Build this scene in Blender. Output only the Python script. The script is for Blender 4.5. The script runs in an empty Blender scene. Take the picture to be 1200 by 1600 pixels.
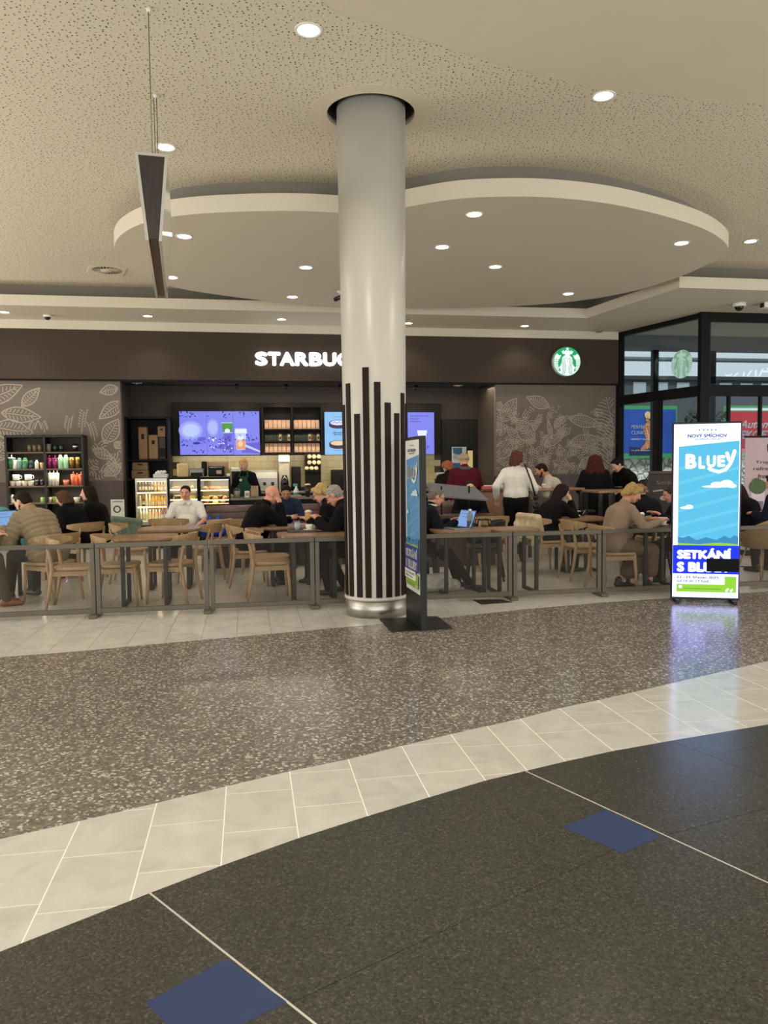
import bpy, bmesh, math, random
import numpy as np
from mathutils import Matrix, Vector
from math import sin, cos, pi, radians as R

SC = bpy.context.scene
COL = SC.collection
random.seed(7)

# ------------------------------------------------------------------ camera
FPX, W, H = 1200.0, 1200, 1600
CAM_Z, PITCH, ROLL = 1.48, math.atan(73 / 1200.0), math.atan(0.0108)
_R0, _U0, _F0 = Vector((1, 0, 0)), Vector((0, sin(PITCH), cos(PITCH))), Vector((0, cos(PITCH), -sin(PITCH)))
CR = _R0 * cos(ROLL) - _U0 * sin(ROLL)
CU = _U0 * cos(ROLL) + _R0 * sin(ROLL)
cam_data = bpy.data.cameras.new('camera')
cam = bpy.data.objects.new('camera', cam_data)
COL.objects.link(cam)
cam_data.sensor_fit = 'VERTICAL'
cam_data.sensor_height = 36.0
cam_data.lens = FPX / H * 36.0
cam_data.clip_end = 300
mw = Matrix.Identity(4)
for i in range(3):
    mw[i][0], mw[i][1], mw[i][2] = CR[i], CU[i], -_F0[i]
mw[2][3] = CAM_Z
cam.matrix_world = mw
SC.camera = cam

# ------------------------------------------------------------------ world, exposure, big lights
SC.view_settings.view_transform = 'Standard'
SC.view_settings.look = 'None'
SC.view_settings.exposure = -0.10
SC.view_settings.gamma = 1.0
SC.view_settings.use_curve_mapping = False
world = bpy.data.worlds.new('overcast_daylight')
SC.world = world
world.use_nodes = True
bg = world.node_tree.nodes['Background']
bg.inputs['Color'].default_value = (0.60, 0.70, 0.76, 1)
bg.inputs['Strength'].default_value = 1.15
WARM = (1.0, 0.90, 0.77)


def area(name, loc, size, power, color=WARM, rot=(0, 0, 0), sy=None):
    l = bpy.data.lights.new(name, 'AREA')
    l.energy, l.color, l.size = power, color, size
    if sy:
        l.shape = 'RECTANGLE'
        l.size_y = sy
    o = bpy.data.objects.new(name, l)
    COL.objects.link(o)
    o.location, o.rotation_euler = loc, rot
    return o


sun_d = bpy.data.lights.new('hazy_sun', 'SUN')
sun_d.energy, sun_d.angle, sun_d.color = 2.2, R(12), (0.97, 0.98, 1.0)
sun = bpy.data.objects.new('hazy_sun', sun_d)
COL.objects.link(sun)
sun.rotation_euler = (R(42), 0, R(-12))      # high behind the building, it only reaches the street


# rows of ceiling lamps of the hall behind and beside the camera, and low upward fills added to brighten ceiling and canopy
area('hall_lamps', (0.0, -3.5, 4.7), 12, 520, (1.0, 0.95, 0.88), sy=5)
area('hall_lamps', (7.5, 4.0, 4.75), 3, 130, (1.0, 0.95, 0.88), sy=3)
area('hall_lamps', (-7.5, 5.5, 4.75), 3, 170, (1.0, 0.95, 0.88), sy=4)
area('rear_ceiling_fill', (0.0, -8.0, 1.2), 16, 1300, (1.0, 0.95, 0.88), rot=(R(150), 0, 0), sy=3.4)
area('side_ceiling_fill', (-11.5, 4.0, 1.2), 9, 750, (1.0, 0.95, 0.88), rot=(R(150), 0, R(-90)), sy=3.2)
area('side_ceiling_fill', (11.5, 0.0, 1.2), 8, 600, (1.0, 0.95, 0.88), rot=(R(150), 0, R(90)), sy=3.2)
area('side_ceiling_fill', (-11.5, 10.5, 1.2), 6, 300, (1.0, 0.95, 0.88), rot=(R(150), 0, R(-90)), sy=2.6)
area('side_ceiling_fill', (11.5, 8.0, 1.2), 6, 240, (1.0, 0.95, 0.88), rot=(R(150), 0, R(90)), sy=2.6)
area('store_lamps', (-1.0, 16.9, 3.2), 7.0, 60, (1.0, 0.84, 0.62), rot=(0, 0, R(10)), sy=0.5)
area('backsplash_fill', (-1.9, 16.85, 1.75), 5.0, 26, (1.0, 0.84, 0.58), rot=(R(35), 0, R(10)), sy=0.1)  # unseen warm area light added to brighten the backsplash

# ------------------------------------------------------------------ pixel -> world
def ray(px, py):
    return _F0 + CR * ((px - 600) / FPX) + CU * ((800 - py) / FPX)


def at_z(px, py, z=0.0):
    d = ray(px, py)
    k = (z - CAM_Z) / d.z
    return Vector((d.x * k, d.y * k, z))


def at_y(px, py, y):
    d = ray(px, py)
    k = y / d.y
    return Vector((d.x * k, y, CAM_Z + d.z * k))


ANG = R(10)
E1, E2 = Vector((cos(ANG), sin(ANG), 0)), Vector((-sin(ANG), cos(ANG), 0))


def st(px, py, t):
    """pixel on the vertical plane at store depth t -> (s, z)"""
    d = ray(px, py)
    k = t / (d.x * E2.x + d.y * E2.y)
    return (d.x * E1.x + d.y * E1.y) * k, CAM_Z + d.z * k


def S(s, t, z=0.0):
    return Vector((E1.x * s + E2.x * t, E1.y * s + E2.y * t, z))


def to_st(p):
    return p.x * E1.x + p.y * E1.y, p.x * E2.x + p.y * E2.y


# ------------------------------------------------------------------ materials
def lin(c):
    return tuple(((x / 12.92) if x <= 0.04045 else ((x + 0.055) / 1.055) ** 2.4) for x in c)


def C(h):
    return lin(tuple(int(h[i:i + 2], 16) / 255 for i in (0, 2, 4)))


MATS = {}


def M(name, hexcol='808080', rough=0.5, metal=0.0, var=0.10, scale=14.0, bump=0.0, emit=0.0, spec=None, alpha=1.0, trans=0.0, coat=0.0):
    if name in MATS:
        return MATS[name]
    m = bpy.data.materials.new(name)
    MATS[name] = m
    m.use_nodes = True
    nt = m.node_tree
    b = nt.nodes['Principled BSDF']
    col = C(hexcol)
    b.inputs['Roughness'].default_value = rough
    b.inputs['Metallic'].default_value = metal
    if spec is not None:
        b.inputs['Specular IOR Level'].default_value = spec
    if coat:
        b.inputs['Coat Weight'].default_value = coat
        b.inputs['Coat Roughness'].default_value = 0.08
    if trans:
        b.inputs['Transmission Weight'].default_value = trans
    tc = nt.nodes.new('ShaderNodeTexCoord')
    nz = nt.nodes.new('ShaderNodeTexNoise')
    nz.inputs['Scale'].default_value = scale
    nz.inputs['Detail'].default_value = 3
    nt.links.new(tc.outputs['Object'], nz.inputs['Vector'])
    rp = nt.nodes.new('ShaderNodeValToRGB')
    rp.color_ramp.elements[0].position, rp.color_ramp.elements[1].position = 0.3, 0.7
    rp.color_ramp.elements[0].color = (*[c * (1 - var) for c in col], 1)
    rp.color_ramp.elements[1].color = (*[min(1, c * (1 + var)) for c in col], 1)
    nt.links.new(nz.outputs['Fac'], rp.inputs['Fac'])
    nt.links.new(rp.outputs['Color'], b.inputs['Base Color'])
    if bump:
        bp = nt.nodes.new('ShaderNodeBump')
        bp.inputs['Strength'].default_value = bump
        bp.inputs['Distance'].default_value = 0.01
        nt.links.new(nz.outputs['Fac'], bp.inputs['Height'])
        nt.links.new(bp.outputs['Normal'], b.inputs['Normal'])
    if emit:
        nt.links.new(rp.outputs['Color'], b.inputs['Emission Color'])
        b.inputs['Emission Strength'].default_value = emit
    return m


def EM(name, hexcol, strength=1.0):
    """a surface that gives off light: screen ink, lamp lens"""
    if name in MATS:
        return MATS[name]
    m = bpy.data.materials.new(name)
    MATS[name] = m
    m.use_nodes = True
    nt = m.node_tree
    b = nt.nodes['Principled BSDF']
    b.inputs['Base Color'].default_value = (0.02, 0.02, 0.02, 1)
    b.inputs['Roughness'].default_value = 0.6
    b.inputs['Specular IOR Level'].default_value = 0.1
    b.inputs['Emission Color'].default_value = (*C(hexcol), 1)
    b.inputs['Emission Strength'].default_value = strength
    return m


def wood(name, hexa, hexb, rough=0.45, sx=1.0, sy=10.0, sz=10.0):
    if name in MATS:
        return MATS[name]
    m = bpy.data.materials.new(name)
    MATS[name] = m
    m.use_nodes = True
    nt = m.node_tree
    b = nt.nodes['Principled BSDF']
    b.inputs['Roughness'].default_value = rough
    tc = nt.nodes.new('ShaderNodeTexCoord')
    mp = nt.nodes.new('ShaderNodeMapping')
    mp.inputs['Scale'].default_value = (sx, sy, sz)
    nz = nt.nodes.new('ShaderNodeTexNoise')
    nz.inputs['Scale'].default_value = 5
    nz.inputs['Detail'].default_value = 6
    rp = nt.nodes.new('ShaderNodeValToRGB')
    rp.color_ramp.elements[0].position, rp.color_ramp.elements[1].position = 0.3, 0.7
    rp.color_ramp.elements[0].color = (*C(hexa), 1)
    rp.color_ramp.elements[1].color = (*C(hexb), 1)
    nt.links.new(tc.outputs['Object'], mp.inputs['Vector'])
    nt.links.new(mp.outputs['Vector'], nz.inputs['Vector'])
    nt.links.new(nz.outputs['Fac'], rp.inputs['Fac'])
    nt.links.new(rp.outputs['Color'], b.inputs['Base Color'])
    return m


# ------------------------------------------------------------------ mesh builder
class MB:
    def __init__(s):
        s.v, s.f, s.m, s.sm = [], [], [], []
        s.T = None

    def add(s, vs, fs, mi=0, sm=False):
        o = len(s.v)
        if s.T is not None:
            vs = [s.T @ Vector(v) for v in vs]
        s.v += [tuple(v) for v in vs]
        for f in fs:
            s.f.append(tuple(i + o for i in f))
            s.m.append(mi)
            s.sm.append(sm)
        return s

    def box(s, x0, x1, y0, y1, z0, z1, mi=0):
        vs = [(x, y, z) for z in (z0, z1) for y in (y0, y1) for x in (x0, x1)]
        return s.add(vs, [(0, 2, 3, 1), (4, 5, 7, 6), (0, 1, 5, 4), (2, 6, 7, 3), (0, 4, 6, 2), (1, 3, 7, 5)], mi)

    def cbox(s, x0, x1, y0, y1, z0, z1, b=0.006, mi=0):
        """box with chamfered edges"""
        X, Y, Z = (x0, x1), (y0, y1), (z0, z1)
        sg = (1, -1)
        vs, idx = [], {}
        for i in (0, 1):
            for j in (0, 1):
                for k in (0, 1):
                    for a in range(3):
                        p = [X[i] + sg[i] * b, Y[j] + sg[j] * b, Z[k] + sg[k] * b]
                        p[a] = (X[i], Y[j], Z[k])[a]
                        idx[(i, j, k, a)] = len(vs)
                        vs.append(p)
        fs = []
        for a in range(3):
            o = [q for q in range(3) if q != a]
            for e in (0, 1):
                cyc = [(0, 0), (1, 0), (1, 1), (0, 1)]
                ff = []
                for c in cyc:
                    t = [0, 0, 0]
                    t[a], t[o[0]], t[o[1]] = e, c[0], c[1]
                    ff.append(idx[(*t, a)])
                fs.append(ff)
        for a in range(3):
            o = [q for q in range(3) if q != a]
            for u in (0, 1):
                for w in (0, 1):
                    ff = []
                    for e, ax in ((0, o[0]), (1, o[0]), (1, o[1]), (0, o[1])):
                        t = [0, 0, 0]
                        t[a], t[o[0]], t[o[1]] = e, u, w
                        ff.append(idx[(*t, ax)])
                    fs.append(ff)
        for i in (0, 1):
            for j in (0, 1):
                for k in (0, 1):
                    fs.append([idx[(i, j, k, a)] for a in range(3)])
        c = Vector(((x0 + x1) / 2, (y0 + y1) / 2, (z0 + z1) / 2))
        out = []
        for f in fs:
            p = [Vector(vs[q]) for q in f]
            n = (p[1] - p[0]).cross(p[2] - p[0])
            if n.dot(sum(p, Vector()) / len(p) - c) < 0:
                f = f[::-1]
            out.append(tuple(f))
        return s.add(vs, out, mi)

    def tube(s, pts, rad, n=8, mi=0, cap=True, sm=True, flat=None):
        pts = [Vector(p) for p in pts]
        if not hasattr(rad, '__len__'):
            rad = [rad] * len(pts)
        vs, fs = [], []
        t = (pts[1] - pts[0]).normalized()
        a = t.orthogonal().normalized() if flat is None else (Vector(flat) - t * t.dot(Vector(flat))).normalized()
        for i, p in enumerate(pts):
            d = (pts[min(i + 1, len(pts) - 1)] - pts[max(i - 1, 0)]).normalized()
            a = (a - d * a.dot(d)).normalized()
            b = d.cross(a)
            for k in range(n):
                an = 2 * pi * (k + 0.5) / n
                vs.append(p + (a * cos(an) + b * sin(an)) * rad[i])
        for i in range(len(pts) - 1):
            for k in range(n):
                fs.append((i * n + k, i * n + (k + 1) % n, (i + 1) * n + (k + 1) % n, (i + 1) * n + k))
        s.add(vs, fs, mi, sm)
        if cap:
            o = len(s.v) - len(vs)
            s.f += [tuple(o + k for k in range(n))[::-1], tuple(o + (len(pts) - 1) * n + k for k in range(n))]
            s.m += [mi, mi]
            s.sm += [False, False]
        return s

    def bar(s, p, q, w, h=None, mi=0, up=(0, 0, 1)):
        """rectangular bar from p to q, w across, h along up"""
        p, q = Vector(p), Vector(q)
        h = w if h is None else h
        d = (q - p).normalized()
        u = Vector(up) - d * d.dot(Vector(up))
        if u.length < 1e-4:
            u = Vector((0, 1, 0)) - d * d.y
        u.normalize()
        r = d.cross(u)
        vs = [e + r * (a * w / 2) + u * (b * h / 2) for e in (p, q) for a, b in ((-1, -1), (1, -1), (1, 1), (-1, 1))]
        return s.add(vs, [(0, 1, 2, 3)[::-1], (4, 5, 6, 7), (0, 1, 5, 4), (1, 2, 6, 5), (2, 3, 7, 6), (3, 0, 4, 7)], mi)

    def lathe(s, prof, n=16, c=(0, 0, 0), mi=0, sm=True, cap=True):
        vs, fs = [], []
        for r, z in prof:
            for k in range(n):
                a = 2 * pi * k / n
                vs.append((c[0] + r * cos(a), c[1] + r * sin(a), c[2] + z))
        for i in range(len(prof) - 1):
            for k in range(n):
                fs.append((i * n + k, i * n + (k + 1) % n, (i + 1) * n + (k + 1) % n, (i + 1) * n + k))
        s.add(vs, fs, mi, sm)
        if cap:
            o = len(s.v) - len(vs)
            if prof[0][0] > 1e-5:
                s.f.append(tuple(o + k for k in range(n))[::-1]); s.m.append(mi); s.sm.append(False)
            if prof[-1][0] > 1e-5:
                s.f.append(tuple(o + (len(prof) - 1) * n + k for k in range(n))); s.m.append(mi); s.sm.append(False)
        return s

    def prism(s, poly, z0, z1, mi=0, mside=None):
        n = len(poly)
        ar = sum(poly[i][0] * poly[(i + 1) % n][1] - poly[(i + 1) % n][0] * poly[i][1] for i in range(n))
        if ar < 0:
            poly = poly[::-1]
        vs = [(p[0], p[1], z0) for p in poly] + [(p[0], p[1], z1) for p in poly]
        s.add(vs, [tuple(range(n))[::-1], tuple(range(n, 2 * n))], mi)
        o = len(s.v) - 2 * n
        for i in range(n):
            j = (i + 1) % n
            s.f.append((o + i, o + j, o + n + j, o + n + i)); s.m.append(mi if mside is None else mside); s.sm.append(False)
        return s

    def sph(s, c, r, n=12, m=8, mi=0, Rm=None):
        r = (r, r, r) if not hasattr(r, '__len__') else r
        vs, fs = [], []
        for i in range(1, m):
            th = pi * i / m
            for k in range(n):
                ph = 2 * pi * k / n
                vs.append(Vector((r[0] * sin(th) * cos(ph), r[1] * sin(th) * sin(ph), r[2] * cos(th))))
        vs += [Vector((0, 0, r[2])), Vector((0, 0, -r[2]))]
        for i in range(m - 2):
            for k in range(n):
                fs.append((i * n + k, (i + 1) * n + k, (i + 1) * n + (k + 1) % n, i * n + (k + 1) % n))
        t, b = len(vs) - 2, len(vs) - 1
        for k in range(n):
            fs.append((t, k, (k + 1) % n))
            fs.append((b, (m - 2) * n + (k + 1) % n, (m - 2) * n + k))
        c = Vector(c)
        vs = [c + (Rm @ v if Rm is not None else v) for v in vs]
        return s.add(vs, fs, mi, True)

    def mesh(s, name, mats):
        me = bpy.data.meshes.new(name)
        me.from_pydata(s.v, [], s.f)
        for m in (mats if isinstance(mats, (list, tuple)) else [mats]):
            me.materials.append(m)
        me.polygons.foreach_set('material_index', s.m)
        me.polygons.foreach_set('use_smooth', s.sm)
        me.update()
        return me

    def build(s, name, mats, parent=None, loc=None, rot=None):
        o = bpy.data.objects.new(name, s.mesh(name, mats))
        COL.objects.link(o)
        if parent:
            o.parent = parent
        if loc is not None:
            o.location = loc
        if rot is not None:
            o.rotation_euler = rot
        return o


def tag(o, label=None, cat=None, group=None, kind=None):
    for k, v in (('label', label), ('category', cat), ('group', group), ('kind', kind)):
        if v:
            o[k] = v
    return o


def thing(name, label, cat, loc=(0, 0, 0), rz=0.0, group=None, kind=None):
    o = bpy.data.objects.new(name, None)
    o.empty_display_size = 0.1
    COL.objects.link(o)
    o.location = loc
    o.rotation_euler = (0, 0, rz)
    return tag(o, label, cat, group, kind)


def copy_tree(o, parent=None):
    c = o.copy()
    COL.objects.link(c)
    if parent:
        c.parent = parent
    for ch in list(o.children):
        copy_tree(ch, c)
    return c


def dup(root, loc, rz, label=None, group=None):
    c = copy_tree(root)
    c.location, c.rotation_euler = loc, (0, 0, rz)
    if label:
        c['label'] = label
    if group:
        c['group'] = group
    return c


def catmull(pts, k=6, closed=False):
    pts = [Vector(p) for p in pts]
    n = len(pts)
    out = []
    for i in range(n if closed else n - 1):
        g = (lambda j: pts[j % n]) if closed else (lambda j: pts[max(0, min(n - 1, j))])
        p0, p1, p2, p3 = g(i - 1), g(i), g(i + 1), g(i + 2)
        for q in range(k):
            t = q / k
            out.append(0.5 * ((2 * p1) + (p2 - p0) * t + (2 * p0 - 5 * p1 + 4 * p2 - p3) * t * t + (3 * p1 - p0 - 3 * p2 + p3) * t ** 3))
    if not closed:
        out.append(pts[-1])
    return out


def clip(poly, n, d):
    """keep the part of a 2D polygon with n.p <= d"""
    out = []
    L = len(poly)
    for i in range(L):
        a, b = poly[i], poly[(i + 1) % L]
        da, db = n[0] * a[0] + n[1] * a[1] - d, n[0] * b[0] + n[1] * b[1] - d
        if da <= 0:
            out.append(a)
        if (da < 0 < db) or (db < 0 < da):
            k = da / (da - db)
            out.append((a[0] + (b[0] - a[0]) * k, a[1] + (b[1] - a[1]) * k))
    return out


def parea(p):
    return abs(sum(p[i][0] * p[(i + 1) % len(p)][1] - p[(i + 1) % len(p)][0] * p[i][1] for i in range(len(p)))) / 2


# ------------------------------------------------------------------ flat art: layers of ink on a sign (x right, y up, z toward the viewer)
_FONT = {}


def text_geo(txt, bold=0.0):
    """glyph outlines as (points, faces); bold stacks shifted copies of the outline"""
    key = (txt, bold)
    if key not in _FONT:
        if bold:
            v0, f0 = text_geo(txt)
            vs, fs = list(v0), list(f0)
            for k in range(8):
                dx, dy = bold * cos(k * pi / 4), bold * sin(k * pi / 4)
                n = len(vs)
                vs += [(x + dx, y + dy) for x, y in v0]
                fs += [tuple(i + n for i in f) for f in f0]
            _FONT[key] = (vs, fs)
            return _FONT[key]
        cu = bpy.data.curves.new('txt', 'FONT')
        cu.body = txt
        cu.resolution_u = 3
        o = bpy.data.objects.new('txt', cu)
        COL.objects.link(o)
        dg = bpy.context.evaluated_depsgraph_get()
        me = bpy.data.meshes.new_from_object(o.evaluated_get(dg))
        vs = [(v.co.x, v.co.y) for v in me.vertices]
        fs = [tuple(p.vertices) for p in me.polygons]
        bpy.data.objects.remove(o)
        bpy.data.curves.remove(cu)
        bpy.data.meshes.remove(me)
        _FONT[key] = (vs, fs)
    return _FONT[key]


class Art(MB):
    """ink shapes in the XZ plane facing -Y (so that a sign at rotation 0 faces the camera)"""
    def __init__(s, step=0.0006):
        super().__init__()
        s.k, s.step = 0, step

    def _put(s, pts, faces, mi):
        s.k += 1
        y = -s.k * s.step
        return s.add([(p[0], y, p[1]) for p in pts], faces, mi)

    def poly(s, pts, mi):
        n = len(pts)
        ar = sum(pts[i][0] * pts[(i + 1) % n][1] - pts[(i + 1) % n][0] * pts[i][1] for i in range(n))
        return s._put(pts, [tuple(range(n)) if ar > 0 else tuple(range(n))[::-1]], mi)

    def rect(s, x0, x1, z0, z1, mi):
        return s.poly([(x0, z0), (x1, z0), (x1, z1), (x0, z1)], mi)

    def ell(s, cx, cz, rx, rz, mi, n=24, a0=0.0, a1=2 * pi, rot=0.0):
        full = abs(a1 - a0 - 2 * pi) < 1e-6
        pts = []
        for i in range(n if full else n + 1):
            a = a0 + (a1 - a0) * i / n
            x, z = rx * cos(a), rz * sin(a)
            pts.append((cx + x * cos(rot) - z * sin(rot), cz + x * sin(rot) + z * cos(rot)))
        return s.poly(pts, mi)

    def stroke(s, pts, w, mi, taper=False):
        P = [Vector((p[0], p[1])) for p in pts]
        n = len(P)
        L, Rr = [], []
        for i in range(n):
            d = P[min(i + 1, n - 1)] - P[max(i - 1, 0)]
            if d.length < 1e-9:
                d = Vector((1, 0))
            d.normalize()
            nn = Vector((-d.y, d.x))
            ww = w / 2 * (1 if not taper else max(0.25, sin(pi * (i + 0.5) / n)))
            L.append(P[i] + nn * ww)
            Rr.append(P[i] - nn * ww)
        vs = L + Rr
        return s._put([(v.x, v.y) for v in vs], [(i + n, i + 1 + n, i + 1, i) for i in range(n - 1)], mi)

    def text(s, txt, x0, z0, x1, z1, mi, bold=0.0, shear=0.0):
        """letters stretched into the box x0..x1, z0..z1"""
        vs, fs = text_geo(txt, bold)
        if not vs:
            return s
        ax, bx = min(v[0] for v in vs), max(v[0] for v in vs)
        az, bz = min(v[1] for v in vs), max(v[1] for v in vs)
        pts = [(x0 + (v[0] - ax) / (bx - ax) * (x1 - x0) + shear * (v[1] - az), z0 + (v[1] - az) / (bz - az) * (z1 - z0)) for v in vs]
        f = fs[0]
        ar = sum(pts[f[i]][0] * pts[f[(i + 1) % len(f)]][1] - pts[f[(i + 1) % len(f)]][0] * pts[f[i]][1] for i in range(len(f)))
        return s._put(pts, fs if ar > 0 else [q[::-1] for q in fs], mi)
# ================================================================== THE SHELL
CEIL, SOF, CAN = 4.87, 4.42, 4.43
T_FAS, T_MUR, T_IN = 16.35, 16.47, 17.85

# ---- floor materials
def stone(name, h0, h1, h2, scale, rough, vein=False, chips=False):
    m = bpy.data.materials.new(name)
    MATS[name] = m
    m.use_nodes = True
    nt = m.node_tree
    b = nt.nodes['Principled BSDF']
    b.inputs['Roughness'].default_value = rough
    tc = nt.nodes.new('ShaderNodeTexCoord')
    oi = nt.nodes.new('ShaderNodeObjectInfo')
    ad = nt.nodes.new('ShaderNodeVectorMath'); ad.operation = 'MULTIPLY_ADD'
    ad.inputs[1].default_value = (7.0, 7.0, 7.0)
    cx = nt.nodes.new('ShaderNodeCombineXYZ')
    nt.links.new(oi.outputs['Random'], cx.inputs[0])
    nt.links.new(oi.outputs['Random'], cx.inputs[2])
    nt.links.new(cx.outputs[0], ad.inputs[0])
    nt.links.new(tc.outputs['Object'], ad.inputs[2])
    nz = nt.nodes.new('ShaderNodeTexNoise')
    nz.inputs['Scale'].default_value = scale
    nz.inputs['Detail'].default_value = 8 if vein else 4
    if vein:
        nz.inputs['Distortion'].default_value = 1.2
        nz.inputs['Roughness'].default_value = 0.6
    nt.links.new(ad.outputs[0], nz.inputs['Vector'])
    rp = nt.nodes.new('ShaderNodeValToRGB')
    e = rp.color_ramp.elements
    e[0].position, e[1].position = 0.32, 0.68
    e[0].color, e[1].color = (*C(h0), 1), (*C(h2), 1)
    q = e.new(0.5); q.color = (*C(h1), 1)
    nt.links.new(nz.outputs['Fac'], rp.inputs['Fac'])
    out = rp.outputs['Color']
    if chips:
        vo = nt.nodes.new('ShaderNodeTexVoronoi')
        vo.inputs['Scale'].default_value = chips[0]
        nt.links.new(tc.outputs['Object'], vo.inputs['Vector'])
        se = nt.nodes.new('ShaderNodeSeparateColor')
        nt.links.new(vo.outputs['Color'], se.inputs[0])
        r2 = nt.nodes.new('ShaderNodeValToRGB')
        r2.color_ramp.interpolation = 'CONSTANT'
        ee = r2.color_ramp.elements
        cols = chips[1]
        ee[0].position, ee[0].color = 0.0, (*C(cols[0][1]), 1)
        ee[1].position, ee[1].color = cols[1][0], (*C(cols[1][1]), 1)
        for p_, c_ in cols[2:]:
            x = ee.new(p_); x.color = (*C(c_), 1)
        nt.links.new(se.outputs[0], r2.inputs['Fac'])
        mx = nt.nodes.new('ShaderNodeMix'); mx.data_type = 'RGBA'
        mx.inputs[0].default_value = chips[2]
        nt.links.new(rp.outputs['Color'], mx.inputs[6])
        nt.links.new(r2.outputs['Color'], mx.inputs[7])
        out = mx.outputs[2]
    nt.links.new(out, b.inputs['Base Color'])
    return m


marble = stone('pale_marble', 'b7b4ab', 'c3c0b7', 'cbc8bf', 4.0, 0.14, vein=True)
marble2 = stone('grey_cafe_tile', 'a9a498', 'b6b1a5', 'c0bbaf', 3.0, 0.28, vein=True)
granite = stone('dark_granite', '2a2926', '35342f', '44423d', 60, 0.26, chips=(150, [(0, '2c2b27'), (0.35, '3c3b36'), (0.7, '4a4842'), (0.93, '605d55')], 0.55))
terrazzo = stone('brown_terrazzo', '6a6055', '756a5e', '83786b', 12, 0.20, chips=(75, [(0, '6c655d'), (0.35, '7e776e'), (0.62, '575049'), (0.80, 'aaa499'), (0.92, 'd4cfc4')], 0.75))
grout = M('pale_grout', 'f0ede4', 0.7, var=.02)
grout_d = M('dark_grout', '2b2a27', 0.8)
blue_m = M('blue_floor_vinyl', '23375f', 0.42, var=0.04)
strip_m = M('zinc_strip', 'cfcabd', 0.35, 0.3, var=0.03)

floor = thing('floor', None, None, (0, 0, 0), ANG, kind='structure')   # local axes: s along the shop front, t towards it


def fs2(px, py):
    return to_st(at_z(px, py, 0))


def ext(pts, a, b):
    pts = [Vector(p) for p in pts]
    d0, d1 = (pts[0] - pts[1]).normalized(), (pts[-1] - pts[-2]).normalized()
    return [tuple(pts[0] + d0 * a)] + [tuple(p) for p in pts] + [tuple(pts[-1] + d1 * b)]


bA = ext([fs2(*p) for p in [(0, 1487), (120, 1440), (235, 1395), (345, 1353), (465, 1310), (570, 1276.5), (668, 1246.5), (757, 1220), (880, 1190.5), (955, 1174), (1050, 1157), (1200, 1132)]], 1.5, 4)
bB = ext([fs2(*p) for p in [(0, 1311), (125, 1283), (245, 1254.5), (354, 1228.5), (453, 1205), (545, 1186), (628, 1165.5), (705, 1147), (813, 1123), (873, 1107), (934, 1094), (990, 1081.5), (1080, 1060.5), (1200, 1033)]], 2, 4)
bC = ext([fs2(*p) for p in [(0, 1027), (130, 1017), (260, 1004.5), (400, 992.5), (560, 978), (720, 962.5), (820, 952), (940, 941.5), (1030, 935.5)]], 3, 9)

base = MB()
base.box(-16, 18, -3, 19.0, -0.12, -0.006, 0)
base.build('screed', grout_d, floor)


def slabs(polys, name, mat, parent, h=0.006):
    for p in polys:
        if len(p) >= 3 and parea(p) > 2e-4:
            m = MB(); m.prism(p, -h, 0.0, 0)
            m.build(name, mat, parent)


def line(p, q):
    d = Vector(q) - Vector(p)
    n = Vector((-d.y, d.x)).normalized()
    return (n.x, n.y), n.dot(Vector(p))


def split(poly, ln, gap):
    n, d = ln
    return clip(poly, n, d - gap / 2), clip(poly, (-n[0], -n[1]), -d - gap / 2)


# dark granite in front
dark = [tuple(p) for p in bA] + [(9, -2.5), (-7, -2.5)]
L1, L2 = line(fs2(233.2, 1394.8), fs2(492.3, 1599.7)), line(fs2(823.3, 1205.7), fs2(1200, 1379.3))
L3 = line(fs2(1047, 1157), fs2(1177, 1207))
X1, X2, X3 = line(fs2(471, 1560), fs2(555, 1520)), line(fs2(1070, 1297), fs2(1133, 1280)), line(fs2(1030, 1196), fs2(1200, 1162))
a, rest = split(dark, L1, 0.004)
b_, rest2 = split(rest, L2, 0.004)
c_, d_ = split(rest2, L3, 0.003)
pcs = []
for pol, X in ((a, None), (b_, X1), (c_, X2), (d_, X3)):
    pcs += [pol] if X is None else list(split(pol, X, 0.0025))
slabs(pcs, 'granite_slab', granite, floor)
for ln, e in ((L1, dark), (L2, dark)):
    n, d = ln
    st_p = clip(clip(dark, n, d + 0.0035), (-n[0], -n[1]), -d + 0.0035)
    m = MB(); m.prism(st_p, -0.004, 0.0006, 0); m.build('joint_strip', strip_m, floor)
for q in ([(879.5, 1291.8), (946, 1264.5), (1033.5, 1306.5), (972.8, 1333.3)], [(354.7, 1498.4), (227.7, 1567), (300, 1640), (448, 1565.6)]):
    m = MB(); m.prism([fs2(*p) for p in q], -0.002, 0.0008, 0); m.build('blue_tile', blue_m, floor)

# pale marble band
band = [tuple(p) for p in bA] + [tuple(p) for p in bB][::-1]
J = [((125.2, 1282.8), (34, 1471.2)), ((244.8, 1254.8), (204.8, 1402)), ((353.6, 1228.4), (345.6, 1350)), ((452.5, 1204.8), (466.2, 1306.4)), ((544, 1183.2), (573.2, 1273.2)), ((627.6, 1165.6), (670.8, 1244.8)), ((704.8, 1146.8), (758, 1220)), ((760, 1133.2), (824, 1205.2)), ((813, 1123), (883.2, 1190)), ((873.3, 1106.7), (958.3, 1172.7)), ((934.3, 1094.3), (1026.7, 1157.7)), ((990, 1081.7), (1095, 1145))]
sj = [(fs2(*p)[0] + fs2(*q)[0]) / 2 for p, q in J]
sj = [sj[0] - 0.3 * k for k in range(12, 0, -1)] + sj + [sj[-1] + 0.295 * k for k in range(1, 14)]
offs = {11: (50, 1332.6), 12: (161, 1334.6), 13: (278, 1358.4), 14: (404, 1237), 15: (514, 1257), 16: (600, 1215), 17: (690, 1206), 18: (740, 1166), 19: (819, 1164.6), 20: (880, 1143), 21: (955, 1130), 22: (1040, 1108), 23: (1100, 1092)}
GAP = 0.0052
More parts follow.
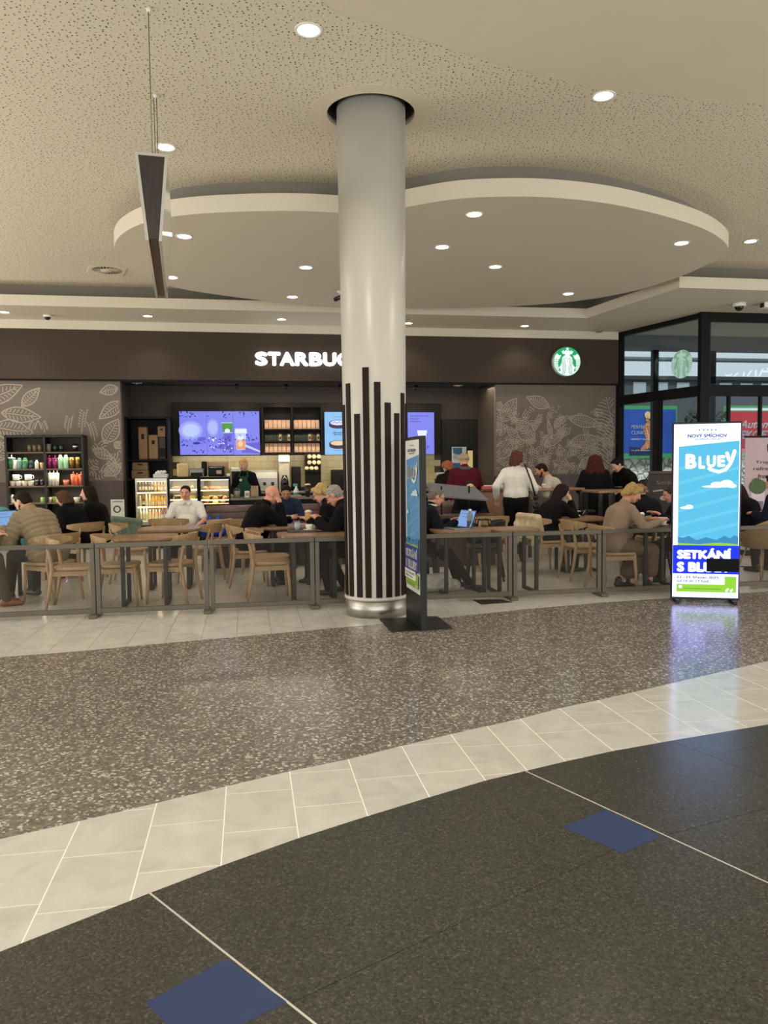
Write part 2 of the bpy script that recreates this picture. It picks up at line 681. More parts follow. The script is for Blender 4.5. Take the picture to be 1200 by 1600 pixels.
for i in range(len(sj) - 1):
    col = clip(clip(band, (-1, 0), -(sj[i] + GAP / 2)), (1, 0), sj[i + 1] - GAP / 2)
    if len(col) < 3:
        continue
    t0 = fs2(*offs[i])[1] if i in offs else (i * 0.17) % 0.37 + 2.0
    k0 = min(p[1] for p in col)
    t = t0 - 0.375 * math.ceil((t0 - k0) / 0.375)
    while t < max(p[1] for p in col):
        pc = clip(clip(col, (0, -1), -(t + 0.002)), (0, 1), t + 0.375 - 0.002)
        slabs([pc], 'marble_tile', marble, floor)
        t += 0.375
m = MB(); m.prism(band, -0.02, -0.0004, 0); m.build('tile_grout', grout, floor)

# brown terrazzo band, faint joints running with the granite strips
terr = [tuple(p) for p in bB] + [tuple(p) for p in bC][::-1]
n1, _ = L1
n2 = (-n1[1], n1[0])
lo1, hi1 = min(n1[0] * p[0] + n1[1] * p[1] for p in terr), max(n1[0] * p[0] + n1[1] * p[1] for p in terr)
lo2, hi2 = min(n2[0] * p[0] + n2[1] * p[1] for p in terr), max(n2[0] * p[0] + n2[1] * p[1] for p in terr)
q = lo1
while q < hi1:
    colp = clip(clip(terr, n1, q + 0.9 - 0.0008), (-n1[0], -n1[1]), -q - 0.0008)
    w = lo2
    while w < hi2 and len(colp) > 2:
        pc = clip(clip(colp, n2, w + 0.9 - 0.0008), (-n2[0], -n2[1]), -w - 0.0008)
        slabs([pc], 'terrazzo_slab', terrazzo, floor, 0.005)
        w += 0.9
    q += 0.9

# far marble band up to the barriers, then the cafe tiles
far = [tuple(p) for p in bC] + [(17, 8.15), (-10, 8.15)]
s = sj[0] - 0.3 * 12
i = 0
while s < 15:
    col = clip(clip(far, (-1, 0), -(s + 0.0015)), (1, 0), s + 0.3 - 0.0015)
    t = 5.5 + (i * 0.2) % 0.6
    while t < 8.15 and len(col) > 2:
        slabs([clip(clip(col, (0, -1), -(t + 0.0015)), (0, 1), t + 0.6 - 0.0015)], 'marble_tile', marble, floor)
        t += 0.6
    s += 0.3
    i += 1
s = -9.6
i = 0
while s < 17.5:
    t = 8.153 + (0 if i % 2 else -0.45)
    while t < (17.8 if s < 8 else 14.0):
        slabs([clip([(s + .002, t + .002), (s + .898, t + .002), (s + .898, t + .898), (s + .002, t + .898)], (0, -1), -8.153)], 'cafe_tile', marble2, floor)
        t += 0.9
    s += 0.9
    i += 1
m = MB()
m.prism([to_st(at_z(*p)) for p in ((738, 937), (784, 936.5), (802, 941), (752, 945))], -0.002, 0.001, 0)
m.build('access_cover', M('dark_cover_plate', '2e2c28', 0.5, 0.3), floor)

# ---- ceiling
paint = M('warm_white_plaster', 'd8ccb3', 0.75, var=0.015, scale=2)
paint_l = M('white_trim_paint', 'd4cab5', 0.6, var=0.015, scale=2)
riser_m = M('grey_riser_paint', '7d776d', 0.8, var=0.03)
perf = bpy.data.materials.new('perforated_plaster')
perf.use_nodes = True
nt = perf.node_tree
b = nt.nodes['Principled BSDF']
b.inputs['Roughness'].default_value = 0.8
tc = nt.nodes.new('ShaderNodeTexCoord')
vo = nt.nodes.new('ShaderNodeTexVoronoi')
vo.voronoi_dimensions = '2D'
vo.inputs['Scale'].default_value = 23
vo.inputs['Randomness'].default_value = 0.85
nt.links.new(tc.outputs['Object'], vo.inputs['Vector'])
sp = nt.nodes.new('ShaderNodeSeparateColor')
nt.links.new(vo.outputs['Color'], sp.inputs[0])
mr = nt.nodes.new('ShaderNodeMapRange')
mr.inputs[3].default_value, mr.inputs[4].default_value = 0.07, 0.20
nt.links.new(sp.outputs[0], mr.inputs[0])
lt = nt.nodes.new('ShaderNodeMath'); lt.operation = 'LESS_THAN'
nt.links.new(vo.outputs['Distance'], lt.inputs[0])
nt.links.new(mr.outputs[0], lt.inputs[1])
mx = nt.nodes.new('ShaderNodeMix'); mx.data_type = 'RGBA'
mx.inputs[6].default_value = (*C('dacfb7'), 1)
mx.inputs[7].default_value = (*C('5e5546'), 1)
nt.links.new(lt.outputs[0], mx.inputs[0])
nt.links.new(mx.outputs[2], b.inputs['Base Color'])

COLUMN = at_z(588.4, 957.5, 0)
cx, cy = COLUMN.x, COLUMN.y
ceiling = thing('ceiling', None, None, (0, 0, 0), 0, kind='structure')
m = MB()
hr, hq = 0.425, 0.9
N = 48
zc = CEIL
def rect4(x0, x1, y0, y1):
    m.add([(x0, y0, zc), (x0, y1, zc), (x1, y1, zc), (x1, y0, zc)], [(0, 1, 2, 3)], 0)
rect4(-16, cx - hq, -7, 19); rect4(cx + hq, 18, -7, 19)
rect4(cx - hq, cx + hq, -7, cy - hq); rect4(cx - hq, cx + hq, cy + hq, 19)
for k in range(N):
    aa, bb = 2 * pi * k / N, 2 * pi * (k + 1) / N
    sq = lambda t: (cx + hq * max(-1, min(1, 1.4143 * cos(t))), cy + hq * max(-1, min(1, 1.4143 * sin(t))))
    p0, p1 = (cx + hr * cos(aa), cy + hr * sin(aa)), (cx + hr * cos(bb), cy + hr * sin(bb))
    q0, q1 = sq(aa), sq(bb)
    m.add([(*p0, zc), (*p1, zc), (*q1, zc), (*q0, zc)], [(0, 1, 2, 3)], 0)
m.build('perforated_panel', perf, ceiling)
# collar of smooth plaster around the column hole and the dark hole lining
m = MB()
for k in range(N):
    aa, bb = 2 * pi * k / N, 2 * pi * (k + 1) / N
    v = [(cx + r * cos(t), cy + r * sin(t), z) for t in (aa, bb) for r, z in ((hr, zc - .002), (0.59, zc - .002), (0.59, zc), (hr, zc + .05))]
    m.add(v, [(0, 1, 5, 4), (1, 2, 6, 5), (0, 4, 7, 3)], 0)
m.build('column_collar', paint, ceiling)
m = MB()
m.lathe([(hr, .0), (hr, .6)], N, (cx, cy, zc + .03), 0, cap=False)
m.lathe([(0.0, .6), (hr, .6)], N, (cx, cy, zc + .03), 0, cap=False)
m.build('hole_lining', M('dark_hole_lining', '3a332a', 0.9), ceiling)
# smooth plaster field at the upper right
ps = [(470, -40), (520, 14), (600, 42), (700, 74), (800, 105), (930, 135), (1060, 151), (1200, 162), (1420, 172)]
curve = catmull([at_z(*p, CEIL).to_2d() for p in ps], 4)
m = MB()
poly = [(p.x, p.y) for p in curve] + [(9, 2), (9, -6), (-2, -6)]
m.prism(poly, CEIL - 0.004, CEIL + 0.002, 0)
m.build('smooth_panel', paint, ceiling)

# floating two-lobed canopy
rim = [(534, 333), (633, 324), (700, 312.5), (760, 308), (850, 308), (950, 318), (1040, 338), (1105, 360), (1136, 383), (1132, 398), (1100, 416), (1050, 437), (985, 456), (900, 470.5), (800, 478.5), (700, 481.5), (640, 481), (535, 479), (430, 471.5), (330, 459), (260, 446), (205, 424), (180, 398), (186, 370), (230, 346.5), (300, 335), (400, 330), (480, 330)]
rw = [at_z(*p, CAN).to_2d() for p in rim]
left = catmull(rw[17:] + [rw[0]], 5)
right = catmull(rw[1:18], 5)
out = [(p.x, p.y) for p in right[:-1]] + [(p.x, p.y) for p in left]
m = MB()
m.prism(out, CAN, CAN + 0.20, 0)
m.build('canopy', paint_l, ceiling)
oc = Vector((sum(p[0] for p in out) / len(out), sum(p[1] for p in out) / len(out)))
def inset(poly, d):
    r = []
    L = len(poly)
    ar = sum(poly[i][0] * poly[(i + 1) % L][1] - poly[(i + 1) % L][0] * poly[i][1] for i in range(L))
    sg = 1 if ar > 0 else -1
    for i in range(L):
        t = Vector(poly[(i + 2) % L]) - Vector(poly[(i - 2) % L])
        nn = Vector((-t.y, t.x)).normalized() * sg
        r.append((poly[i][0] + nn.x * d, poly[i][1] + nn.y * d))
    return r
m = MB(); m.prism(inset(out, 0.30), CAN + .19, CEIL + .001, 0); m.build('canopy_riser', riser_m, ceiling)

# soffit in front of the shop, an L turning along the glazing on the right
sofp = [(-10.5, 14.97), (6.85, 14.85), (7.24, 12.1), (18, 12.1), (18, 16.6), (-10.5, 16.6)]
def loc_ring(poly, z0, z1, name, mat):
    m = MB(); m.prism(poly, z0, z1, 0)
    return m.build(name, mat, ceiling, rot=(0, 0, ANG))
loc_ring(sofp, SOF, SOF + 0.19, 'soffit', paint_l)
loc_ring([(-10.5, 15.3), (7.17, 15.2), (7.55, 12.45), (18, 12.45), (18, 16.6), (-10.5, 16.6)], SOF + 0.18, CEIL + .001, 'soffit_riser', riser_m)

# square vent with a round swirl
v = at_z(167, 421.5, CEIL)
m = MB()
m.box(-.30, .30, -.30, .30, -.012, 0, 0)
m.lathe([(.245, -.0125), (.225, -.0135), (.11, -.0135), (.105, -.0125)], 28, (0, 0, 0), 1, cap=False)
m.lathe([(.11, -.013), (.10, -.022), (.0, -.024)], 20, (0, 0, 0), 0, cap=False)
vent = thing('air_vent', 'square ceiling air vent with a round dark swirl beside the canopy', 'vent', v, R(25))
m.build('vent_plate', [paint, M('black_slot', '1d1a16', 0.8)], vent)
for k in range(24):
    m = MB(); aa = 2 * pi * k / 24
    m.bar((.115 * cos(aa), .115 * sin(aa), -.016), (.24 * cos(aa + .18), .24 * sin(aa + .18), -.016), .010, .006)
    m.build('vane', paint, vent)

# ---- shop front walls
fas_m = M('dark_brown_fascia', '43372d', 0.65, var=0.04, scale=3, spec=0.25)
mur_m = M('taupe_mural_wall', '72665b', 0.7, var=0.04, scale=3)
wain_m = wood('brown_wainscot', '3a2618', '4a3220', 0.4, 3, 3, 0.6)
dark_w = M('dark_interior_wall', '332b25', 0.7, var=0.06)
reveal_m = M('brown_reveal_wall', '4a413a', 0.6, var=0.05)
inwall = M('interior_taupe_wall', '40362e', 0.7, var=0.05)
def wall(name, boxes, mats, kind='structure'):
    m = MB()
    for bx in boxes:
        m.box(*bx[:6], bx[6] if len(bx) > 6 else 0)
    o = m.build(name, mats, None, (0, 0, 0), (0, 0, ANG))
    o['kind'] = kind
    return o
s_r = st(966.5, 560, T_FAS)[0]
s_ml, s_mr = st(189.5, 660, T_MUR)[0], st(774, 660, T_MUR)[0]
Z_FB = 3.27
wall('wall_back', [(-10.5, s_r, T_FAS, T_FAS + .3, Z_FB, 4.25, 0), (-10.5, s_r - .02, T_FAS - .03, T_FAS + .2, 4.25, SOF + .05, 1), (-10.5, s_r, T_FAS + .02, T_FAS + .3, Z_FB - .03, Z_FB, 2)], [fas_m, paint_l, M('black_gap', '14110e', 0.9)])
wl = wall('wall_left', [(-10.5, s_ml, T_MUR, T_MUR + .2, 1.22, Z_FB - .02, 0), (-10.5, s_ml, T_MUR + .02, T_MUR + .2, 0, 1.22, 1), (s_ml - .2, s_ml - .001, T_MUR + .1, T_IN, 0, Z_FB - .02, 2)], [mur_m, wain_m, reveal_m])
wr = wall('wall_right', [(s_mr, s_r, T_MUR, T_MUR + .2, 1.22, Z_FB - .02, 0), (s_mr, s_r, T_MUR + .02, T_MUR + .2, 0, 1.22, 1), (s_mr - .001, s_mr + .2, T_MUR + .1, T_IN, 0, Z_FB - .02, 2)], [mur_m, wain_m, reveal_m])
wall('wall_inner', [(s_ml - .3, s_mr + .3, T_IN, T_IN + .2, 0, 3.4, 0)], [inwall])
o = wall('ceiling_inner', [(s_ml - .3, s_mr + .3, T_FAS + .25, T_IN + .2, 3.30, 3.4, 0)], [M('interior_dark_ceiling', '4a4138', 0.8)])
o.name = 'ceiling.001'
# yellow-green backsplash tiles behind the counter
splash = M('olive_cream_wall_tile', 'b5a877', 0.25, var=0.05, scale=2)
s0, s1 = st(270, 725, T_IN)[0], st(692, 725, T_IN)[0]
bs = thing('trim_1', None, None, S(0, 0, 0), ANG, kind='structure')
mm = MB(); mm.box(0, .298, -.012, 0, 0, .146, 0); tile_me = mm.mesh('backsplash_tile', splash)
z = 1.0
row = 0
while z < 1.73:
    x = s0 + (0.15 if row % 2 else 0)
    while x < s1 - .3:
        o = bpy.data.objects.new('backsplash_tile', tile_me); COL.objects.link(o)
        o.parent = bs; o.location = (x, T_IN, z)
        x += .302
    z += .15
    row += 1

# ---- leaf line murals
ink = M('cream_mural_line', 'a99d8e', 0.7, var=0.03)
def leaf(A, x, z, L, wd, ang, lw=.016, veins=9, side=1):
    def tr(u, v):
        return (x + u * cos(ang) - v * sin(ang), z + u * sin(ang) + v * cos(ang))
    for sg in (1, -1):
        A.stroke([tr(L * q / 16, sg * wd * sin(pi * (q / 16) ** .85)) for q in range(17)], lw, 0)
    A.stroke([tr(L * (.04 + .86 * q / 8), .03 * wd * sin(q)) for q in range(9)], lw * .8, 0)
    for k in range(1, veins + 1):
        u = k / (veins + 1.5)
        hw = wd * sin(pi * min(1, u + .06) ** .85)
        for sg in (1, -1):
            if hw > lw * 2.2:
                A.stroke([tr(L * u, sg * hw * .22), tr(L * (u + .04), sg * hw * .5), tr(L * (u + .055), sg * hw * .76)], lw * .75, 0)
def arcs(A, x, z, r0, n, a0, a1, dr=.05, lw=.015):
    for k in range(n):
        r = r0 + k * dr
        A.stroke([(x + r * cos(a0 + (a1 - a0) * q / 10), z + r * sin(a0 + (a1 - a0) * q / 10)) for q in range(11)], lw, 0)
def sprig(A, x, z, hgt, bend, lw=.013, n=6):
    pts = [(x + bend * (q / 8) ** 2, z + hgt * q / 8) for q in range(9)]
    A.stroke(pts, lw, 0)
    for k in range(2, 9):
        for sg in (1, -1):
            A.stroke([(pts[k][0] + sg * .035, pts[k][1] + .01), (pts[k][0] + sg * .075, pts[k][1] + .045)], lw, 0)
def frond(A, x, z, L, ang, n=11, wd=.28, lw=.018):
    ca, sa = cos(ang), sin(ang)
    A.stroke([(x + L * q / 8 * ca, z + L * q / 8 * sa) for q in range(9)], lw, 0)
    for k in range(1, n):
        u = L * k / n
        w = wd * sin(pi * (k / n) * .9 + .25)
        for sg in (1, -1):
            A.stroke([(x + u * ca - sg * .03 * sa, z + u * sa + sg * .03 * ca), (x + (u + w * .35) * ca - sg * w * .6 * sa, z + (u + w * .35) * sa + sg * w * .6 * ca), (x + (u + w * .5) * ca - sg * w * sa, z + (u + w * .5) * sa + sg * w * ca)], lw, 0)
def clipx(A, lo, hi, z0, z1):
    keepf, keepm, keeps = [], [], []
    for f, mi, sm in zip(A.f, A.m, A.sm):
        c = [A.v[q] for q in f]
        if all(lo <= p[0] <= hi and z0 <= p[2] <= z1 for p in c):
            keepf.append(f); keepm.append(mi); keeps.append(sm)
    A.f, A.m, A.sm = keepf, keepm, keeps
rnd = random.Random(3)
def mp(px, py):
    return st(px, py, T_MUR)
A = Art(0.00002)
for (p, q, w) in [((-28, 628), (35, 602), .17), ((34, 635), (62, 606), .11), ((2, 645), (64, 652), .15), ((-12, 668), (52, 676), .2), ((184, 606), (156, 613), .10), ((190, 628), (155, 654), .13), ((163, 692), (185, 655), .16), ((145, 702), (176, 716), .1), ((165, 742), (190, 725), .12), ((180, 700), (190, 690), .08), ((-10, 720), (12, 690), .15)]:
    a_, b2 = mp(*p), mp(*q)
    L = math.hypot(b2[0] - a_[0], b2[1] - a_[1])
    leaf(A, a_[0], a_[1], L, w, math.atan2(b2[1] - a_[1], b2[0] - a_[0]), .023, veins=int(4 + L * 8))
for (px, py, h, bd) in [(106, 676, .3, .05), (128, 676, .42, .06), (148, 690, .36, -.08), (70, 676, .2, -.06), (50, 676, .2, .06)]:
    x_, z_ = mp(px, py); sprig(A, x_, z_, h, bd, .016)
for k in range(36):
    px, py = rnd.uniform(134, 186), rnd.uniform(690, 750)
    x_, z_ = mp(px, py)
    if py > 700:
        a0 = rnd.uniform(0, 6); arcs(A, x_, z_, .05, rnd.randint(2, 4), a0, a0 + rnd.uniform(.8, 1.7), .055, .02)
for k in range(8):
    x_, z_ = mp(rnd.uniform(-20, 10), rnd.uniform(690, 750)); a0 = rnd.uniform(0, 3); arcs(A, x_, z_, .05, 4, a0, a0 + 1.6, .055, .016)
clipx(A, -10, s_ml - .012, 1.24, 3.2)
A.build('mural', ink, wl, (0, T_MUR - .001, 0))
A = Art(0.00001)
for (p, q, w) in [((784, 659), (807, 622), .17), ((858, 636), (823, 620), .13), ((834, 690), (806, 655), .19), ((775, 716), (802, 686), .17), ((776, 640), (783, 628), .09), ((775, 672), (782, 660), .09), ((888, 653), (940, 664), .13), ((890, 692), (940, 686), .15), ((850, 697), (882, 677), .10), ((866, 668), (880, 650), .07), ((862, 686), (856, 655), .05), ((905, 730), (930, 712), .1), ((843, 735), (856, 712), .09), ((800, 738), (822, 722), .1)]:
    a_, b2 = mp(*p), mp(*q)
    L = math.hypot(b2[0] - a_[0], b2[1] - a_[1])
    leaf(A, a_[0], a_[1], L, w, math.atan2(b2[1] - a_[1], b2[0] - a_[0]), .021, veins=int(5 + L * 9))
x_, z_ = mp(952, 742); frond(A, x_, z_, 1.5, R(84), 18, .42)
x_, z_ = mp(966, 700); frond(A, x_, z_, 1.2, R(105), 14, .4)
x_, z_ = mp(876, 690); frond(A, x_, z_, .62, R(92), 8, .16)
for k in range(300):
    px, py = rnd.uniform(775, 962), rnd.uniform(640, 740)
    if px > 855 and py < 690 and rnd.random() < .6:
        continue
    if px < 860 and py < 625 + (px - 775) * .35:
        continue
    x_, z_ = mp(px, py)
    a0 = rnd.uniform(0, 6.28); arcs(A, x_, z_, .04, rnd.randint(2, 4), a0, a0 + rnd.uniform(.7, 1.6), .05, .018)
clipx(A, s_mr + .012, s_r - .012, 1.24, 3.2)
A.build('mural', ink, wr, (0, T_MUR - .001, 0))

# ---- column
rb, rt = 0.302, 0.336
col = thing('column', 'tall round white column with dark wooden slats round its lower half', 'column', (cx, cy, 0))
white_c = M('white_column_paint', 'bdb9ae', 0.32, var=0.015, scale=1.5)
m = MB(); m.lathe([(rb - .004, .03), (rb - .004, .2), (rt, 5.3)], 48, (0, 0, 0), 0); m.build('shaft', white_c, col)
m = MB(); m.lathe([(rb + .008, 0), (rb + .008, .168)], 64, (0, 0, 0), 0); m.build('kick_plate', M('brushed_steel', 'b5b1a8', 0.42, 1.0, var=0.15, scale=6), col)
m = MB(); m.lathe([(rb, .168), (rb + .016, .17), (rb + .016, .196), (rb, .2)], 48, (0, 0, 0), 0); m.build('base_ring', white_c, col)
slat_w = wood('wenge_slat', '1d110e', '2b1a16', 0.6, 12, 12, 1)
slat_w.node_tree.nodes['Principled BSDF'].inputs['Specular IOR Level'].default_value = 0.15
tops = {-71.4: 633, -52.3: 600, -31.7: 647, -14.2: 575.5, 5.4: 598, 24: 630, 43: 646.5, 60.4: 615.5, 79: 632}
dyc = math.hypot(cx, cy)
az = math.atan2(-cx, -cy)
angs = sorted(tops)
full = [(a_, tops[a_]) for a_ in angs] + [(79 + 20 * k, 600 + 35 * (k % 3)) for k in range(1, 10)]
for a_, py in full:
    th = R(a_)
    # angle measured from the direction to the camera, positive to the right
    d = Vector((-cx, -cy)).normalized()
    rr = Vector((-d.y, d.x))
    c0 = d * cos(th) + rr * sin(th)
    zt = CAM_Z + (727 - py) * (dyc - .31 * cos(th)) / FPX
    m = MB()
    for k in range(4):
        t0, t1 = th + R(-5.5 + 11.0 * k / 4), th + R(-5.5 + 11.0 * (k + 1) / 4)
        vs = []
        for z_, in ((.205,), (zt,)):
            r_o = rb + (rt - rb) * (z_ / 5.3)
            for t_ in (t0, t1):
                u = d * cos(t_) + rr * sin(t_)
                vs += [(u.x * (r_o + .008), u.y * (r_o + .008), z_), (u.x * (r_o - .01), u.y * (r_o - .01), z_)]
        m.add(vs, [(0, 2, 6, 4), (4, 6, 7, 5), (0, 1, 3, 2), (0, 4, 5, 1), (2, 3, 7, 6)], 0)
    m.build('wood_slat', slat_w, col)

# ---- glazed corner of the entrance on the right
blk = M('black_window_frame', '0b0a09', 0.5, 0.0, var=0.05, spec=0.2)
gl = bpy.data.materials.new('clear_glass'); gl.use_nodes = True; MATS['clear_glass'] = gl
nt = gl.node_tree
nt.nodes.remove(nt.nodes['Principled BSDF'])
fr = nt.nodes.new('ShaderNodeFresnel'); fr.inputs['IOR'].default_value = 1.45
tr_, gs, mxs = nt.nodes.new('ShaderNodeBsdfTransparent'), nt.nodes.new('ShaderNodeBsdfGlossy'), nt.nodes.new('ShaderNodeMixShader')
gs.inputs['Roughness'].default_value = 0.01
tr_.inputs['Color'].default_value = (.9, .93, .93, 1)
ge_, inv_, mu_ = nt.nodes.new('ShaderNodeNewGeometry'), nt.nodes.new('ShaderNodeMath'), nt.nodes.new('ShaderNodeMath')
inv_.operation, inv_.inputs[0].default_value, mu_.operation = 'SUBTRACT', 1.0, 'MULTIPLY'
nt.links.new(ge_.outputs['Backfacing'], inv_.inputs[1]); nt.links.new(inv_.outputs[0], mu_.inputs[0]); nt.links.new(fr.outputs[0], mu_.inputs[1])
nt.links.new(mu_.outputs[0], mxs.inputs[0]); nt.links.new(tr_.outputs[0], mxs.inputs[1]); nt.links.new(gs.outputs[0], mxs.inputs[2])
nt.links.new(mxs.outputs[0], nt.nodes['Material Output'].inputs['Surface'])

pA, pB = (s_r + .06, T_FAS + .1), to_st(at_z(1101, 488, SOF))
ret = Vector(pB) - Vector(pA)
rl = ret.length
ra = math.atan2(ret.y, ret.x)
# transom heights
zt_front = at_y(1150, 611, at_z(1101, 488, SOF).y + .2).z
def window(name, loc2, rz, length, posts, zs, door_posts=(), top=SOF):
    w = thing(name, None, None, S(*loc2, 0), ANG + rz, kind='structure')
    for x, wd in posts:
        m = MB(); m.cbox(x - wd / 2, x + wd / 2, -.06, .06, 0, top, .005); m.build('mullion', blk, w)
    for z, hh in zs:
        m = MB(); m.cbox(0, length, -.055, .055, z - hh / 2, z + hh / 2, .005); m.build('transom', blk, w)
    for x, wd in door_posts:
        m = MB(); m.cbox(x - wd / 2, x + wd / 2, -.04, .04, 0, zs[0][0], .004); m.build('door_stile', blk, w)
    m = MB(); m.box(0.02, length - .02, -.006, .006, .05, top - .02, 0); m.build('glass_pane', gl, w)
    return w
w1 = window('window_1', pA, ra, rl, [(0.04, .12)], [(zt_front, .21), (SOF - .05, .10), (.08, .16)], [(rl * .53, .07)])
w2 = window('window_2', pB, 0.0, 8.2, [(0.0, .2), (2.7, .12), (5.4, .12), (8.1, .12)], [(zt_front, .22), (SOF - .09, .18), (.08, .16)], [(.55, .05), (1.25, .05), (1.95, .05), (3.4, .05), (4.4, .05), (6.2, .05), (7.2, .05)])
# ================================================================== OUTSIDE, seen through the glazing
con = M('grey_paving', '8f8f8c', 0.8)
m = MB(); m.box(9.2, 60, 13.8, 75, -.14, -.02, 0); o = m.build('pavement', con, None, (0, 0, 0), (0, 0, ANG)); o['kind'] = 'structure'
# entrance canopy roof outside
can_m = M('grey_canopy_panel', '77797a', 0.7)
m = MB(); m.box(8.4, 18, 13.9, 19.6, 4.5, 4.7, 0); o = m.build('ceiling_outside', can_m, None, (0, 0, 0), (0, 0, ANG)); o['kind'] = 'structure'; o.name = 'ceiling.002'
m = MB(); m.box(s_r + .1, s_r + .25, T_FAS + .2, 19.6, 0, 4.5, 0); o = m.build('wall_outside', M('dark_outer_wall', '3a3a3a', 0.8), None, (0, 0, 0), (0, 0, ANG)); o['kind'] = 'structure'
for x in (9.3, 10.9, 12.6):
    m = MB(); m.cbox(x - .08, x + .08, 19.3, 19.46, -.02, 4.5, .01); o = m.build('canopy_post', blk, None, (0, 0, 0), (0, 0, ANG))
    tag(o, 'slim dark post holding up the canopy outside the glass, ' + {9.3: 'nearest the shop wall', 10.9: 'second from the shop wall', 12.6: 'farthest from the shop wall'}[x], 'post')
TB = 29.0
def bb(px0, py0, px1, py1, t):
    a_, b2 = st(px0, py0, t), st(px1, py1, t)
    return min(a_[0], b2[0]), max(a_[0], b2[0]), min(b2[1], a_[1]), max(b2[1], a_[1])
# rubble stone wall
rub = bpy.data.materials.new('rubble_stone'); rub.use_nodes = True; MATS['rubble_stone'] = rub
nt = rub.node_tree; b = nt.nodes['Principled BSDF']; b.inputs['Roughness'].default_value = .9
tc = nt.nodes.new('ShaderNodeTexCoord'); vo = nt.nodes.new('ShaderNodeTexVoronoi'); vo.feature = 'DISTANCE_TO_EDGE'; vo.inputs['Scale'].default_value = 3.0
nt.links.new(tc.outputs['Object'], vo.inputs['Vector'])
rp = nt.nodes.new('ShaderNodeValToRGB'); rp.color_ramp.elements[0].position, rp.color_ramp.elements[1].position = .02, .12
rp.color_ramp.elements[0].color, rp.color_ramp.elements[1].color = (*C('8e8779'), 1), (*C('e4e0d2'), 1)
nt.links.new(vo.outputs['Distance'], rp.inputs['Fac']); nt.links.new(rp.outputs['Color'], b.inputs['Base Color'])
x0, x1, z0, z1 = bb(950, 900, 1330, 712, TB + .4)
m = MB(); m.box(x0, x1, TB + .4, TB + 1.0, -.1, z1, 0)
rw_ = m.build('stone_wall', rub, None, (0, 0, 0), (0, 0, ANG)); tag(rw_, 'pale rubble stone wall outside below the advertising boards', 'wall')
m = MB()
for k in range(900):
    x_, z_ = rnd.uniform(x0, x1), rnd.uniform(0, z1 - .1)
    m.sph((x_, TB + .4, z_), (rnd.uniform(.08, .2), .06, rnd.uniform(.05, .13)), 6, 4, 0)
o = m.build('rubble', rub, rw_); o['kind'] = 'stuff'
# railing in front of the wall
rail = thing('railing', 'pale metal railing outside in front of the rubble stone wall', 'railing', S(0, 0, 0), ANG)
zr = [st(1000, y, TB - 3)[1] for y in (746, 753, 761)]
rm = M('galvanised_rail', 'b9c3cc', .4, .3)
for z_ in zr:
    m = MB(); m.tube([(x0, TB - 3, z_), (x1, TB - 3, z_)], .03, 8); m.build('rail', rm, rail)
for k in range(9):
    xx = x0 + (x1 - x0) * (k + .4) / 9
    m = MB(); m.tube([(xx, TB - 3, -.02), (xx, TB - 3, zr[0])], .03, 8); m.build('post', rm, rail)
# clinic advertising board
x0, x1, z0, z1 = bb(972, 716, 1058, 634, TB)
wd, hh = x1 - x0, z1 - z0
A = Art(.004)
cl = [M('board_green', '3f9b5a', .5), M('board_blue', '1f4da8', .5, var=.2, scale=.6), M('board_white', 'eef3f6', .5), M('board_flesh', 'c77d52', .6, var=.3, scale=4), M('board_bone', 'e6c48a', .6, var=.2, scale=4), M('board_navy', '14264f', .5)]
A.rect(0, wd, 0, hh, 0)
A.rect(.06, wd - .06, hh * .09, hh * .93, 1)
A.rect(wd * .62, wd - .06, hh * .09, hh * .93, 1)
fx = lambda px: (px - 972) / 86 * wd
fz = lambda py: (716 - py) / 82 * hh
A.poly([(fx(983), fz(712)), (fx(1030), fz(712)), (fx(1030), fz(704)), (fx(983), fz(698))], 5)
A.poly([(fx(1003), fz(668)), (fx(1010), fz(660)), (fx(1018), fz(655)), (fx(1028), fz(668)), (fx(1027), fz(705)), (fx(1022), fz(690)), (fx(1014), fz(700)), (fx(1003), fz(704)), (fx(1010), fz(688))], 3)
for q in range(5):
    A.stroke([(fx(1006 + q * 3), fz(668)), (fx(1010 + q * 3), fz(684)), (fx(1006 + q * 4.4), fz(702))], wd * .012, 4 if q % 2 else 3)
A.stroke([(fx(1022), fz(665)), (fx(1027), fz(676)), (fx(1012), fz(690)), (fx(1001), fz(704))], wd * .05, 3)
A.ell(fx(1011), fz(649), wd * .058, hh * .075, 4, rot=.4)
A.ell(fx(1010), fz(656), wd * .03, hh * .04, 3)
A.text('PERFECT', fx(985), fz(670), fx(1013), fz(664.5), 2, .01)
A.text('CLINIC', fx(985), fz(679), fx(1007), fz(673.5), 2, .01)
A.text('PERFECT CLINIC', fx(985), fz(687.5), fx(1016), fz(685.5), 2, 0)
A.text('VY JSTE INSPIRACÍ', fx(985), fz(706), fx(1017), fz(702.5), 2, .02)
bo = thing('billboard', 'blue advertising board with green border and an anatomical figure outside', 'billboard', S(x0, TB, z0), ANG)
m = MB(); m.box(0, wd, .01, .2, 0, hh, 0); m.build('board', cl[0], bo)
A.build('print', cl, bo)
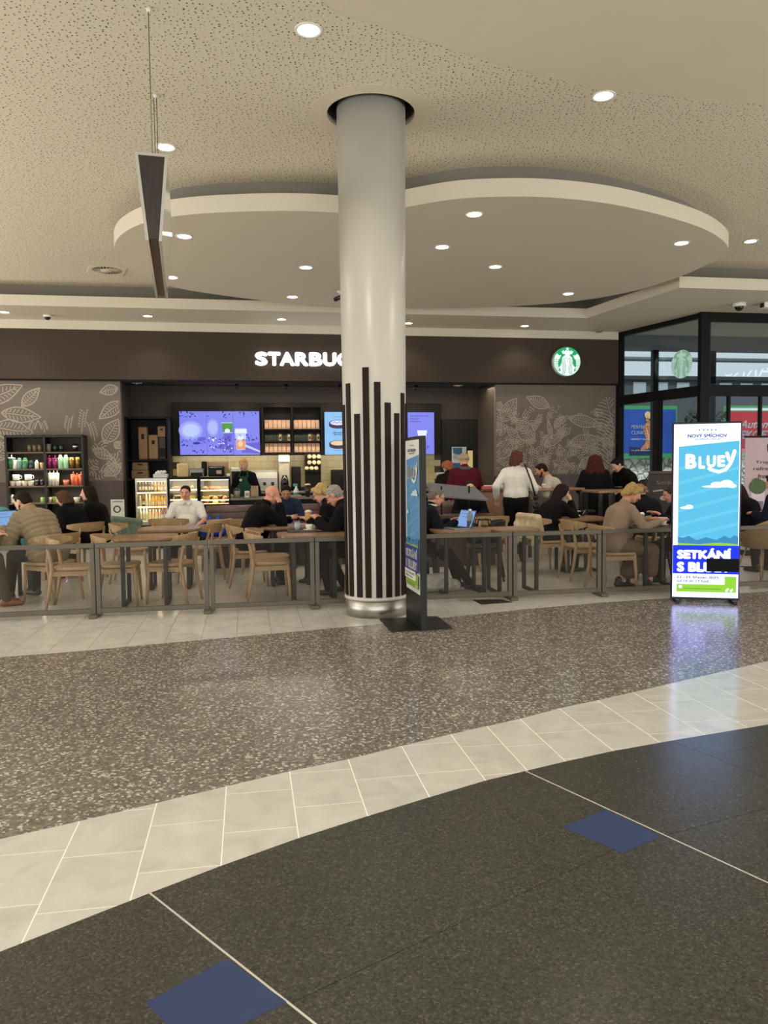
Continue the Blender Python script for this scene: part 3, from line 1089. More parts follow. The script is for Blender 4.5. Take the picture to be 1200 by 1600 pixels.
# red advertising board
x0, x1, z0, z1 = bb(1134, 712, 1310, 634, TB)
wd, hh = x1 - x0, z1 - z0
A = Art(.004)
cl = [M('board_green', '3f9b5a'), M('board_red', 'c2202b', .5, var=.08), M('board_white', 'eef3f6'), M('board_pale', 'c9dcdf', .5)]
A.rect(0, wd, 0, hh, 0)
A.rect(0, wd, hh * .9, hh * .95, 2)
A.rect(0, wd, hh * .06, hh * .88, 1)
fx = lambda px: (px - 1134) / 176 * wd
fz = lambda py: (712 - py) / 78 * hh
A.text('Automyčka', fx(1152), fz(673), fx(1232), fz(656), 2, .02, .2)
A.text('EKOEXPRES', fx(1154), fz(686), fx(1240), fz(673), 3, .03, .12)
A.ell(fx(1168), fz(690.5), wd * .03, hh * .016, 2)
bo = thing('billboard', 'red advertising board with white lettering outside the glass doors', 'billboard', S(x0, TB, z0), ANG)
m = MB(); m.box(0, wd, .01, .2, 0, hh, 0); m.build('board', cl[0], bo)
A.build('print', cl, bo)
# building across the street
x0, x1, z0, z1 = bb(940, 760, 1700, 596, 48)
m = MB()
m.box(x0, x1, 48, 56, 0, z1, 0)
b2_ = thing('building', 'low dark grey building across the street beyond the boards', 'building', S(0, 0, 0), ANG)
m.build('wall', M('street_facade', '4e5356', .8, var=.1), b2_)
for k in range(24):
    m = MB(); xx = x0 + .6 + k * (x1 - x0 - 1) / 24
    m.box(xx, xx + .9, 47.9, 48.0, z1 - 1.15, z1 - .35, 0); m.build('window', M('street_window', 'a9b4bb', .15), b2_)
m = MB(); m.box(x0, x1, 47.7, 48.1, z1 - .2, z1 + .05, 0); m.build('parapet', M('parapet_dark', '33373a', .8), b2_)
ob = st(1000, 561, 44)
m = MB(); m.tube([(ob[0] - 6, 44, ob[1]), (ob[0] + 14, 44, ob[1])], .14, 8)
m.tube([(ob[0] - 5, 44, 0), (ob[0] - 5, 44, ob[1])], .2, 8); m.tube([(ob[0] + 13, 44, 0), (ob[0] + 13, 44, ob[1])], .2, 8)
o = m.build('street_gantry', M('gantry_grey', '5c6468', .6), None, (0, 0, 0), (0, 0, ANG)); tag(o, 'long dark gantry beam high over the street outside', 'gantry')
# dark evergreen shrubs by the boards
for k, (px, lab) in enumerate(((1083, 'dark leafy shrub outside beside the blue advertising board'), (1128, 'dark leafy shrub outside between the two advertising boards'))):
    s_, z_ = st(px, 655, TB - .6)
    rr = random.Random(k)
    m = MB()
    for q in range(260):
        a_, b3 = rr.uniform(0, 6.28), rr.uniform(-1, 1)
        r_ = .5 * math.sqrt(1 - b3 * b3)
        p = Vector((r_ * cos(a_), .15 * r_ * sin(a_), 1.9 + b3 * 1.6))
        m.add([p + Vector((rr.uniform(-.13, .13), rr.uniform(-.1, .1), rr.uniform(-.13, .13))) for _ in range(4)], [(0, 1, 2, 3)], 0)
    sh = thing('shrub', lab, 'shrub', S(s_, TB - .6, 0), ANG)
    f = m.build('foliage', M('dark_foliage', '3b4a38', .8, var=.4, scale=2), sh); f['kind'] = 'stuff'
    m = MB(); m.tube([(0, 0, 0), (.03, 0, 1.0), (-.02, 0, 2.2)], [.06, .05, .03], 8); m.build('stem', M('bark', '4a3d30', .9), sh)
# ================================================================== CEILING FITTINGS
lens_m = EM('lamp_lens', 'fff6e4', 14.0)
trim_m = M('lamp_trim_white', 'e6e2d8', 0.4, var=.02)
def downlight(px, py, z, label, power=62, r=0.105, spot=True, size=None):
    p = at_z(px, py, z)
    d = thing('downlight', label, 'lamp', p, 0, 'recessed downlights')
    m = MB()
    m.lathe([(r * .80, .0), (r * .80, -.004), (r, -.007), (r * 1.06, -.004), (r * 1.06, 0)], 28, (0, 0, 0), 0, cap=False)
    m.build('trim_ring', trim_m, d)
    m = MB(); m.lathe([(0, -.002), (r * .81, -.002)], 28, (0, 0, 0), 0, cap=False)
    m.build('lens', lens_m, d)
    l = bpy.data.lights.new('downlight_beam', 'SPOT')
    l.energy, l.color, l.spot_size, l.spot_blend, l.shadow_soft_size = power, WARM, R(118), 0.6, 0.09
    o = bpy.data.objects.new('downlight_beam', l); COL.objects.link(o); o.parent = d; o.location = (0, 0, -.03)
    return d
for q in [(482, 47, CEIL, 'large round downlight nearest the top of the dotted ceiling'), (943, 150, CEIL, 'round downlight at the edge of the dotted and the smooth ceiling'), (259, 230, CEIL, 'round downlight right beside the wires of the hanging sign'), (1173, 377, CEIL, 'round downlight in the dotted ceiling right of the canopy'),
          (288, 369.5, CAN, 'canopy downlight just right of the hanging sign, upper of two'), (268, 433.5, CAN, 'canopy downlight just right of the hanging sign, lower of two'), (478, 418, CAN, 'left lobe canopy downlight nearer the column, upper of two'), (457, 464, CAN, 'left lobe canopy downlight at the far rim near the column'),
          (741, 335, CAN, 'canopy downlight nearest the front rim of the right lobe'), (691, 386, CAN, 'right lobe canopy downlight closest to the column'), (774, 417, CAN, 'canopy downlight in the middle of the right lobe'), (1065, 380, CAN, 'canopy downlight at the far right tip of the right lobe'), (888, 459, CAN, 'canopy downlight at the far rim of the right lobe')]:
    downlight(*q)
for px, py, lab in [(7, 488, 'leftmost of the small downlights in the soffit over the shop front'), (231, 494, 'soffit downlight below the foot of the hanging sign'), (440, 499, 'soffit downlight above the lit shop name'), (638, 505, 'soffit downlight peeping out right of the column'), (820, 509.5, 'soffit downlight left of the round green sign')]:
    downlight(px, py, SOF, lab, 36, 0.10)
# unseen lamps of the same rows, added as bare beams to light the floor
for x, y in ((-1.8, 2.6), (1.8, 2.2), (4.6, 4.4), (-4.5, 4.6), (0.2, 5.0)):
    l = bpy.data.lights.new('hall_beam', 'SPOT')
    l.energy, l.color, l.spot_size, l.spot_blend, l.shadow_soft_size = 46, WARM, R(118), .6, .09
    o = bpy.data.objects.new('hall_beam', l); COL.objects.link(o); o.location = (x, y, CEIL - .05)
# unlit smoke detectors and cameras
def dome(px, py, z, label, r=.07, dark=True):
    d = thing('security_camera', label, 'camera', at_z(px, py, z))
    m = MB(); m.lathe([(r * 1.15, 0), (r * 1.15, -r * .5), (r, -r * .62), (0, -r * .62)], 18, (0, 0, 0), 0); m.build('housing', trim_m, d)
    m = MB(); m.sph((0, 0, -r * .62), (r * .82, r * .82, r * .8), 16, 8, 0); m.build('dome', M('smoked_dome', '14120f', .1), d)
dome(74, 492, SOF, 'small dark dome camera under the left part of the soffit')
dome(1155, 474, SOF, 'white dome camera under the soffit above the glass entrance', .10)
d = thing('smoke_detector', 'unlit grey disc detector on the soffit near the round green sign', 'detector', at_z(936, 515.5, SOF))
m = MB(); m.lathe([(.09, 0), (.09, -.02), (.06, -.05), (0, -.05)], 18); m.build('housing', M('detector_grey', '8c877c', .5), d)
m = MB(); m.lathe([(.062, -.03), (.068, -.034), (.062, -.038)], 18, cap=False); m.build('vent_ring', M('black_slot', '1d1a16'), d)
p = at_z(531, 455, CAN)
d = thing('security_camera', 'tilted bullet camera under the canopy at the left edge of the column', 'camera', p)
m = MB(); m.lathe([(.05, 0), (.05, -.02), (.015, -.025), (.015, -.09)], 14); m.build('bracket', trim_m, d)
m = MB(); m.tube([(.09, -.05, -.07), (-.09, .05, -.13)], .038, 10); m.tube([(.10, -.055, -.067), (.088, -.05, -.071)], .03, 10, 0); m.build('barrel', M('camera_black', '1b1815', .4), d)
p = at_z(1195, 473, SOF)
d = thing('emergency_lamp', 'flat white box lamp under the soffit at the right edge of the picture', 'lamp', p, ANG)
m = MB(); m.cbox(-.05, .45, -.08, .08, -.10, 0, .01); m.build('housing', trim_m, d)
m = MB(); m.cbox(-.065, -.045, -.05, .05, -.09, -.01, .004); m.build('end_cap', M('black_slot', '1d1a16'), d)
# access hatch outline on the soffit
pa = [at_z(*q, SOF) for q in ((1086, 482.5), (1113, 473), (1180, 474.5), (1180, 482))]
# hanging wayfinding sign seen end-on
n0, n1 = at_y(240, 243, 5.65), at_y(240, 365, 5.65)
f1 = at_y(252.3, 457, 7.55)
dr = Vector((f1.x - n1.x, f1.y - n1.y, 0)); Ls = dr.length
zt_, zb_ = n0.z, n1.z
hs = thing('hanging_sign', 'wedge shaped white sign with a dark wooden core hanging from two wires', 'sign', (n1.x, n1.y, zb_), math.atan2(dr.y, dr.x) - pi / 2)
hT = zt_ - zb_
wt, wb = .092, .034
gloss = M('glossy_white_panel', 'b9b4a8', .12, var=.02)
for sg, nm in ((1, 'side_panel'), (-1, 'side_panel')):
    m = MB()
    q = [(sg * wb, 0, -.05), (sg * (wb + .022), 0, -.05), (sg * (wt + .022), 0, hT), (sg * wt, 0, hT)]
    vs = q + [(x, Ls, z) for x, _, z in q]
    fcs = [(0, 1, 2, 3), (7, 6, 5, 4), (0, 4, 5, 1), (1, 5, 6, 2), (2, 6, 7, 3), (3, 7, 4, 0)]
    m.add(vs, fcs if sg > 0 else [f[::-1] for f in fcs], 0)
    m.build(nm, gloss, hs)
m = MB(); m.cbox(-wt - .022, wt + .022, 0, Ls, hT, hT + .02, .004); m.build('top_panel', gloss, hs)
m = MB()
q = [(-wb, .012, -.02), (wb, .012, -.02), (wt, .012, hT), (-wt, .012, hT)]
vs = q + [(x, Ls - .012, z) for x, _, z in q]
m.add(vs, [(0, 1, 2, 3), (7, 6, 5, 4), (0, 4, 5, 1)], 0)
m.build('wooden_core', wood('dark_core_wood', '1f1511', '33241d', .45, 10, 10, 1), hs)
m = MB(); m.box(-wb + .001, wb - .001, .02, Ls - .02, -.026, -.02, 0); m.build('bottom_strip', M('brown_strip', '5f473d', .5), hs)
for y, off in ((.25, .0), (Ls - .35, .0)):
    for x in ((-.012, .012) if y > 1 else (0,)):
        m = MB(); m.tube([(x, y, hT + .01), (x, y, CEIL - zb_)], .0035, 6); m.build('wire', M('steel_wire', '6f6a60', .4, .6), hs)
    m = MB(); m.lathe([(.012, -.03), (.02, 0)], 10, (0, y, CEIL - zb_)); m.build('wire_anchor', trim_m, hs)

# ================================================================== LIT SHOP SIGNS
lit = EM('lit_white_sign', 'f6fbff', 2.6)
sign = thing('shop_sign', 'lit white capital letters of the shop name on the brown fascia', 'sign', S(0, T_FAS, 0), ANG)
xs = [398.5, 418.5, 437, 461, 483, 504.5, 526, 547, 567]
xe = [418, 438, 460, 481.5, 503.5, 525, 546, 567.5, 584]
for ch, a_, e_ in zip('STARBUCKS', xs, xe):
    yb = 571.5 + (a_ - 398) * .0095
    s_a, z_b = st(a_, yb, T_FAS); s_e, z_t = st(e_, yb - 20.8, T_FAS)
    A = Art(0); A.text(ch, s_a, z_b, s_e, z_t, 0, .05)
    fr_ = [tuple(f) for f in A.f]
    vs = [(v[0], -.09, v[2]) for v in A.v] + [(v[0], -.02, v[2]) for v in A.v]
    n_ = len(A.v)
    m = MB()
    from collections import Counter
    ed = Counter(); 
    for f in fr_:
        for i in range(len(f)):
            ed[(f[i], f[(i + 1) % len(f)])] += 1
    sides = [(b3, a3, a3 + n_, b3 + n_) for (a3, b3) in ed if (b3, a3) not in ed]
    m.add(vs, fr_ + sides + [tuple(i + n_ for i in f[::-1]) for f in fr_], 0)
    m.build('letter', lit, sign)
m = MB(); s_a, z_b = st(398, 573, T_FAS); s_e, _ = st(584, 573, T_FAS)
m.box(s_a, s_e, -.03, -.005, z_b + .10, z_b + .14, 0); m.build('mounting_rail', M('black_rail', '191613', .5), sign)

def siren(A, r, W=1, G=0, D=2):
    """round two-tailed siren emblem of radius r: crown with star, wavy hair, striped tails"""
    A.ell(0, 0, r, r, G, 48)
    u = r
    P = lambda pts: [(x * u, z * u) for x, z in pts]
    for sg in (1, -1):
        X = lambda pts: [(sg * x * u, z * u) for x, z in pts]
        # hair mass
        A.poly(X([(0, .42), (.2, .40), (.36, .28), (.42, .08), (.43, -.12), (.50, -.30), (.66, -.45), (.74, -.62), (.60, -.78), (.35, -.93), (.0, -.985)]), W)
        # tail with fin
        A.poly(X([(.72, .55), (.88, .42), (.97, .15), (.985, -.10), (.93, -.34), (.80, -.58), (.66, -.72), (.52, -.60), (.62, -.44), (.68, -.22), (.66, .02), (.60, .16), (.55, .20), (.44, .44), (.58, .40), (.66, .46)]), W)
        for k in range(7):
            a0 = .10 - k * .125
            A.stroke(X([(.60 + .02 * (k % 2) - .02 * max(0, k - 3), a0), (.80 - .03 * max(0, k - 3), a0 + .035), (.985 - .045 * max(0, k - 2) ** 1.1, a0 + .01)]), u * .035, G)
        # hair waves
        for q in range(3):
            x0 = .14 + .10 * q
            A.stroke(X([(x0 + .02 + .06 * sin(1.2 + 5.2 * (t_ / 14)) + .10 * max(0, t_ / 14 - .45), .26 - .06 * q - 1.16 * t_ / 14 + .02 * q) for t_ in range(15)]), u * .03, D)
        A.poly(X([(.52, -.52), (.60, -.44), (.63, -.64), (.50, -.72)]), G)
        # crown points
        A.poly(X([(.0, .56), (.34, .50), (.46, .74), (.34, .68), (.30, .80), (.20, .66), (.13, .80), (.0, .70)]), W)
    A.poly(P([(0, .98)] + [(.16 * sin(pi * k / 5) if k % 2 == 0 else .07 * sin(pi * k / 5), .86 + (.12 if k % 2 == 0 else .05) * cos(pi * k / 5)) for k in range(1, 10)][::1]), W)
    A.stroke(P([(-.42 + .84 * t_ / 10, .44 + .08 * sin(pi * t_ / 10)) for t_ in range(11)]), u * .03, G)
    # face
    A.ell(0, .16, .19 * u, .25 * u, W, 20)
    for sg in (1, -1):
        A.ell(sg * .09 * u, .20 * u, .045 * u, .022 * u, D, 10)
    A.stroke(P([(-.05, .02), (0, .0), (.05, .02)]), u * .03, D)
p = st(882.5, 566, T_FAS)
pr = st(903.5, 566, T_FAS)
rr_ = pr[0] - p[0]
ss = thing('emblem_sign', 'round lit green and white siren emblem sign on the brown fascia', 'sign', S(p[0], T_FAS, p[1]), ANG)
m = MB(); m.T = Matrix.Rotation(pi / 2, 4, 'X'); m.lathe([(rr_, 0), (rr_, .12), (0, .12)], 40); m.T = None
m.build('lightbox', M('lightbox_side', 'd7e2d8', .4), ss)
A = Art(.0008); siren(A, rr_ * .995)
A.build('emblem', [EM('lit_green', '00a862', 1.15), EM('lit_emblem_white', 'f2fffa', 1.12), EM('lit_grey_line', '5d8478', .8)], ss, (0, -.121, 0))
# same emblem as a pale film on the corner glazing
k_ = (1066 - 985) / (1101 - 985)
vv = (Vector(pA) + ret * .80)
tq = vv.y
best = None
for i in range(200):
    w_ = Vector(pA) + ret * (i / 200)
    d_ = abs(st(1066, 569, w_.y)[0] - w_.x)
    if best is None or d_ < best[0]:
        best = (d_, w_, st(1066, 569, w_.y)[1])
fl = thing('window_emblem', 'pale green siren emblem film stuck on the corner glass', 'sticker', S(best[1].x, best[1].y, best[2]), ANG + ra)
A = Art(.0006); siren(A, .29)
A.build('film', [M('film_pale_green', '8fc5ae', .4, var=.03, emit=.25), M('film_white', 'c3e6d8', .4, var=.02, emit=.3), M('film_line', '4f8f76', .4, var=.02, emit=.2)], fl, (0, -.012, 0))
# ================================================================== FREE-STANDING SIGNS
def poster(A, w, h, c, patch=False, small=False):
    """tall poster: white head, sky panel, blue title band, green foot (colour slots in c)"""
    WH, SKY, SKY2, BLUE, GREEN, NAVY, CLOUD, HILL, BLACK = range(9)
    f = lambda x, y: (x * w, (1 - y) * h)          # x 0..1 from left, y 0..1 from the top
    R4 = lambda x0, y0, x1, y1, m: A.poly([f(x0, y1), f(x1, y1), f(x1, y0), f(x0, y0)], m)
    T = lambda t, x0, y0, x1, y1, m, b=0., sh=0.: A.text(t, x0 * w, (1 - y1) * h, x1 * w, (1 - y0) * h, m, b, sh)
    R4(0, 0, 1, 1, WH)
    A.poly([f(.075, .70), f(.985, .70), f(.985, .098), f(.075, .128)], SKY)
    for k in range(6):
        A.poly([f(.075, .25 + k * .08), f(.985, .16 + k * .08), f(.985, .18 + k * .08), f(.075, .27 + k * .08)], SKY2)
    for k in range(5):
        x = .385 + k * .06
        A.poly([(x * w + (.018 if q % 2 == 0 else .008) * w * sin(q * pi / 5), (1 - .035) * h + (.018 if q % 2 == 0 else .008) * w * cos(q * pi / 5)) for q in range(10)][::-1], NAVY)
    T('NOVÝ SMÍCHOV', .205, .053, .80, .078, NAVY, .035)
    T('SHOPPING CENTER', .315, .083, .70, .092, NAVY, .02)
    # bubbly title
    T('B', .175, .170, .345, .256, WH, .055); T('L', .375, .185, .475, .256, WH, .055); T('U', .495, .180, .635, .250, WH, .055); T('E', .655, .180, .775, .246, WH, .055)
    A.stroke([f(.80, .170), f(.83, .205), f(.855, .215)], w * .055, WH)
    A.stroke([f(.91, .158), f(.885, .195), f(.845, .232), f(.78, .262), f(.68, .274), f(.56, .262), f(.52, .25)], w * .055, WH)
    A.ell(.91 * w, (1 - .158) * h, .028 * w, .028 * w, WH, 12); A.ell(.80 * w, (1 - .170) * h, .028 * w, .028 * w, WH, 12)
    for cx_, cy_, rx, rz in ((.62, .358, .19, .007), (.66, .345, .10, .014), (.80, .342, .10, .022), (.88, .355, .07, .012), (.20, .48, .10, .008), (.24, .474, .06, .012)):
        A.ell(cx_ * w, (1 - cy_) * h, rx * w, rz * h, CLOUD, 18)
    A.poly([f(.075, .70), f(.985, .70), f(.985, .645), f(.93, .637), f(.86, .655), f(.78, .640), f(.66, .665), f(.5, .65), f(.36, .668), f(.24, .642), f(.15, .655), f(.075, .648)], HILL)
    A.poly([f(.075, .70), f(.985, .70), f(.985, .688), f(.7, .680), f(.4, .690), f(.075, .684)], GREEN)
    R4(0, .697, 1, .862, BLUE)
    T('SETKÁNÍ', .062, .712, .885, .777, WH, .07)
    if patch:
        T('S BLUEY', .062, .793, .89, .852, WH, .07)
        R4(.515, .772, 1.0, .848, BLACK)
    else:
        T('S BLUEY', .062, .793, .89, .852, WH, .07)
    R4(.06, .875, .965, .968, GREEN)
    R4(.0, .862, .79, .922, WH)
    T('22.–23. březen 2025', .062, .873, .70, .889, NAVY, .025)
    T('od 10 do 17 hod.', .062, .896, .56, .911, NAVY, .025)
    A.ell(.12 * w, (1 - .938) * h, .028 * w, .008 * h, WH, 14)
    A.stroke([f(.17, .947), f(.74, .949)], w * .006, NAVY)
    A.stroke([f(.81, .962), f(.85, .944)], w * .03, WH); A.stroke([f(.88, .962), f(.91, .946)], w * .03, WH)
    T('WWW.NOVYSMICHOV.CZ', .5, .980, .95, .985, NAVY, .01)

# LED poster on the right
g0 = at_z(1101, 941.5, 0)
Yl = g0.y
k_ = Yl / FPX
led_w, led_h = 101.5 * k_, 283.5 * k_
led = thing('led_poster', 'tall bright LED poster stand with blue title band by the barriers', 'sign', (g0.x, g0.y, 0), R(-13))
m = MB(); m.cbox(-led_w / 2, led_w / 2, 0, .045, .03, led_h, .006)
m.build('casing', M('led_black_case', '0f0f14', .4, .2), led)
for x in (-led_w / 2 + .06, led_w / 2 - .06):
    m = MB(); m.cbox(x - .022, x + .022, -.10, .18, 0, .035, .006); m.build('foot', M('led_black_case', '0f0f14'), led)
sc = [EM('led_white', 'b4bdff', 3.0), EM('led_sky', '55bfe6', 1.15), EM('led_sky_light', '66c9ea', 1.15), EM('led_blue', '0226e6', 1.5), EM('led_green', '93d433', 1.15), EM('led_navy', '2c3577', .7), EM('led_cloud', 'c9dcff', 2.0), EM('led_hill', '3a93c8', 1.0), M('dead_led_module', '0a0a0e', .5, spec=.1)]
A = Art(.0005); poster(A, led_w - .03, led_h - .075, sc, True)
o = A.build('screen', sc, led, (-led_w / 2 + .015, -.001, .055)); o['label'] = 'lit LED picture with a dead black patch at the lower right'

# black totem beside the column, seen almost edge-on
b0, b1 = at_z(634.5, 966.5, 0), at_z(658.5, 986.5, 0)
dv = b1 - b0
Lw = dv.length
ta = math.atan2(dv.y, dv.x)
tot_h = (CAM_Z + (726.5 - 681) * b1.y / FPX)
tot = thing('sign_totem', 'black poster totem on a flat steel base right of the column', 'sign', b0, ta)
tb_m = M('satin_black_steel', '15140f', .45, .3, var=.05)
m = MB(); m.cbox(0, Lw, 0, .055, .008, tot_h, .004); m.build('panel', tb_m, tot)
bp = [at_z(*q, 0) for q in ((592.5, 967.8), (611.5, 988.3), (708, 983), (683.6, 964.0))]
ca_, sa_ = cos(-ta), sin(-ta)
lp = [((p.x - b0.x) * ca_ - (p.y - b0.y) * sa_, (p.x - b0.x) * sa_ + (p.y - b0.y) * ca_) for p in bp]
m = MB(); m.prism(lp, 0, .009, 0); m.build('base_plate', tb_m, tot)
pc = [M('print_white', 'cfcdc4', .5, var=.02), M('print_sky', '4f86b4', .5, var=.02), M('print_sky_light', '5a90bb', .5, var=.02), M('print_blue', '27357c', .5, var=.02), M('print_green', '7f9a3a', .5, var=.02), M('print_navy', '23283f', .5), M('print_cloud', 'b9c6cd', .5, var=.02), M('print_hill', '3d6e97', .5, var=.02), M('print_black', '15151a', .5)]
A = Art(.0004); pw_, ph_ = Lw * .88, tot_h * .80; poster(A, pw_, ph_, pc, False)
A.build('poster', pc, tot, (Lw * .07, -.001, tot_h - ph_ - .03))
# ================================================================== BARRIERS
bar_m = M('taupe_barrier_metal', '585246', .45, .25, var=.05)
T_B = 8.0
def barrier(px0, px1, label, rails_to=None, foot=True):
    s0 = st(px0, 890, T_B)[0]; s1 = st(px1, 890, T_B)[0]
    wdt = s1 - s0
    b = thing('cafe_barrier', label, 'barrier', S(s0, T_B, 0), ANG, 'low mesh barriers along the cafe')
    zt, zb = .735, .032
    for nm, bx in (('top_rail', (0, wdt, -.02, .02, zt - .045, zt)), ('bottom_rail', (0, wdt, -.018, .018, zb, zb + .05)), ('post', (0, .045, -.022, .022, 0.012, zt - .045)), ('post', (wdt - .045, wdt, -.022, .022, 0.012, zt - .045))):
        m = MB(); m.cbox(*bx, .004); m.build(nm, bar_m, b)
    m = MB()
    p = .021
    z0, z1, x0, x1 = zb + .05, zt - .045, .045, wdt - .045
    def seg(a_, b2):
        d = Vector((b2[0] - a_[0], b2[1] - a_[1])); L = d.length
        if L < .004:
            return
        n_ = Vector((-d.y, d.x)) / L * .0008
        m.add([(a_[0] - n_.x, -.001, a_[1] - n_.y), (b2[0] - n_.x, -.001, b2[1] - n_.y), (b2[0] + n_.x, -.001, b2[1] + n_.y), (a_[0] + n_.x, -.001, a_[1] + n_.y)], [(0, 1, 2, 3)], 0)
    hz = z1 - z0
    k = -hz
    while k < x1 - x0:
        a_, e_ = max(0, k), min(x1 - x0, k + hz)
        if e_ > a_:
            seg((x0 + a_, z0 + a_ - k), (x0 + e_, z0 + e_ - k))
            seg((x0 + a_, z1 - (a_ - k)), (x0 + e_, z1 - (e_ - k)))
        k += p
    o = m.build('mesh_panel', M('mesh_wire', '4d483e', .6, .2, var=.05), b); o['kind'] = 'stuff'
    if foot:
        m = MB(); m.cbox(wdt - .055, wdt + .03, -.14, .12, 0, .035, .005); m.build('foot', bar_m, b)
    return b
for a_, e_, lab in [(-40, 148.5, 'mesh barrier section at the left edge in front of the man in the puffer jacket'), (149.5, 326, 'mesh barrier section in front of the two empty wooden chairs and their table'), (328, 491.5, 'mesh barrier section left of the column, in front of the lone pair of chairs'), (492.5, 648, 'mesh barrier section half hidden behind the column'), (650, 799.5, 'mesh barrier section just right of the black totem'), (801, 938.5, 'mesh barrier section in front of the chair with the cream coat'), (940, 1080, 'mesh barrier section in front of the woman in beige'), (1082, 1240, 'mesh barrier section right of the bright poster stand')]:
    barrier(a_, e_, lab)

# ================================================================== CHAIRS AND TABLES
oak = wood('light_oak', '9a7e5a', 'ae926c', .42, 2, 9, 2)
oak_d = wood('warm_oak_top', '7c5c3f', '92704f', .3, 9, 1.2, 1)
black_w = M('black_stained_wood', '17140f', .45, var=.1)
blkmetal = M('dark_table_metal', '2a2824', .45, .4)
def chair(label, mat=oak):
    c = thing('dining_chair', label, 'chair', (0, 0, 0), 0, 'cafe dining chairs')
    m = MB()
    pts = []
    for k in range(24):
        a_ = 2 * pi * k / 24
        x = .235 * math.copysign(abs(cos(a_)) ** .55, cos(a_)); y = .215 * math.copysign(abs(sin(a_)) ** .55, sin(a_))
        pts.append((x * (1 + .06 * y / .2), y))
    vs = [(x, y, z) for x, y in pts for z in (.42, .445)] + [(x * .93, y * .93, .452) for x, y in pts] + [(x * .55, y * .55, .444) for x, y in pts] + [(0, 0, .44), (0, 0, .42)]
    n = 24; fs = []
    for k in range(n):
        j = (k + 1) % n
        fs += [(2 * k, 2 * j, 2 * j + 1, 2 * k + 1), (2 * k + 1, 2 * j + 1, 2 * n + j, 2 * n + k), (2 * n + k, 2 * n + j, 3 * n + j, 3 * n + k), (3 * n + k, 3 * n + j, 4 * n), (2 * j, 2 * k, 4 * n + 1)]
    m.add(vs, fs, 0, True)
    m.build('seat', mat, c)
    for sx in (-1, 1):
        m = MB(); m.tube([(sx * .205, .20, 0), (sx * .20, .185, .22), (sx * .195, .17, .425)], [.013, .019, .022], 8); m.build('leg', mat, c)
        m = MB(); m.tube([(sx * .20, -.27, 0), (sx * .2, -.225, .22), (sx * .205, -.195, .44), (sx * .2, -.215, .58), (sx * .19, -.25, .70)], [.013, .019, .022, .018, .014], 8); m.build('leg', mat, c)
        m = MB(); m.bar((sx * .2, -.2, .385), (sx * .197, .175, .385), .02, .05); m.build('apron', mat, c)
    m = MB(); m.bar((-.19, .172, .392), (.19, .172, .392), .02, .045); m.build('apron', mat, c)
    # curved back board wrapping round the sitter, ends drawn to blunt points
    m = MB()
    N_ = 16
    vs, fs = [], []
    for k in range(N_ + 1):
        u = -1 + 2 * k / N_
        x = .285 * sin(u * 1.25) / sin(1.25)
        y = -.275 + .17 * (u * u) 
        hh = .062 * (1 - .62 * abs(u) ** 2.6)
        zc_ = .705 + .012 * u * u
        for dy, dz in ((-.012, -hh), (.012, -hh * .96), (.016, hh), (-.008, hh)):
            vs.append((x, y + dy - dz * .18, zc_ + dz))
    for k in range(N_):
        for q in range(4):
            fs.append((4 * k + q, 4 * k + (q + 1) % 4, 4 * k + 4 + (q + 1) % 4, 4 * k + 4 + q))
    fs += [(3, 2, 1, 0), tuple(4 * N_ + q for q in range(4))]
    m.add(vs, [f[::-1] for f in fs], 0, False)
    m.build('backrest', mat, c)
    return c
_ch = {}
def place_chair(px, py, face, label, mat='oak', y=None):
    """px,py: pixel of the floor point under the seat centre; face: degrees, 0 = away from the camera, 90 = left, -90 = right"""
    p = at_z(px, py, 0)
    if mat not in _ch:
        _ch[mat] = chair(label, oak if mat == 'oak' else black_w)
        c = _ch[mat]; c.location, c.rotation_euler = p, (0, 0, R(face))
        return c
    return dup(_ch[mat], p, R(face), label)
CH = {}
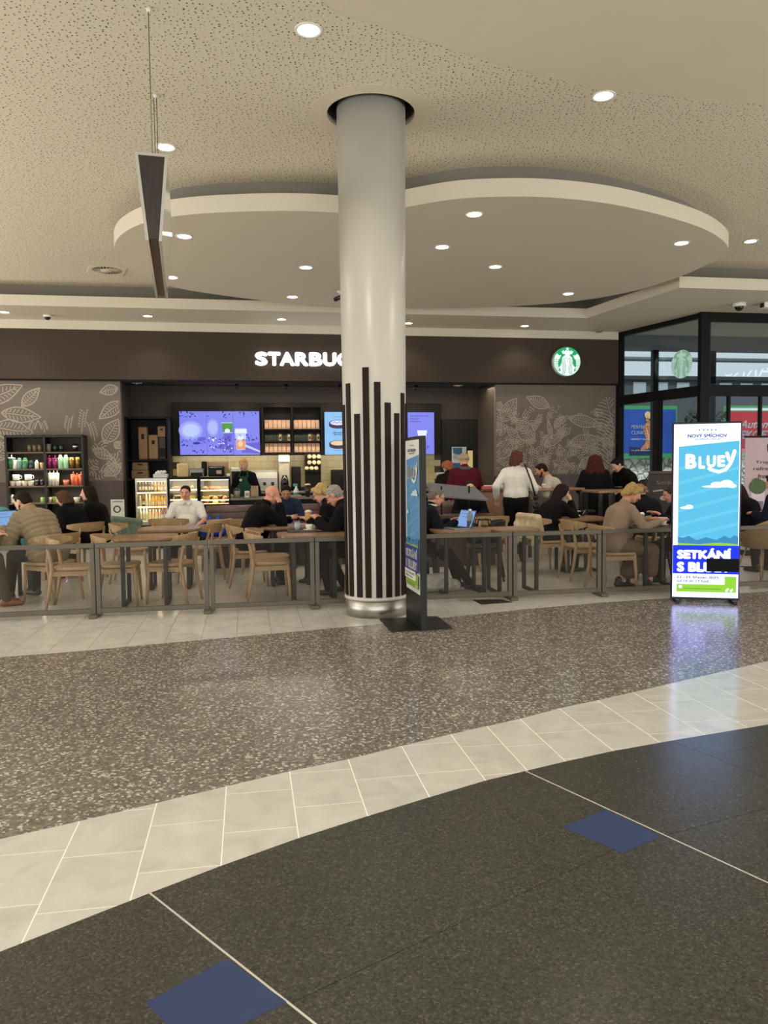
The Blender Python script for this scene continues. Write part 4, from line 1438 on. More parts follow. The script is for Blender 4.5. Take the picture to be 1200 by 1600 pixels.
for key, px, py, face, lab, mt in [
    ('puffer', 82, 938, 62, 'oak chair under the man in the beige puffer jacket', 'oak'),
    ('c2', 121, 948, -80, 'empty oak chair behind the puffer jacket man, its back towards him', 'oak'),
    ('c3', 189, 943, -78, 'empty oak chair left of the near oak table by the barrier', 'oak'),
    ('c4', 269, 940, 82, 'empty oak chair right of the near oak table by the barrier', 'oak'),
    ('c5', 209, 908, -80, 'oak chair left of the white shirted man, beside the green coat', 'oak'),
    ('c6', 312, 908, 78, 'oak chair right of the table before the man in the white shirt', 'oak'),
    ('c6b', 330, 897, 84, 'oak chair beside the blue bag in front of the bench', 'oak'),
    ('c7', 268, 891, 5, 'oak chair with its back to us facing the man in the white shirt', 'oak'),
    ('c8', 358, 894, 8, 'oak chair with its back to us between the blue bag and the bald man', 'oak'),
    ('bald', 391, 914, -75, 'oak chair the bald man in black sits on', 'oak'),
    ('c10', 424, 938, -78, 'empty oak chair nearest the barrier left of the column', 'oak'),
    ('c11', 424, 927, -84, 'empty oak chair just behind the one nearest the barrier left of the column', 'oak'),
    ('grey', 572, 928, 80, 'oak chair under the grey haired man by the column', 'oak'),
    ('blond', 549, 910, 80, 'oak chair under the blond woman behind the grey haired man', 'oak'),
        ('c15', 762, 889, 12, 'oak chair with a broad back right of the console', 'oak'),
    ('coat', 853, 894, -70, 'oak chair with the cream coat hung over its back', 'oak'),
    ('c17', 912, 905, -80, 'empty oak chair behind the woman in beige', 'oak'),
    ('beige', 958, 920, -84, 'oak chair under the woman in beige', 'oak'),
    ('bun', 1024, 886, 25, 'oak chair under the woman with the hair bun', 'oak'),
    ('lap', 650, 921, -82, 'black chair under the old man at the laptop', 'black'),
    ('dk', 755, 905, 80, 'empty black chair opposite the old man at the laptop', 'black'),
    ('dk2', 1008, 902, 96, 'black chair beyond the woman in beige at her table', 'black'),
    ('tw', 128, 903, 60, 'oak chair under the woman in black with light brown hair', 'oak'),
]:
    CH[key] = place_chair(px, py, face, lab, mt)

def table(px, py, label, w=.72, d=.68, rz=0., z=.74, top=None, p=None):
    p = at_z(px, py, 0) if p is None else p
    t = thing('cafe_table', label, 'table', p, ANG + rz, 'cafe tables')
    pts = []
    for k in range(32):
        a_ = 2 * pi * (k + .5) / 32
        pts.append((w / 2 * math.copysign(abs(cos(a_)) ** .42, cos(a_)), d / 2 * math.copysign(abs(sin(a_)) ** .42, sin(a_))))
    m = MB(); m.prism(pts, z - .022, z, 0)
    n = 32
    m.add([(x, y, z - .022) for x, y in pts] + [(x * .955, y * .955, z - .04) for x, y in pts], [(k, k + n, (k + 1) % n + n, (k + 1) % n) for k in range(n)] + [tuple(range(n, 2 * n))[::-1]], 0)
    m.build('tabletop', top or oak_d, t)
    for sx in (-1, 1):
        for sy in (-1, 1):
            m = MB(); m.cbox(sx * .22 - .02, sx * .22 + .02, sy * .2 - .02, sy * .2 + .02, .0, z - .04, .003); m.build('leg', blkmetal, t)
        m = MB(); m.cbox(sx * .22 - .02, sx * .22 + .02, -.18, .18, .0, .035, .003); m.build('floor_bar', blkmetal, t)
        m = MB(); m.cbox(sx * .22 - .02, sx * .22 + .02, -.18, .18, z - .075, z - .04, .003); m.build('cross_bar', blkmetal, t)
    return t
def tab_at(px, py, zz=.74):
    q = at_z(px, py, zz); q.z = 0
    return q
TB_ = {}
for key, px, py, lab, w, d in [
    ('t1', 5, 831, 'oak cafe table with the open laptop at the left edge', .85, .7),
    ('t2', 228, 837.5, 'empty oak table nearest the barrier left of the column', .66, .64),
    ('t3', 266, 824.5, 'empty oak table in front of the man in the white shirt', .74, .7),
    ('t4', 488, 833, 'oak table carrying the dark tray with cup and glass', .78, .66),
    ('t5', 452, 820.5, 'oak table where the bald man rests his hand', .72, .66),
    ('t6', 902, 808, 'oak table before the woman in black with the cream coat', .74, .7),
    ('t7', 1022, 820.5, 'dark edged table with cups before the woman in beige', .8, .54),
    ('t10', 800, 825, 'dark legged table beside the empty black chair', .56, .5),
    ('t8', 719, 826.5, 'table with the laptop and bottle behind the barrier', .66, .56)]:
    TB_[key] = table(0, 0, lab, w, d, p=tab_at(px, py), top=oak_d if key not in ('t7', 't9') else wood('dark_top', '3a2a1c', '4a3725', .35))
# high tables at the mural wall
def high_table(px, py, z, label, w, d):
    q = at_z(px, py, z); q.z = 0
    t = thing('high_table', label, 'table', q, ANG, 'high tables by the mural')
    m = MB(); m.cbox(-w / 2, w / 2, -d / 2, d / 2, z - .04, z, .006); m.build('tabletop', oak_d, t)
    for sx in (-1, 1):
        for sy in (-1, 1):
            m = MB(); m.cbox(sx * (w / 2 - .05) - .025, sx * (w / 2 - .05) + .025, sy * (d / 2 - .05) - .025, sy * (d / 2 - .05) + .025, 0, z - .04, .003); m.build('leg', blkmetal, t)
        m = MB(); m.cbox(sx * (w / 2 - .05) - .015, sx * (w / 2 - .05) + .015, -d / 2 + .08, d / 2 - .08, .28, .32, .003); m.build('foot_bar', blkmetal, t)
    return t
HT1 = high_table(858, 762, 1.09, 'high oak table where the man in the cream shirt leans', .95, .62)
HT2 = high_table(960, 765, 1.07, 'high oak table between the red haired woman and the man in black', .8, .6)
def stool(px, py, y, label):
    q = at_y(px, py, y); q.z = 0
    t = thing('bar_stool', label, 'stool', q, ANG, 'bar stools at the high tables')
    m = MB(); m.lathe([(.0, .70), (.17, .70), (.185, .715), (.175, .735), (0, .728)], 20); m.build('seat', black_w, t)
    for k in range(4):
        a_ = pi / 4 + k * pi / 2
        m = MB(); m.tube([(.20 * cos(a_), .20 * sin(a_), 0), (.12 * cos(a_), .12 * sin(a_), .71)], [.014, .018], 8); m.build('leg', black_w, t)
    m = MB(); m.tube([(.175 * cos(2 * pi * k / 16), .175 * sin(2 * pi * k / 16), .26) for k in range(17)], .009, 6, cap=False); m.build('foot_ring', blkmetal, t)
    return t
stool(878, 800, 12.35, 'black bar stool under the man in the cream shirt')
stool(912, 800, 12.3, 'empty black bar stool right of the man in the cream shirt')

# leather bench and its low partition, parallel to the shop front
leather = M('plum_leather', '5b4440', .38, var=.08, scale=6, bump=.05)
T_BE = 11.95
bx0, bx1 = st(322, 800, T_BE)[0], st(748, 800, T_BE)[0]
bench = thing('bench', 'long plum leather bench in front of the counter', 'bench', S(0, T_BE, 0), ANG)
nseg = 5
for k in range(nseg):
    a_, e_ = bx0 + (bx1 - bx0) * k / nseg + .004, bx0 + (bx1 - bx0) * (k + 1) / nseg - .004
    m = MB(); m.cbox(a_, e_, -.58, -.09, .33, .46, .035); m.build('seat_cushion', leather, bench)
    m = MB()
    zt_b = st(430, 788, T_BE - .035)[1]
    m.tube([(a_, -.035, zt_b - .085), (e_, -.035, zt_b - .085)], .085, 14)
    m.cbox(a_, e_, -.12, .03, .44, zt_b - .085, .03); m.build('back_cushion', leather, bench)
m = MB(); m.cbox(bx0, bx1, -.55, -.02, 0.0, .33, .006); m.build('plinth', M('bench_plinth', '2b2522', .6), bench)
m = MB(); m.cbox(bx0, bx1, .032, .07, 0, zt_b - .06, .004); m.build('back_panel', wain_m, bench)

# console with the sloping grey board on black posts
T_C = 10.75
cs = [st(662, 815, T_C)[0], st(775, 815, T_C)[0]]
con_ = thing('console', 'brown console with a sloping grey board on black posts', 'console', S(0, T_C, 0), ANG)
wal = wood('walnut_console', '3d281c', '52372a', .4, 2, 2, 10)
m = MB(); m.cbox(cs[0], cs[1], 0, .4, 0, .70, .008); m.build('body', wal, con_)
m = MB(); m.cbox(cs[0] - .03, cs[1] + .02, -.03, .43, .70, .745, .008); m.build('counter_slab', wal, con_)
zb_, zt2 = st(700, 779, T_C)[1], st(700, 765.5, T_C)[1]
gx0, gx1 = st(683, 770, T_C)[0], st(758, 770, T_C)[0]
for xx in (st(694, 790, T_C)[0], st(738, 790, T_C)[0]):
    m = MB(); m.cbox(xx - .012, xx + .012,   .15, .175, .745, zt2 + .05, .003); m.build('post', blk, con_)
m = MB()
q = [(gx0 - .05, 0, zb_ + .03), (gx1 + .05, 0, zb_ - .05), (gx1 - .04, .34, zt2 + .0), (gx0 - .1, .34, zt2 + .09)]
m.add(q + [(x, y, z + .02) for x, y, z in q], [(3, 2, 1, 0), (4, 5, 6, 7), (0, 1, 5, 4), (1, 2, 6, 5), (2, 3, 7, 6), (3, 0, 4, 7)], 0)
m.build('sloping_board', M('grey_board', '5c5d60', .5), con_)
# oak side unit with lids right of it
T_C2 = 12.3
cu = [st(752, 790, T_C2)[0], st(786, 790, T_C2)[0]]
su = thing('condiment_unit', 'oak condiment cabinet behind the console with cups on top', 'cabinet', S(0, T_C2, 0), ANG)
m = MB(); m.cbox(cu[0], cu[1], 0, .4, 0, 1.02, .006); m.build('body', oak_d, su)
m = MB(); m.cbox(cu[0] - .015, cu[1] + .015, -.015, .415, 1.02, 1.05, .004); m.build('top', wal, su)
m = MB(); m.cbox(cu[0] + .02, cu[1] - .02, -.012, 0, .1, .9, .003); m.build('door', oak_d, su)

# tub chair at the right edge
tc_ = at_z(1190, 909, 0)
tub = thing('tub_chair', 'pale brown moulded tub chair on wire legs at the right edge', 'chair', tc_, R(20))
shell = M('tan_shell', '8d7350', .45, var=.06)
m = MB()
rows = []
for i in range(8):
    v_ = i / 7
    row = []
    for k in range(17):
        a_ = pi + R(25) - (pi + R(50)) * k / 16
        a_ = -R(205) + R(230) * k / 16
        hgt = (.80 if True else 0)
        top = .62 + .18 * max(0, sin(-a_)) ** 1.0
        r_ = .20 + .11 * v_ ** .6
        row.append((r_ * cos(a_) * 1.05, r_ * sin(a_) * .95, .44 + (top - .44) * v_))
    rows.append(row)
vs = [p for r_ in rows for p in r_]
fs = [(i * 17 + k, i * 17 + k + 1, (i + 1) * 17 + k + 1, (i + 1) * 17 + k) for i in range(7) for k in range(16)]
m.add(vs, fs, 0, True)
inner = [(x * .94, y * .94, z + .004) for x, y, z in vs]
m.add(inner, [f[::-1] for f in fs], 0, True)
o1 = len(m.v) - 2 * len(vs)
top_ = [7 * 17 + k for k in range(17)]
m.f += [(o1 + top_[k], o1 + top_[k + 1], o1 + len(vs) + top_[k + 1], o1 + len(vs) + top_[k]) for k in range(16)]; m.m += [0] * 16; m.sm += [True] * 16
m.lathe([(0, .415), (.18, .42), (.235, .445), (.22, .462), (0, .452)], 20, (0, .03, 0), 0)
m.build('shell', shell, tub)
for sx in (-1, 1):
    for sy in (-1, 1):
        m = MB(); m.tube([(sx * .24, sy * .22, 0), (sx * .13, sy * .11, .43)], .011, 6); m.build('leg', shell, tub)
m = MB(); m.tube([(-.2, -.18, .16), (.2, .18, .16)], .007, 6); m.tube([(.2, -.18, .18), (-.2, .18, .18)], .007, 6); m.build('wire_brace', blkmetal, tub)
# ================================================================== BEHIND THE COUNTER
blackp = M('black_laminate', '100e0c', .55, var=.1, spec=.2)
steel = M('appliance_steel', 'a9a69e', .3, .8, var=.08)
kraft = M('kraft_paper', 'a98f73', .7, var=.10)
card = M('brown_cardboard', '86694a', .75, var=.08)
def SP(px, py, t):
    s_, z_ = st(px, py, t)
    return s_, z_
def sbox(m, px0, px1, py0, py1, t0, t1, mi=0, b=.004):
    """chamfered box whose front face (depth t0) covers the pixel rectangle"""
    a_, z1 = st(px0, py0, t0); e_, _ = st(px1, py0, t0); _, z0 = st((px0 + px1) / 2, py1, t0)
    _, z1 = st((px0 + px1) / 2, py0, t0)
    m.cbox(a_, e_, t0, t1, z0, z1, min(b, (e_ - a_) / 3, (z1 - z0) / 3), mi)
    return a_, e_, z0, z1

ORD = 'first second third fourth fifth sixth seventh eighth ninth tenth eleventh twelfth thirteenth'.split()
# menu wall: black band, screens, coffee shelves
T_W = 17.6
mw_ = thing('menu_wall', 'long black panel unit on the back wall holding screens and coffee shelves', 'panel', S(0, 0, 0), ANG)
m = MB()
xa, za = st(270, 712.5, T_W); xb, _ = st(690, 712.5, T_W); _, zb = st(300, 629, T_W)
m.cbox(xa, st(411, 700, T_W)[0], T_W + .05, T_IN, za, zb, .005)
m.cbox(st(503, 700, T_W)[0], xb, T_W + .05, T_IN, za, zb, .005)
m.build('black_panel', blackp, mw_)
c0, c1, c2 = st(411, 700, T_W)[0], st(457, 700, T_W)[0], st(503, 700, T_W)[0]
rows_ = [(655, 669.5), (676, 688), (691.5, 706)]
m = MB(); m.box(c0, c2, T_IN - .03, T_IN - .005, za, zb, 0)
for x in (c0, c1, c2):
    m.box(x - .02, x + .02, T_W, T_IN - .01, za, zb, 0)
m.build('shelf_carcass', blackp, mw_)
zsh = []
for (a_, e_) in rows_:
    z_ = st(456, e_ + .6, T_W)[1]
    m = MB(); m.box(c0 + .02, c2 - .02, T_W, T_IN - .03, z_ - .03, z_, 0); m.build('shelf_board', blackp, mw_); zsh.append(z_)
m = MB(); m.box(c0, c2, T_W, T_IN - .03, zb - .1, zb, 0); m.build('top_board', blackp, mw_)
def bag_tree(label, mat, w, h, d, top=True):
    t = thing('coffee_bag', label, 'coffee bag', (0, 0, 0), ANG, None)
    m = MB()
    vs = [(-w / 2, 0, 0), (w / 2, 0, 0), (w / 2, d, 0), (-w / 2, d, 0), (-w / 2, -.004, h * .5), (w / 2, -.004, h * .5), (w / 2, d, h * .5), (-w / 2, d, h * .5), (-w / 2, d * .35, h * .93), (w / 2, d * .35, h * .93), (w / 2, d * .6, h * .93), (-w / 2, d * .6, h * .93), (-w / 2, d * .42, h), (w / 2, d * .42, h), (w / 2, d * .5, h), (-w / 2, d * .5, h)]
    fs = [(3, 2, 1, 0), (12, 13, 14, 15)]
    for k in range(3):
        for q in range(4):
            fs.append((4 * k + q, 4 * k + (q + 1) % 4, 4 * k + 4 + (q + 1) % 4, 4 * k + 4 + q))
    m.add(vs, fs, 0); m.build('bag', mat, t)
    m = MB(); m.box(-w * .36, w * .36, -.010, -.004, h * .2, h * .62, 0); m.build('bag_label', M('bag_label_tan', 'c9ab8c', .6) if top else M('bag_label_dark', '2e2a22', .6), t)
    return t
for r_, (lab, mt, h, n_) in enumerate([('kraft coffee bag in the top row of the wall shelf', M('kraft_bag_pink', 'c0977c', .6, var=.05), .205, 6), ('dark coffee packet in the middle row of the wall shelf', None, .16, 9), ('kraft coffee bag in the bottom row of the wall shelf', M('kraft_bag_pink', 'c0977c'), .205, 6)]):
    cnt_ = {}
    for cidx, (l_, r2) in enumerate(((c0, c1), (c1, c2))):
        protos = {}
        for k in range(n_):
            w = (r2 - l_ - .08) / n_
            if mt is None:
                col_ = 'light' if (k % 9) in (5, 8) else ('rust' if k == 6 and cidx else 'dark')
                mm_ = {'light': M('packet_cream', 'c9b88c', .5), 'rust': M('packet_rust', '8a4a2c', .5), 'dark': M('packet_dark', '2c3327', .5)}[col_]
                lb = {'light': 'cream coffee packet in the middle row of the wall shelf', 'rust': 'rust brown coffee packet in the middle row of the wall shelf', 'dark': lab}[col_]
            else:
                col_, mm_, lb = 'k', mt, lab
            if col_ not in protos:
                protos[col_] = bag_tree(lb, mm_, w * .9, h, .11, mt is not None); o = protos[col_]
            else:
                o = copy_tree(protos[col_])
            cnt_[col_] = cnt_.get(col_, -1) + 1
            o['label'] = lb + ', ' + ORD[cnt_[col_]] + ' from the left'; o['group'] = ['coffee bags in the top row', 'coffee packets in the middle row', 'coffee bags in the bottom row'][r_]
            o.location = S(l_ + .04 + w * (k + .5), T_W + .06, zsh[r_])

def screen(px0, px1, py0, py1, label, draw, cols, t=T_W):
    a_, z0 = st(px0, py1, t); e_, z1 = st(px1, py0, t)
    w, h = e_ - a_, z1 - z0
    d = thing('menu_screen', label, 'screen', S(a_, t, z0), ANG)
    m = MB(); m.cbox(.004, w - .004, 0, .05, 0, h, .004); m.build('casing', blackp, d)
    A = Art(.0006); draw(A, w, h); A.build('picture', cols, d, (0, -.0005, 0))
rs = random.Random(11)
pur = [EM('screen_lilac', '8186f2', 1.05), EM('screen_pale', 'bfd2ff', 1.05), EM('screen_violet', '6a62d8', 1.0), EM('screen_deep', '3d3596', .9), EM('screen_green', '4f9a3c', 1.0), EM('screen_orange', 'f09a62', 1.05), EM('screen_white', 'e4ecff', 1.1), EM('screen_cream', 'f3d9b4', 1.0), EM('screen_choc', '4a3346', .9)] + [EM(f'screen_mist_{n_}', c_, 1.05) for n_, c_ in (('one', '979cf6'), ('two', 'a2abf8'), ('three', 'aebcfa'), ('four', 'bccffd'))]
def petals(A, w, h, n, z0, z1, c):
    for _ in range(n):
        A.ell(rs.uniform(.05, .95) * w, rs.uniform(z0, z1) * h, rs.uniform(.015, .05) * w, rs.uniform(.006, .02) * h, c, 8, rot=rs.uniform(0, 3))
def d1(A, w, h):
    A.rect(.01, w - .01, .01, h - .01, 0); [A.ell(.42 * w, .56 * h, (.44 - .05 * q) * w, (.22 - .028 * q) * h, 9 + q, 28) for q in range(4)]
    petals(A, w, h, 12, .86, .97, 3); petals(A, w, h, 10, .3, .42, 2); petals(A, w, h, 8, .2, .3, 3); petals(A, w, h, 7, .03, .12, 3)
    A.ell(.8 * w, .36 * h, .16 * w, .05 * h, 2, 10); A.ell(.62 * w, .27 * h, .14 * w, .03 * h, 3, 10)
def d2(A, w, h):
    A.rect(.01, w - .01, .01, h - .01, 0); [A.ell(.24 * w, .62 * h, (.22 - .03 * q) * w, (.2 - .03 * q) * h, 9 + q, 24) for q in range(3)]
    petals(A, w, h, 7, .84, .97, 3)
    A.poly([(.3 * w, .16 * h), (.98 * w, .10 * h), (.98 * w, .22 * h), (.7 * w, .3 * h)], 2)
    A.poly([(.66 * w, .30 * h), (.92 * w, .30 * h), (.97 * w, .74 * h), (.56 * w, .74 * h)], 1); A.poly([(.6 * w, .52 * h), (.945 * w, .52 * h), (.97 * w, .72 * h), (.57 * w, .72 * h)], 4)
    A.poly([(.66 * w, .30 * h), (.92 * w, .30 * h), (.945 * w, .5 * h), (.62 * w, .5 * h)], 2); A.ell(.77 * w, .55 * h, .1 * w, .05 * h, 6, 14)
    petals(A, w, h, 34, .05, .42, 3); petals(A, w, h, 14, .12, .4, 6)
def d3(A, w, h):
    A.rect(.01, w - .01, .01, h - .01, 0); petals(A, w, h, 7, .86, .97, 3)
    A.poly([(.3 * w, .06 * h), (.99 * w, .04 * h), (.99 * w, .3 * h), (.4 * w, .26 * h)], 2); A.poly([(.4 * w, .2 * h), (.99 * w, .06 * h), (.99 * w, .1 * h), (.45 * w, .25 * h)], 1)
    A.poly([(.12 * w, .12 * h), (.44 * w, .12 * h), (.5 * w, .52 * h), (.08 * w, .52 * h)], 1); A.poly([(.13 * w, .13 * h), (.43 * w, .13 * h), (.46 * w, .34 * h), (.11 * w, .34 * h)], 5)
    A.poly([(.06 * w, .5 * h), (.52 * w, .5 * h), (.5 * w, .6 * h), (.08 * w, .6 * h)], 6); A.ell(.28 * w, .4 * h, .12 * w, .05 * h, 6, 16); A.ell(.27 * w, .26 * h, .09 * w, .07 * h, 7, 12)
    petals(A, w, h, 16, .34, .46, 3)
def d4(A, w, h):
    A.rect(.005, w - .005, .005, h - .005, 0)
    for zc_, c_ in ((.72, 6), (.25, 7)):
        A.ell(.5 * w, (zc_ - .04) * h, .33 * w, .07 * h, 8, 24); A.rect(.17 * w, .83 * w, (zc_ - .04) * h, (zc_ + .02) * h, 8); A.ell(.5 * w, (zc_ + .02) * h, .33 * w, .07 * h, 3 if c_ == 6 else 8, 24); A.ell(.5 * w, (zc_ + .025) * h, .28 * w, .055 * h, c_, 24)
    petals(A, w, 1, 0, 0, 0, 8)
    for q in range(9):
        A.ell(w * (.3 + .05 * q), (.74 + .012 * (q % 3)) * h, .025 * w, .01 * h, 3, 8)
    A.text('GELATO', .3 * w, .50 * h, .72 * w, .535 * h, 3, .03); A.text('BLISS', .36 * w, .46 * h, .64 * w, .49 * h, 3, .03)
    for zc_ in (.88, .62, .1):
        A.rect(.34 * w, .66 * w, zc_ * h, (zc_ + .006) * h, 3)
def d5(A, w, h):
    A.rect(.005, w - .005, .005, h - .005, 0)
    A.text('Spring Sweet', .1 * w, .89 * h, .78 * w, .93 * h, 3, .01); A.text('Dreams', .1 * w, .83 * h, .42 * w, .865 * h, 3, .01); A.rect(.1 * w, .5 * w, .775 * h, .785 * h, 3)
    A.poly([(.42 * w, .16 * h), (.66 * w, .16 * h), (.7 * w, .5 * h), (.38 * w, .5 * h)], 6); A.poly([(.43 * w, .17 * h), (.65 * w, .17 * h), (.67 * w, .36 * h), (.42 * w, .36 * h)], 5); A.rect(.36 * w, .72 * w, .5 * h, .57 * h, 6)
    A.poly([(.7 * w, .12 * h), (.85 * w, .2 * h), (.72 * w, .2 * h)], 2)
screen(281, 322.7, 642, 711.5, 'left of three lilac menu screens, without any drink on it', d1, pur)
screen(323.2, 364.2, 642, 711.5, 'middle lilac menu screen showing a green iced drink', d2, pur)
screen(364.7, 405.5, 642, 711.5, 'right one of three lilac screens, showing an orange lidded cup', d3, pur)
cake = [EM('screen_sky', '8fc6f5', 1.05)] + pur[1:]
screen(507.5, 549, 643.5, 711, 'pale blue menu screen with two round cakes beside the column', d4, cake)
screen(637, 678.5, 644, 710, 'lilac menu screen right of the column with small text', d5, pur)

# back counter with machines
T_BC = 17.2
bc = thing('back_counter', 'black back counter carrying the coffee machines', 'counter', S(0, 0, 0), ANG)
xa, xb = st(266, 760, T_BC)[0], st(690, 760, T_BC)[0]
m = MB(); m.cbox(xa, xb, T_BC, T_IN - .03, .0, .88, .005); m.build('cabinet', blackp, bc)
m = MB(); m.cbox(xa - .02, xb + .02, T_BC - .03, T_IN - .02, .88, .92, .005); m.build('worktop', M('grey_worktop', '6e6a62', .3), bc)
ZW = .92
def place_on(px, t, z):
    return S(st(px, 740, t)[0], t, z)
def boxy(name, label, cat, px0, px1, pytop, t, z, d, mat, extra=None):
    a_, e_ = st(px0, pytop, t)[0], st(px1, pytop, t)[0]
    zt = st((px0 + px1) / 2, pytop, t)[1]
    o = thing(name, label, cat, S((a_ + e_) / 2, t, z), ANG)
    w, h = e_ - a_, zt - z
    m = MB(); m.cbox(-w / 2, w / 2, 0, d, 0, h, min(.015, h / 4, w / 4)); m.build('body', mat, o)
    if extra:
        extra(o, w, h, d)
    return o
def e_display(o, w, h, d):
    m = MB(); m.cbox(-w * .42, w * .18, -.01, 0, h * .2, h * .85, .003); m.build('door', blackp, o)
    m = MB(); m.box(-w * .1, w * .12, -.013, -.011, h * .55, h * .8, 0); m.build('display', EM('small_display', 'cfe2ff', 1.2), o)
    m = MB(); m.tube([(w * .24, -.02, h * .2), (w * .24, -.02, h * .85)], .01, 8); m.build('handle', steel, o)
def e_oven(o, w, h, d):
    m = MB(); m.cbox(-w * .45, w * .45, -.012, 0, h * .12, h * .8, .003); m.build('door', blackp, o)
    m = MB(); m.box(.02 * w, w * .34, -.015, -.012, h * .25, h * .6, 0); m.build('oven_window', M('oven_glow', '6b4526', .2, emit=.3), o)
    m = MB(); m.tube([(-w * .4, -.03, h * .88), (w * .4, -.03, h * .88)], .01, 8); m.build('handle', steel, o)
def e_espresso(o, w, h, d):
    for k in range(3):
        m = MB(); m.lathe([(.03, -.07), (.035, 0)], 12, (-w * .3 + k * w * .3, -.03, h * .45)); m.build('group_head', blackp, o)
        m = MB(); m.tube([(-w * .3 + k * w * .3, -.04, h * .36), (-w * .3 + k * w * .3, -.2, h * .34)], .014, 8); m.build('portafilter', blackp, o)
    m = MB(); m.cbox(-w * .46, w * .46, -.06, .0, .02, .06, .004); m.build('drip_tray', steel, o)
    m = MB(); m.cbox(-w * .48, w * .48, -.02, 0, h * .62, h * .9, .004); m.build('front_panel', M('pale_steel', 'c8c4ba', .3, .4), o)
def e_brewer(o, w, h, d):
    m = MB(); m.cbox(-w * .52, w * .52, -.06, d * .7, h * .80, h * .97, .01); m.build('hopper', M('grinder_white', 'cfc9bc', .4), o)
    m = MB(); m.lathe([(w * .22, h * .44), (w * .36, h * .3), (w * .4, h * .06), (0, h * .06)], 14, (0, -.07, 0)); m.build('carafe', M('smoked_dome', '14120f'), o)
    m = MB(); m.cbox(-w * .5, w * .5, -.14, 0, 0, h * .05, .003); m.build('drip_tray', steel, o)
def e_plain(o, w, h, d):
    m = MB(); m.cbox(-w * .4, w * .4, -.006, 0, h * .1, h * .5, .002); m.build('front_panel', blackp, o)
    m = MB(); m.lathe([(.015, 0), (.015, .012), (0, .012)], 10, (0, d / 2, h)); m.build('knob', steel, o)
# row standing on top of the pastry cases is built after the cases; this row stands at the back
boxy('microwave', 'grey microwave with a small lit display behind the barista', 'microwave', 360, 380, 730.5, T_BC + .1, ZW, .4, steel, e_display)
boxy('espresso_machine', 'long silver espresso machine on the back counter', 'coffee machine', 392, 434, 735, T_BC + .1, ZW, .45, steel, e_espresso)
boxy('coffee_brewer', 'tall grey coffee brewer with a dark carafe, right of the espresso machine', 'coffee machine', 435.5, 452, 710.5, T_BC + .05, ZW, .35, M('brewer_grey', 'a59f90', .4), e_brewer)
boxy('bean_tower', 'slim black dispenser right of the tall coffee brewer', 'dispenser', 456, 470, 729, T_BC + .1, ZW, .3, blackp, e_plain)
boxy('black_grinder', 'low black machine with white glasses above, beside the column', 'coffee machine', 519, 541, 734, T_BC + .1, ZW, .35, blackp, e_plain)
# cup rack with three rows of lids
rk = thing('lid_rack', 'rack of pale cup lids in three rows on the back counter', 'rack', place_on(490, T_BC + .15, 0), ANG)
k1 = 17.2 / 1200
for r_, (py, x_off) in enumerate(((713.5, 0), (722.5, 0), (731.5, -4))):
    for q in range(3):
        p = st(480.5 + x_off + q * 7.3 + 3, py, T_BC + .15)
        xo = p[0] - st(490, 740, T_BC + .15)[0]
        m = MB(); m.T = Matrix.Translation((xo, 0, p[1])) @ Matrix.Rotation(pi / 2, 4, 'X'); m.lathe([(0, -.02), (.044, -.02), (.05, 0), (.046, .03), (0, .034)], 14); m.T = None
        m.build('cup_lid', M('pale_lid', 'e3cda6', .4, var=.03), rk)
m = MB()
zb_ = st(490, 738, T_BC + .15)[1]
m.cbox(-.19, .17, .03, .06, ZW, st(490, 708, T_BC + .15)[1], .003)
for py in (718, 727, 736.5):
    m.cbox(-.20, .18, -.06, .05, st(490, py, T_BC + .15)[1] - .008, st(490, py, T_BC + .15)[1], .002)
m.build('frame', blackp, rk)

# front counter
T_FC = 14.55
fc = thing('front_counter', 'long dark service counter with a grey top behind the bench', 'counter', S(0, 0, 0), ANG)
xa, xb = st(360.5, 777, T_FC)[0], st(700, 777, T_FC)[0]
zc_t = st(450, 777, T_FC)[1]
m = MB(); m.cbox(xa, xb, T_FC + .03, T_FC + .6, 0, zc_t - .04, .005); m.build('cabinet', blackp, fc)
m = MB(); m.cbox(xa - .01, xb, T_FC, T_FC + .65, zc_t - .04, zc_t, .006); m.build('worktop', M('grey_worktop', '6e6a62'), fc)
warm_in = M('lit_case_lining', 'e9d9a8', .6, var=.03)
led_w_ = EM('case_led', 'ffe2a0', 4.5)
def glow(parent, loc, pw, sx):
    l = bpy.data.lights.new('case_light', 'AREA'); l.shape = 'RECTANGLE'; l.size, l.size_y, l.energy, l.color = sx, .06, pw, (1, .82, .5)
    o = bpy.data.objects.new('case_light', l); COL.objects.link(o); o.parent = parent; o.location = loc
    return o
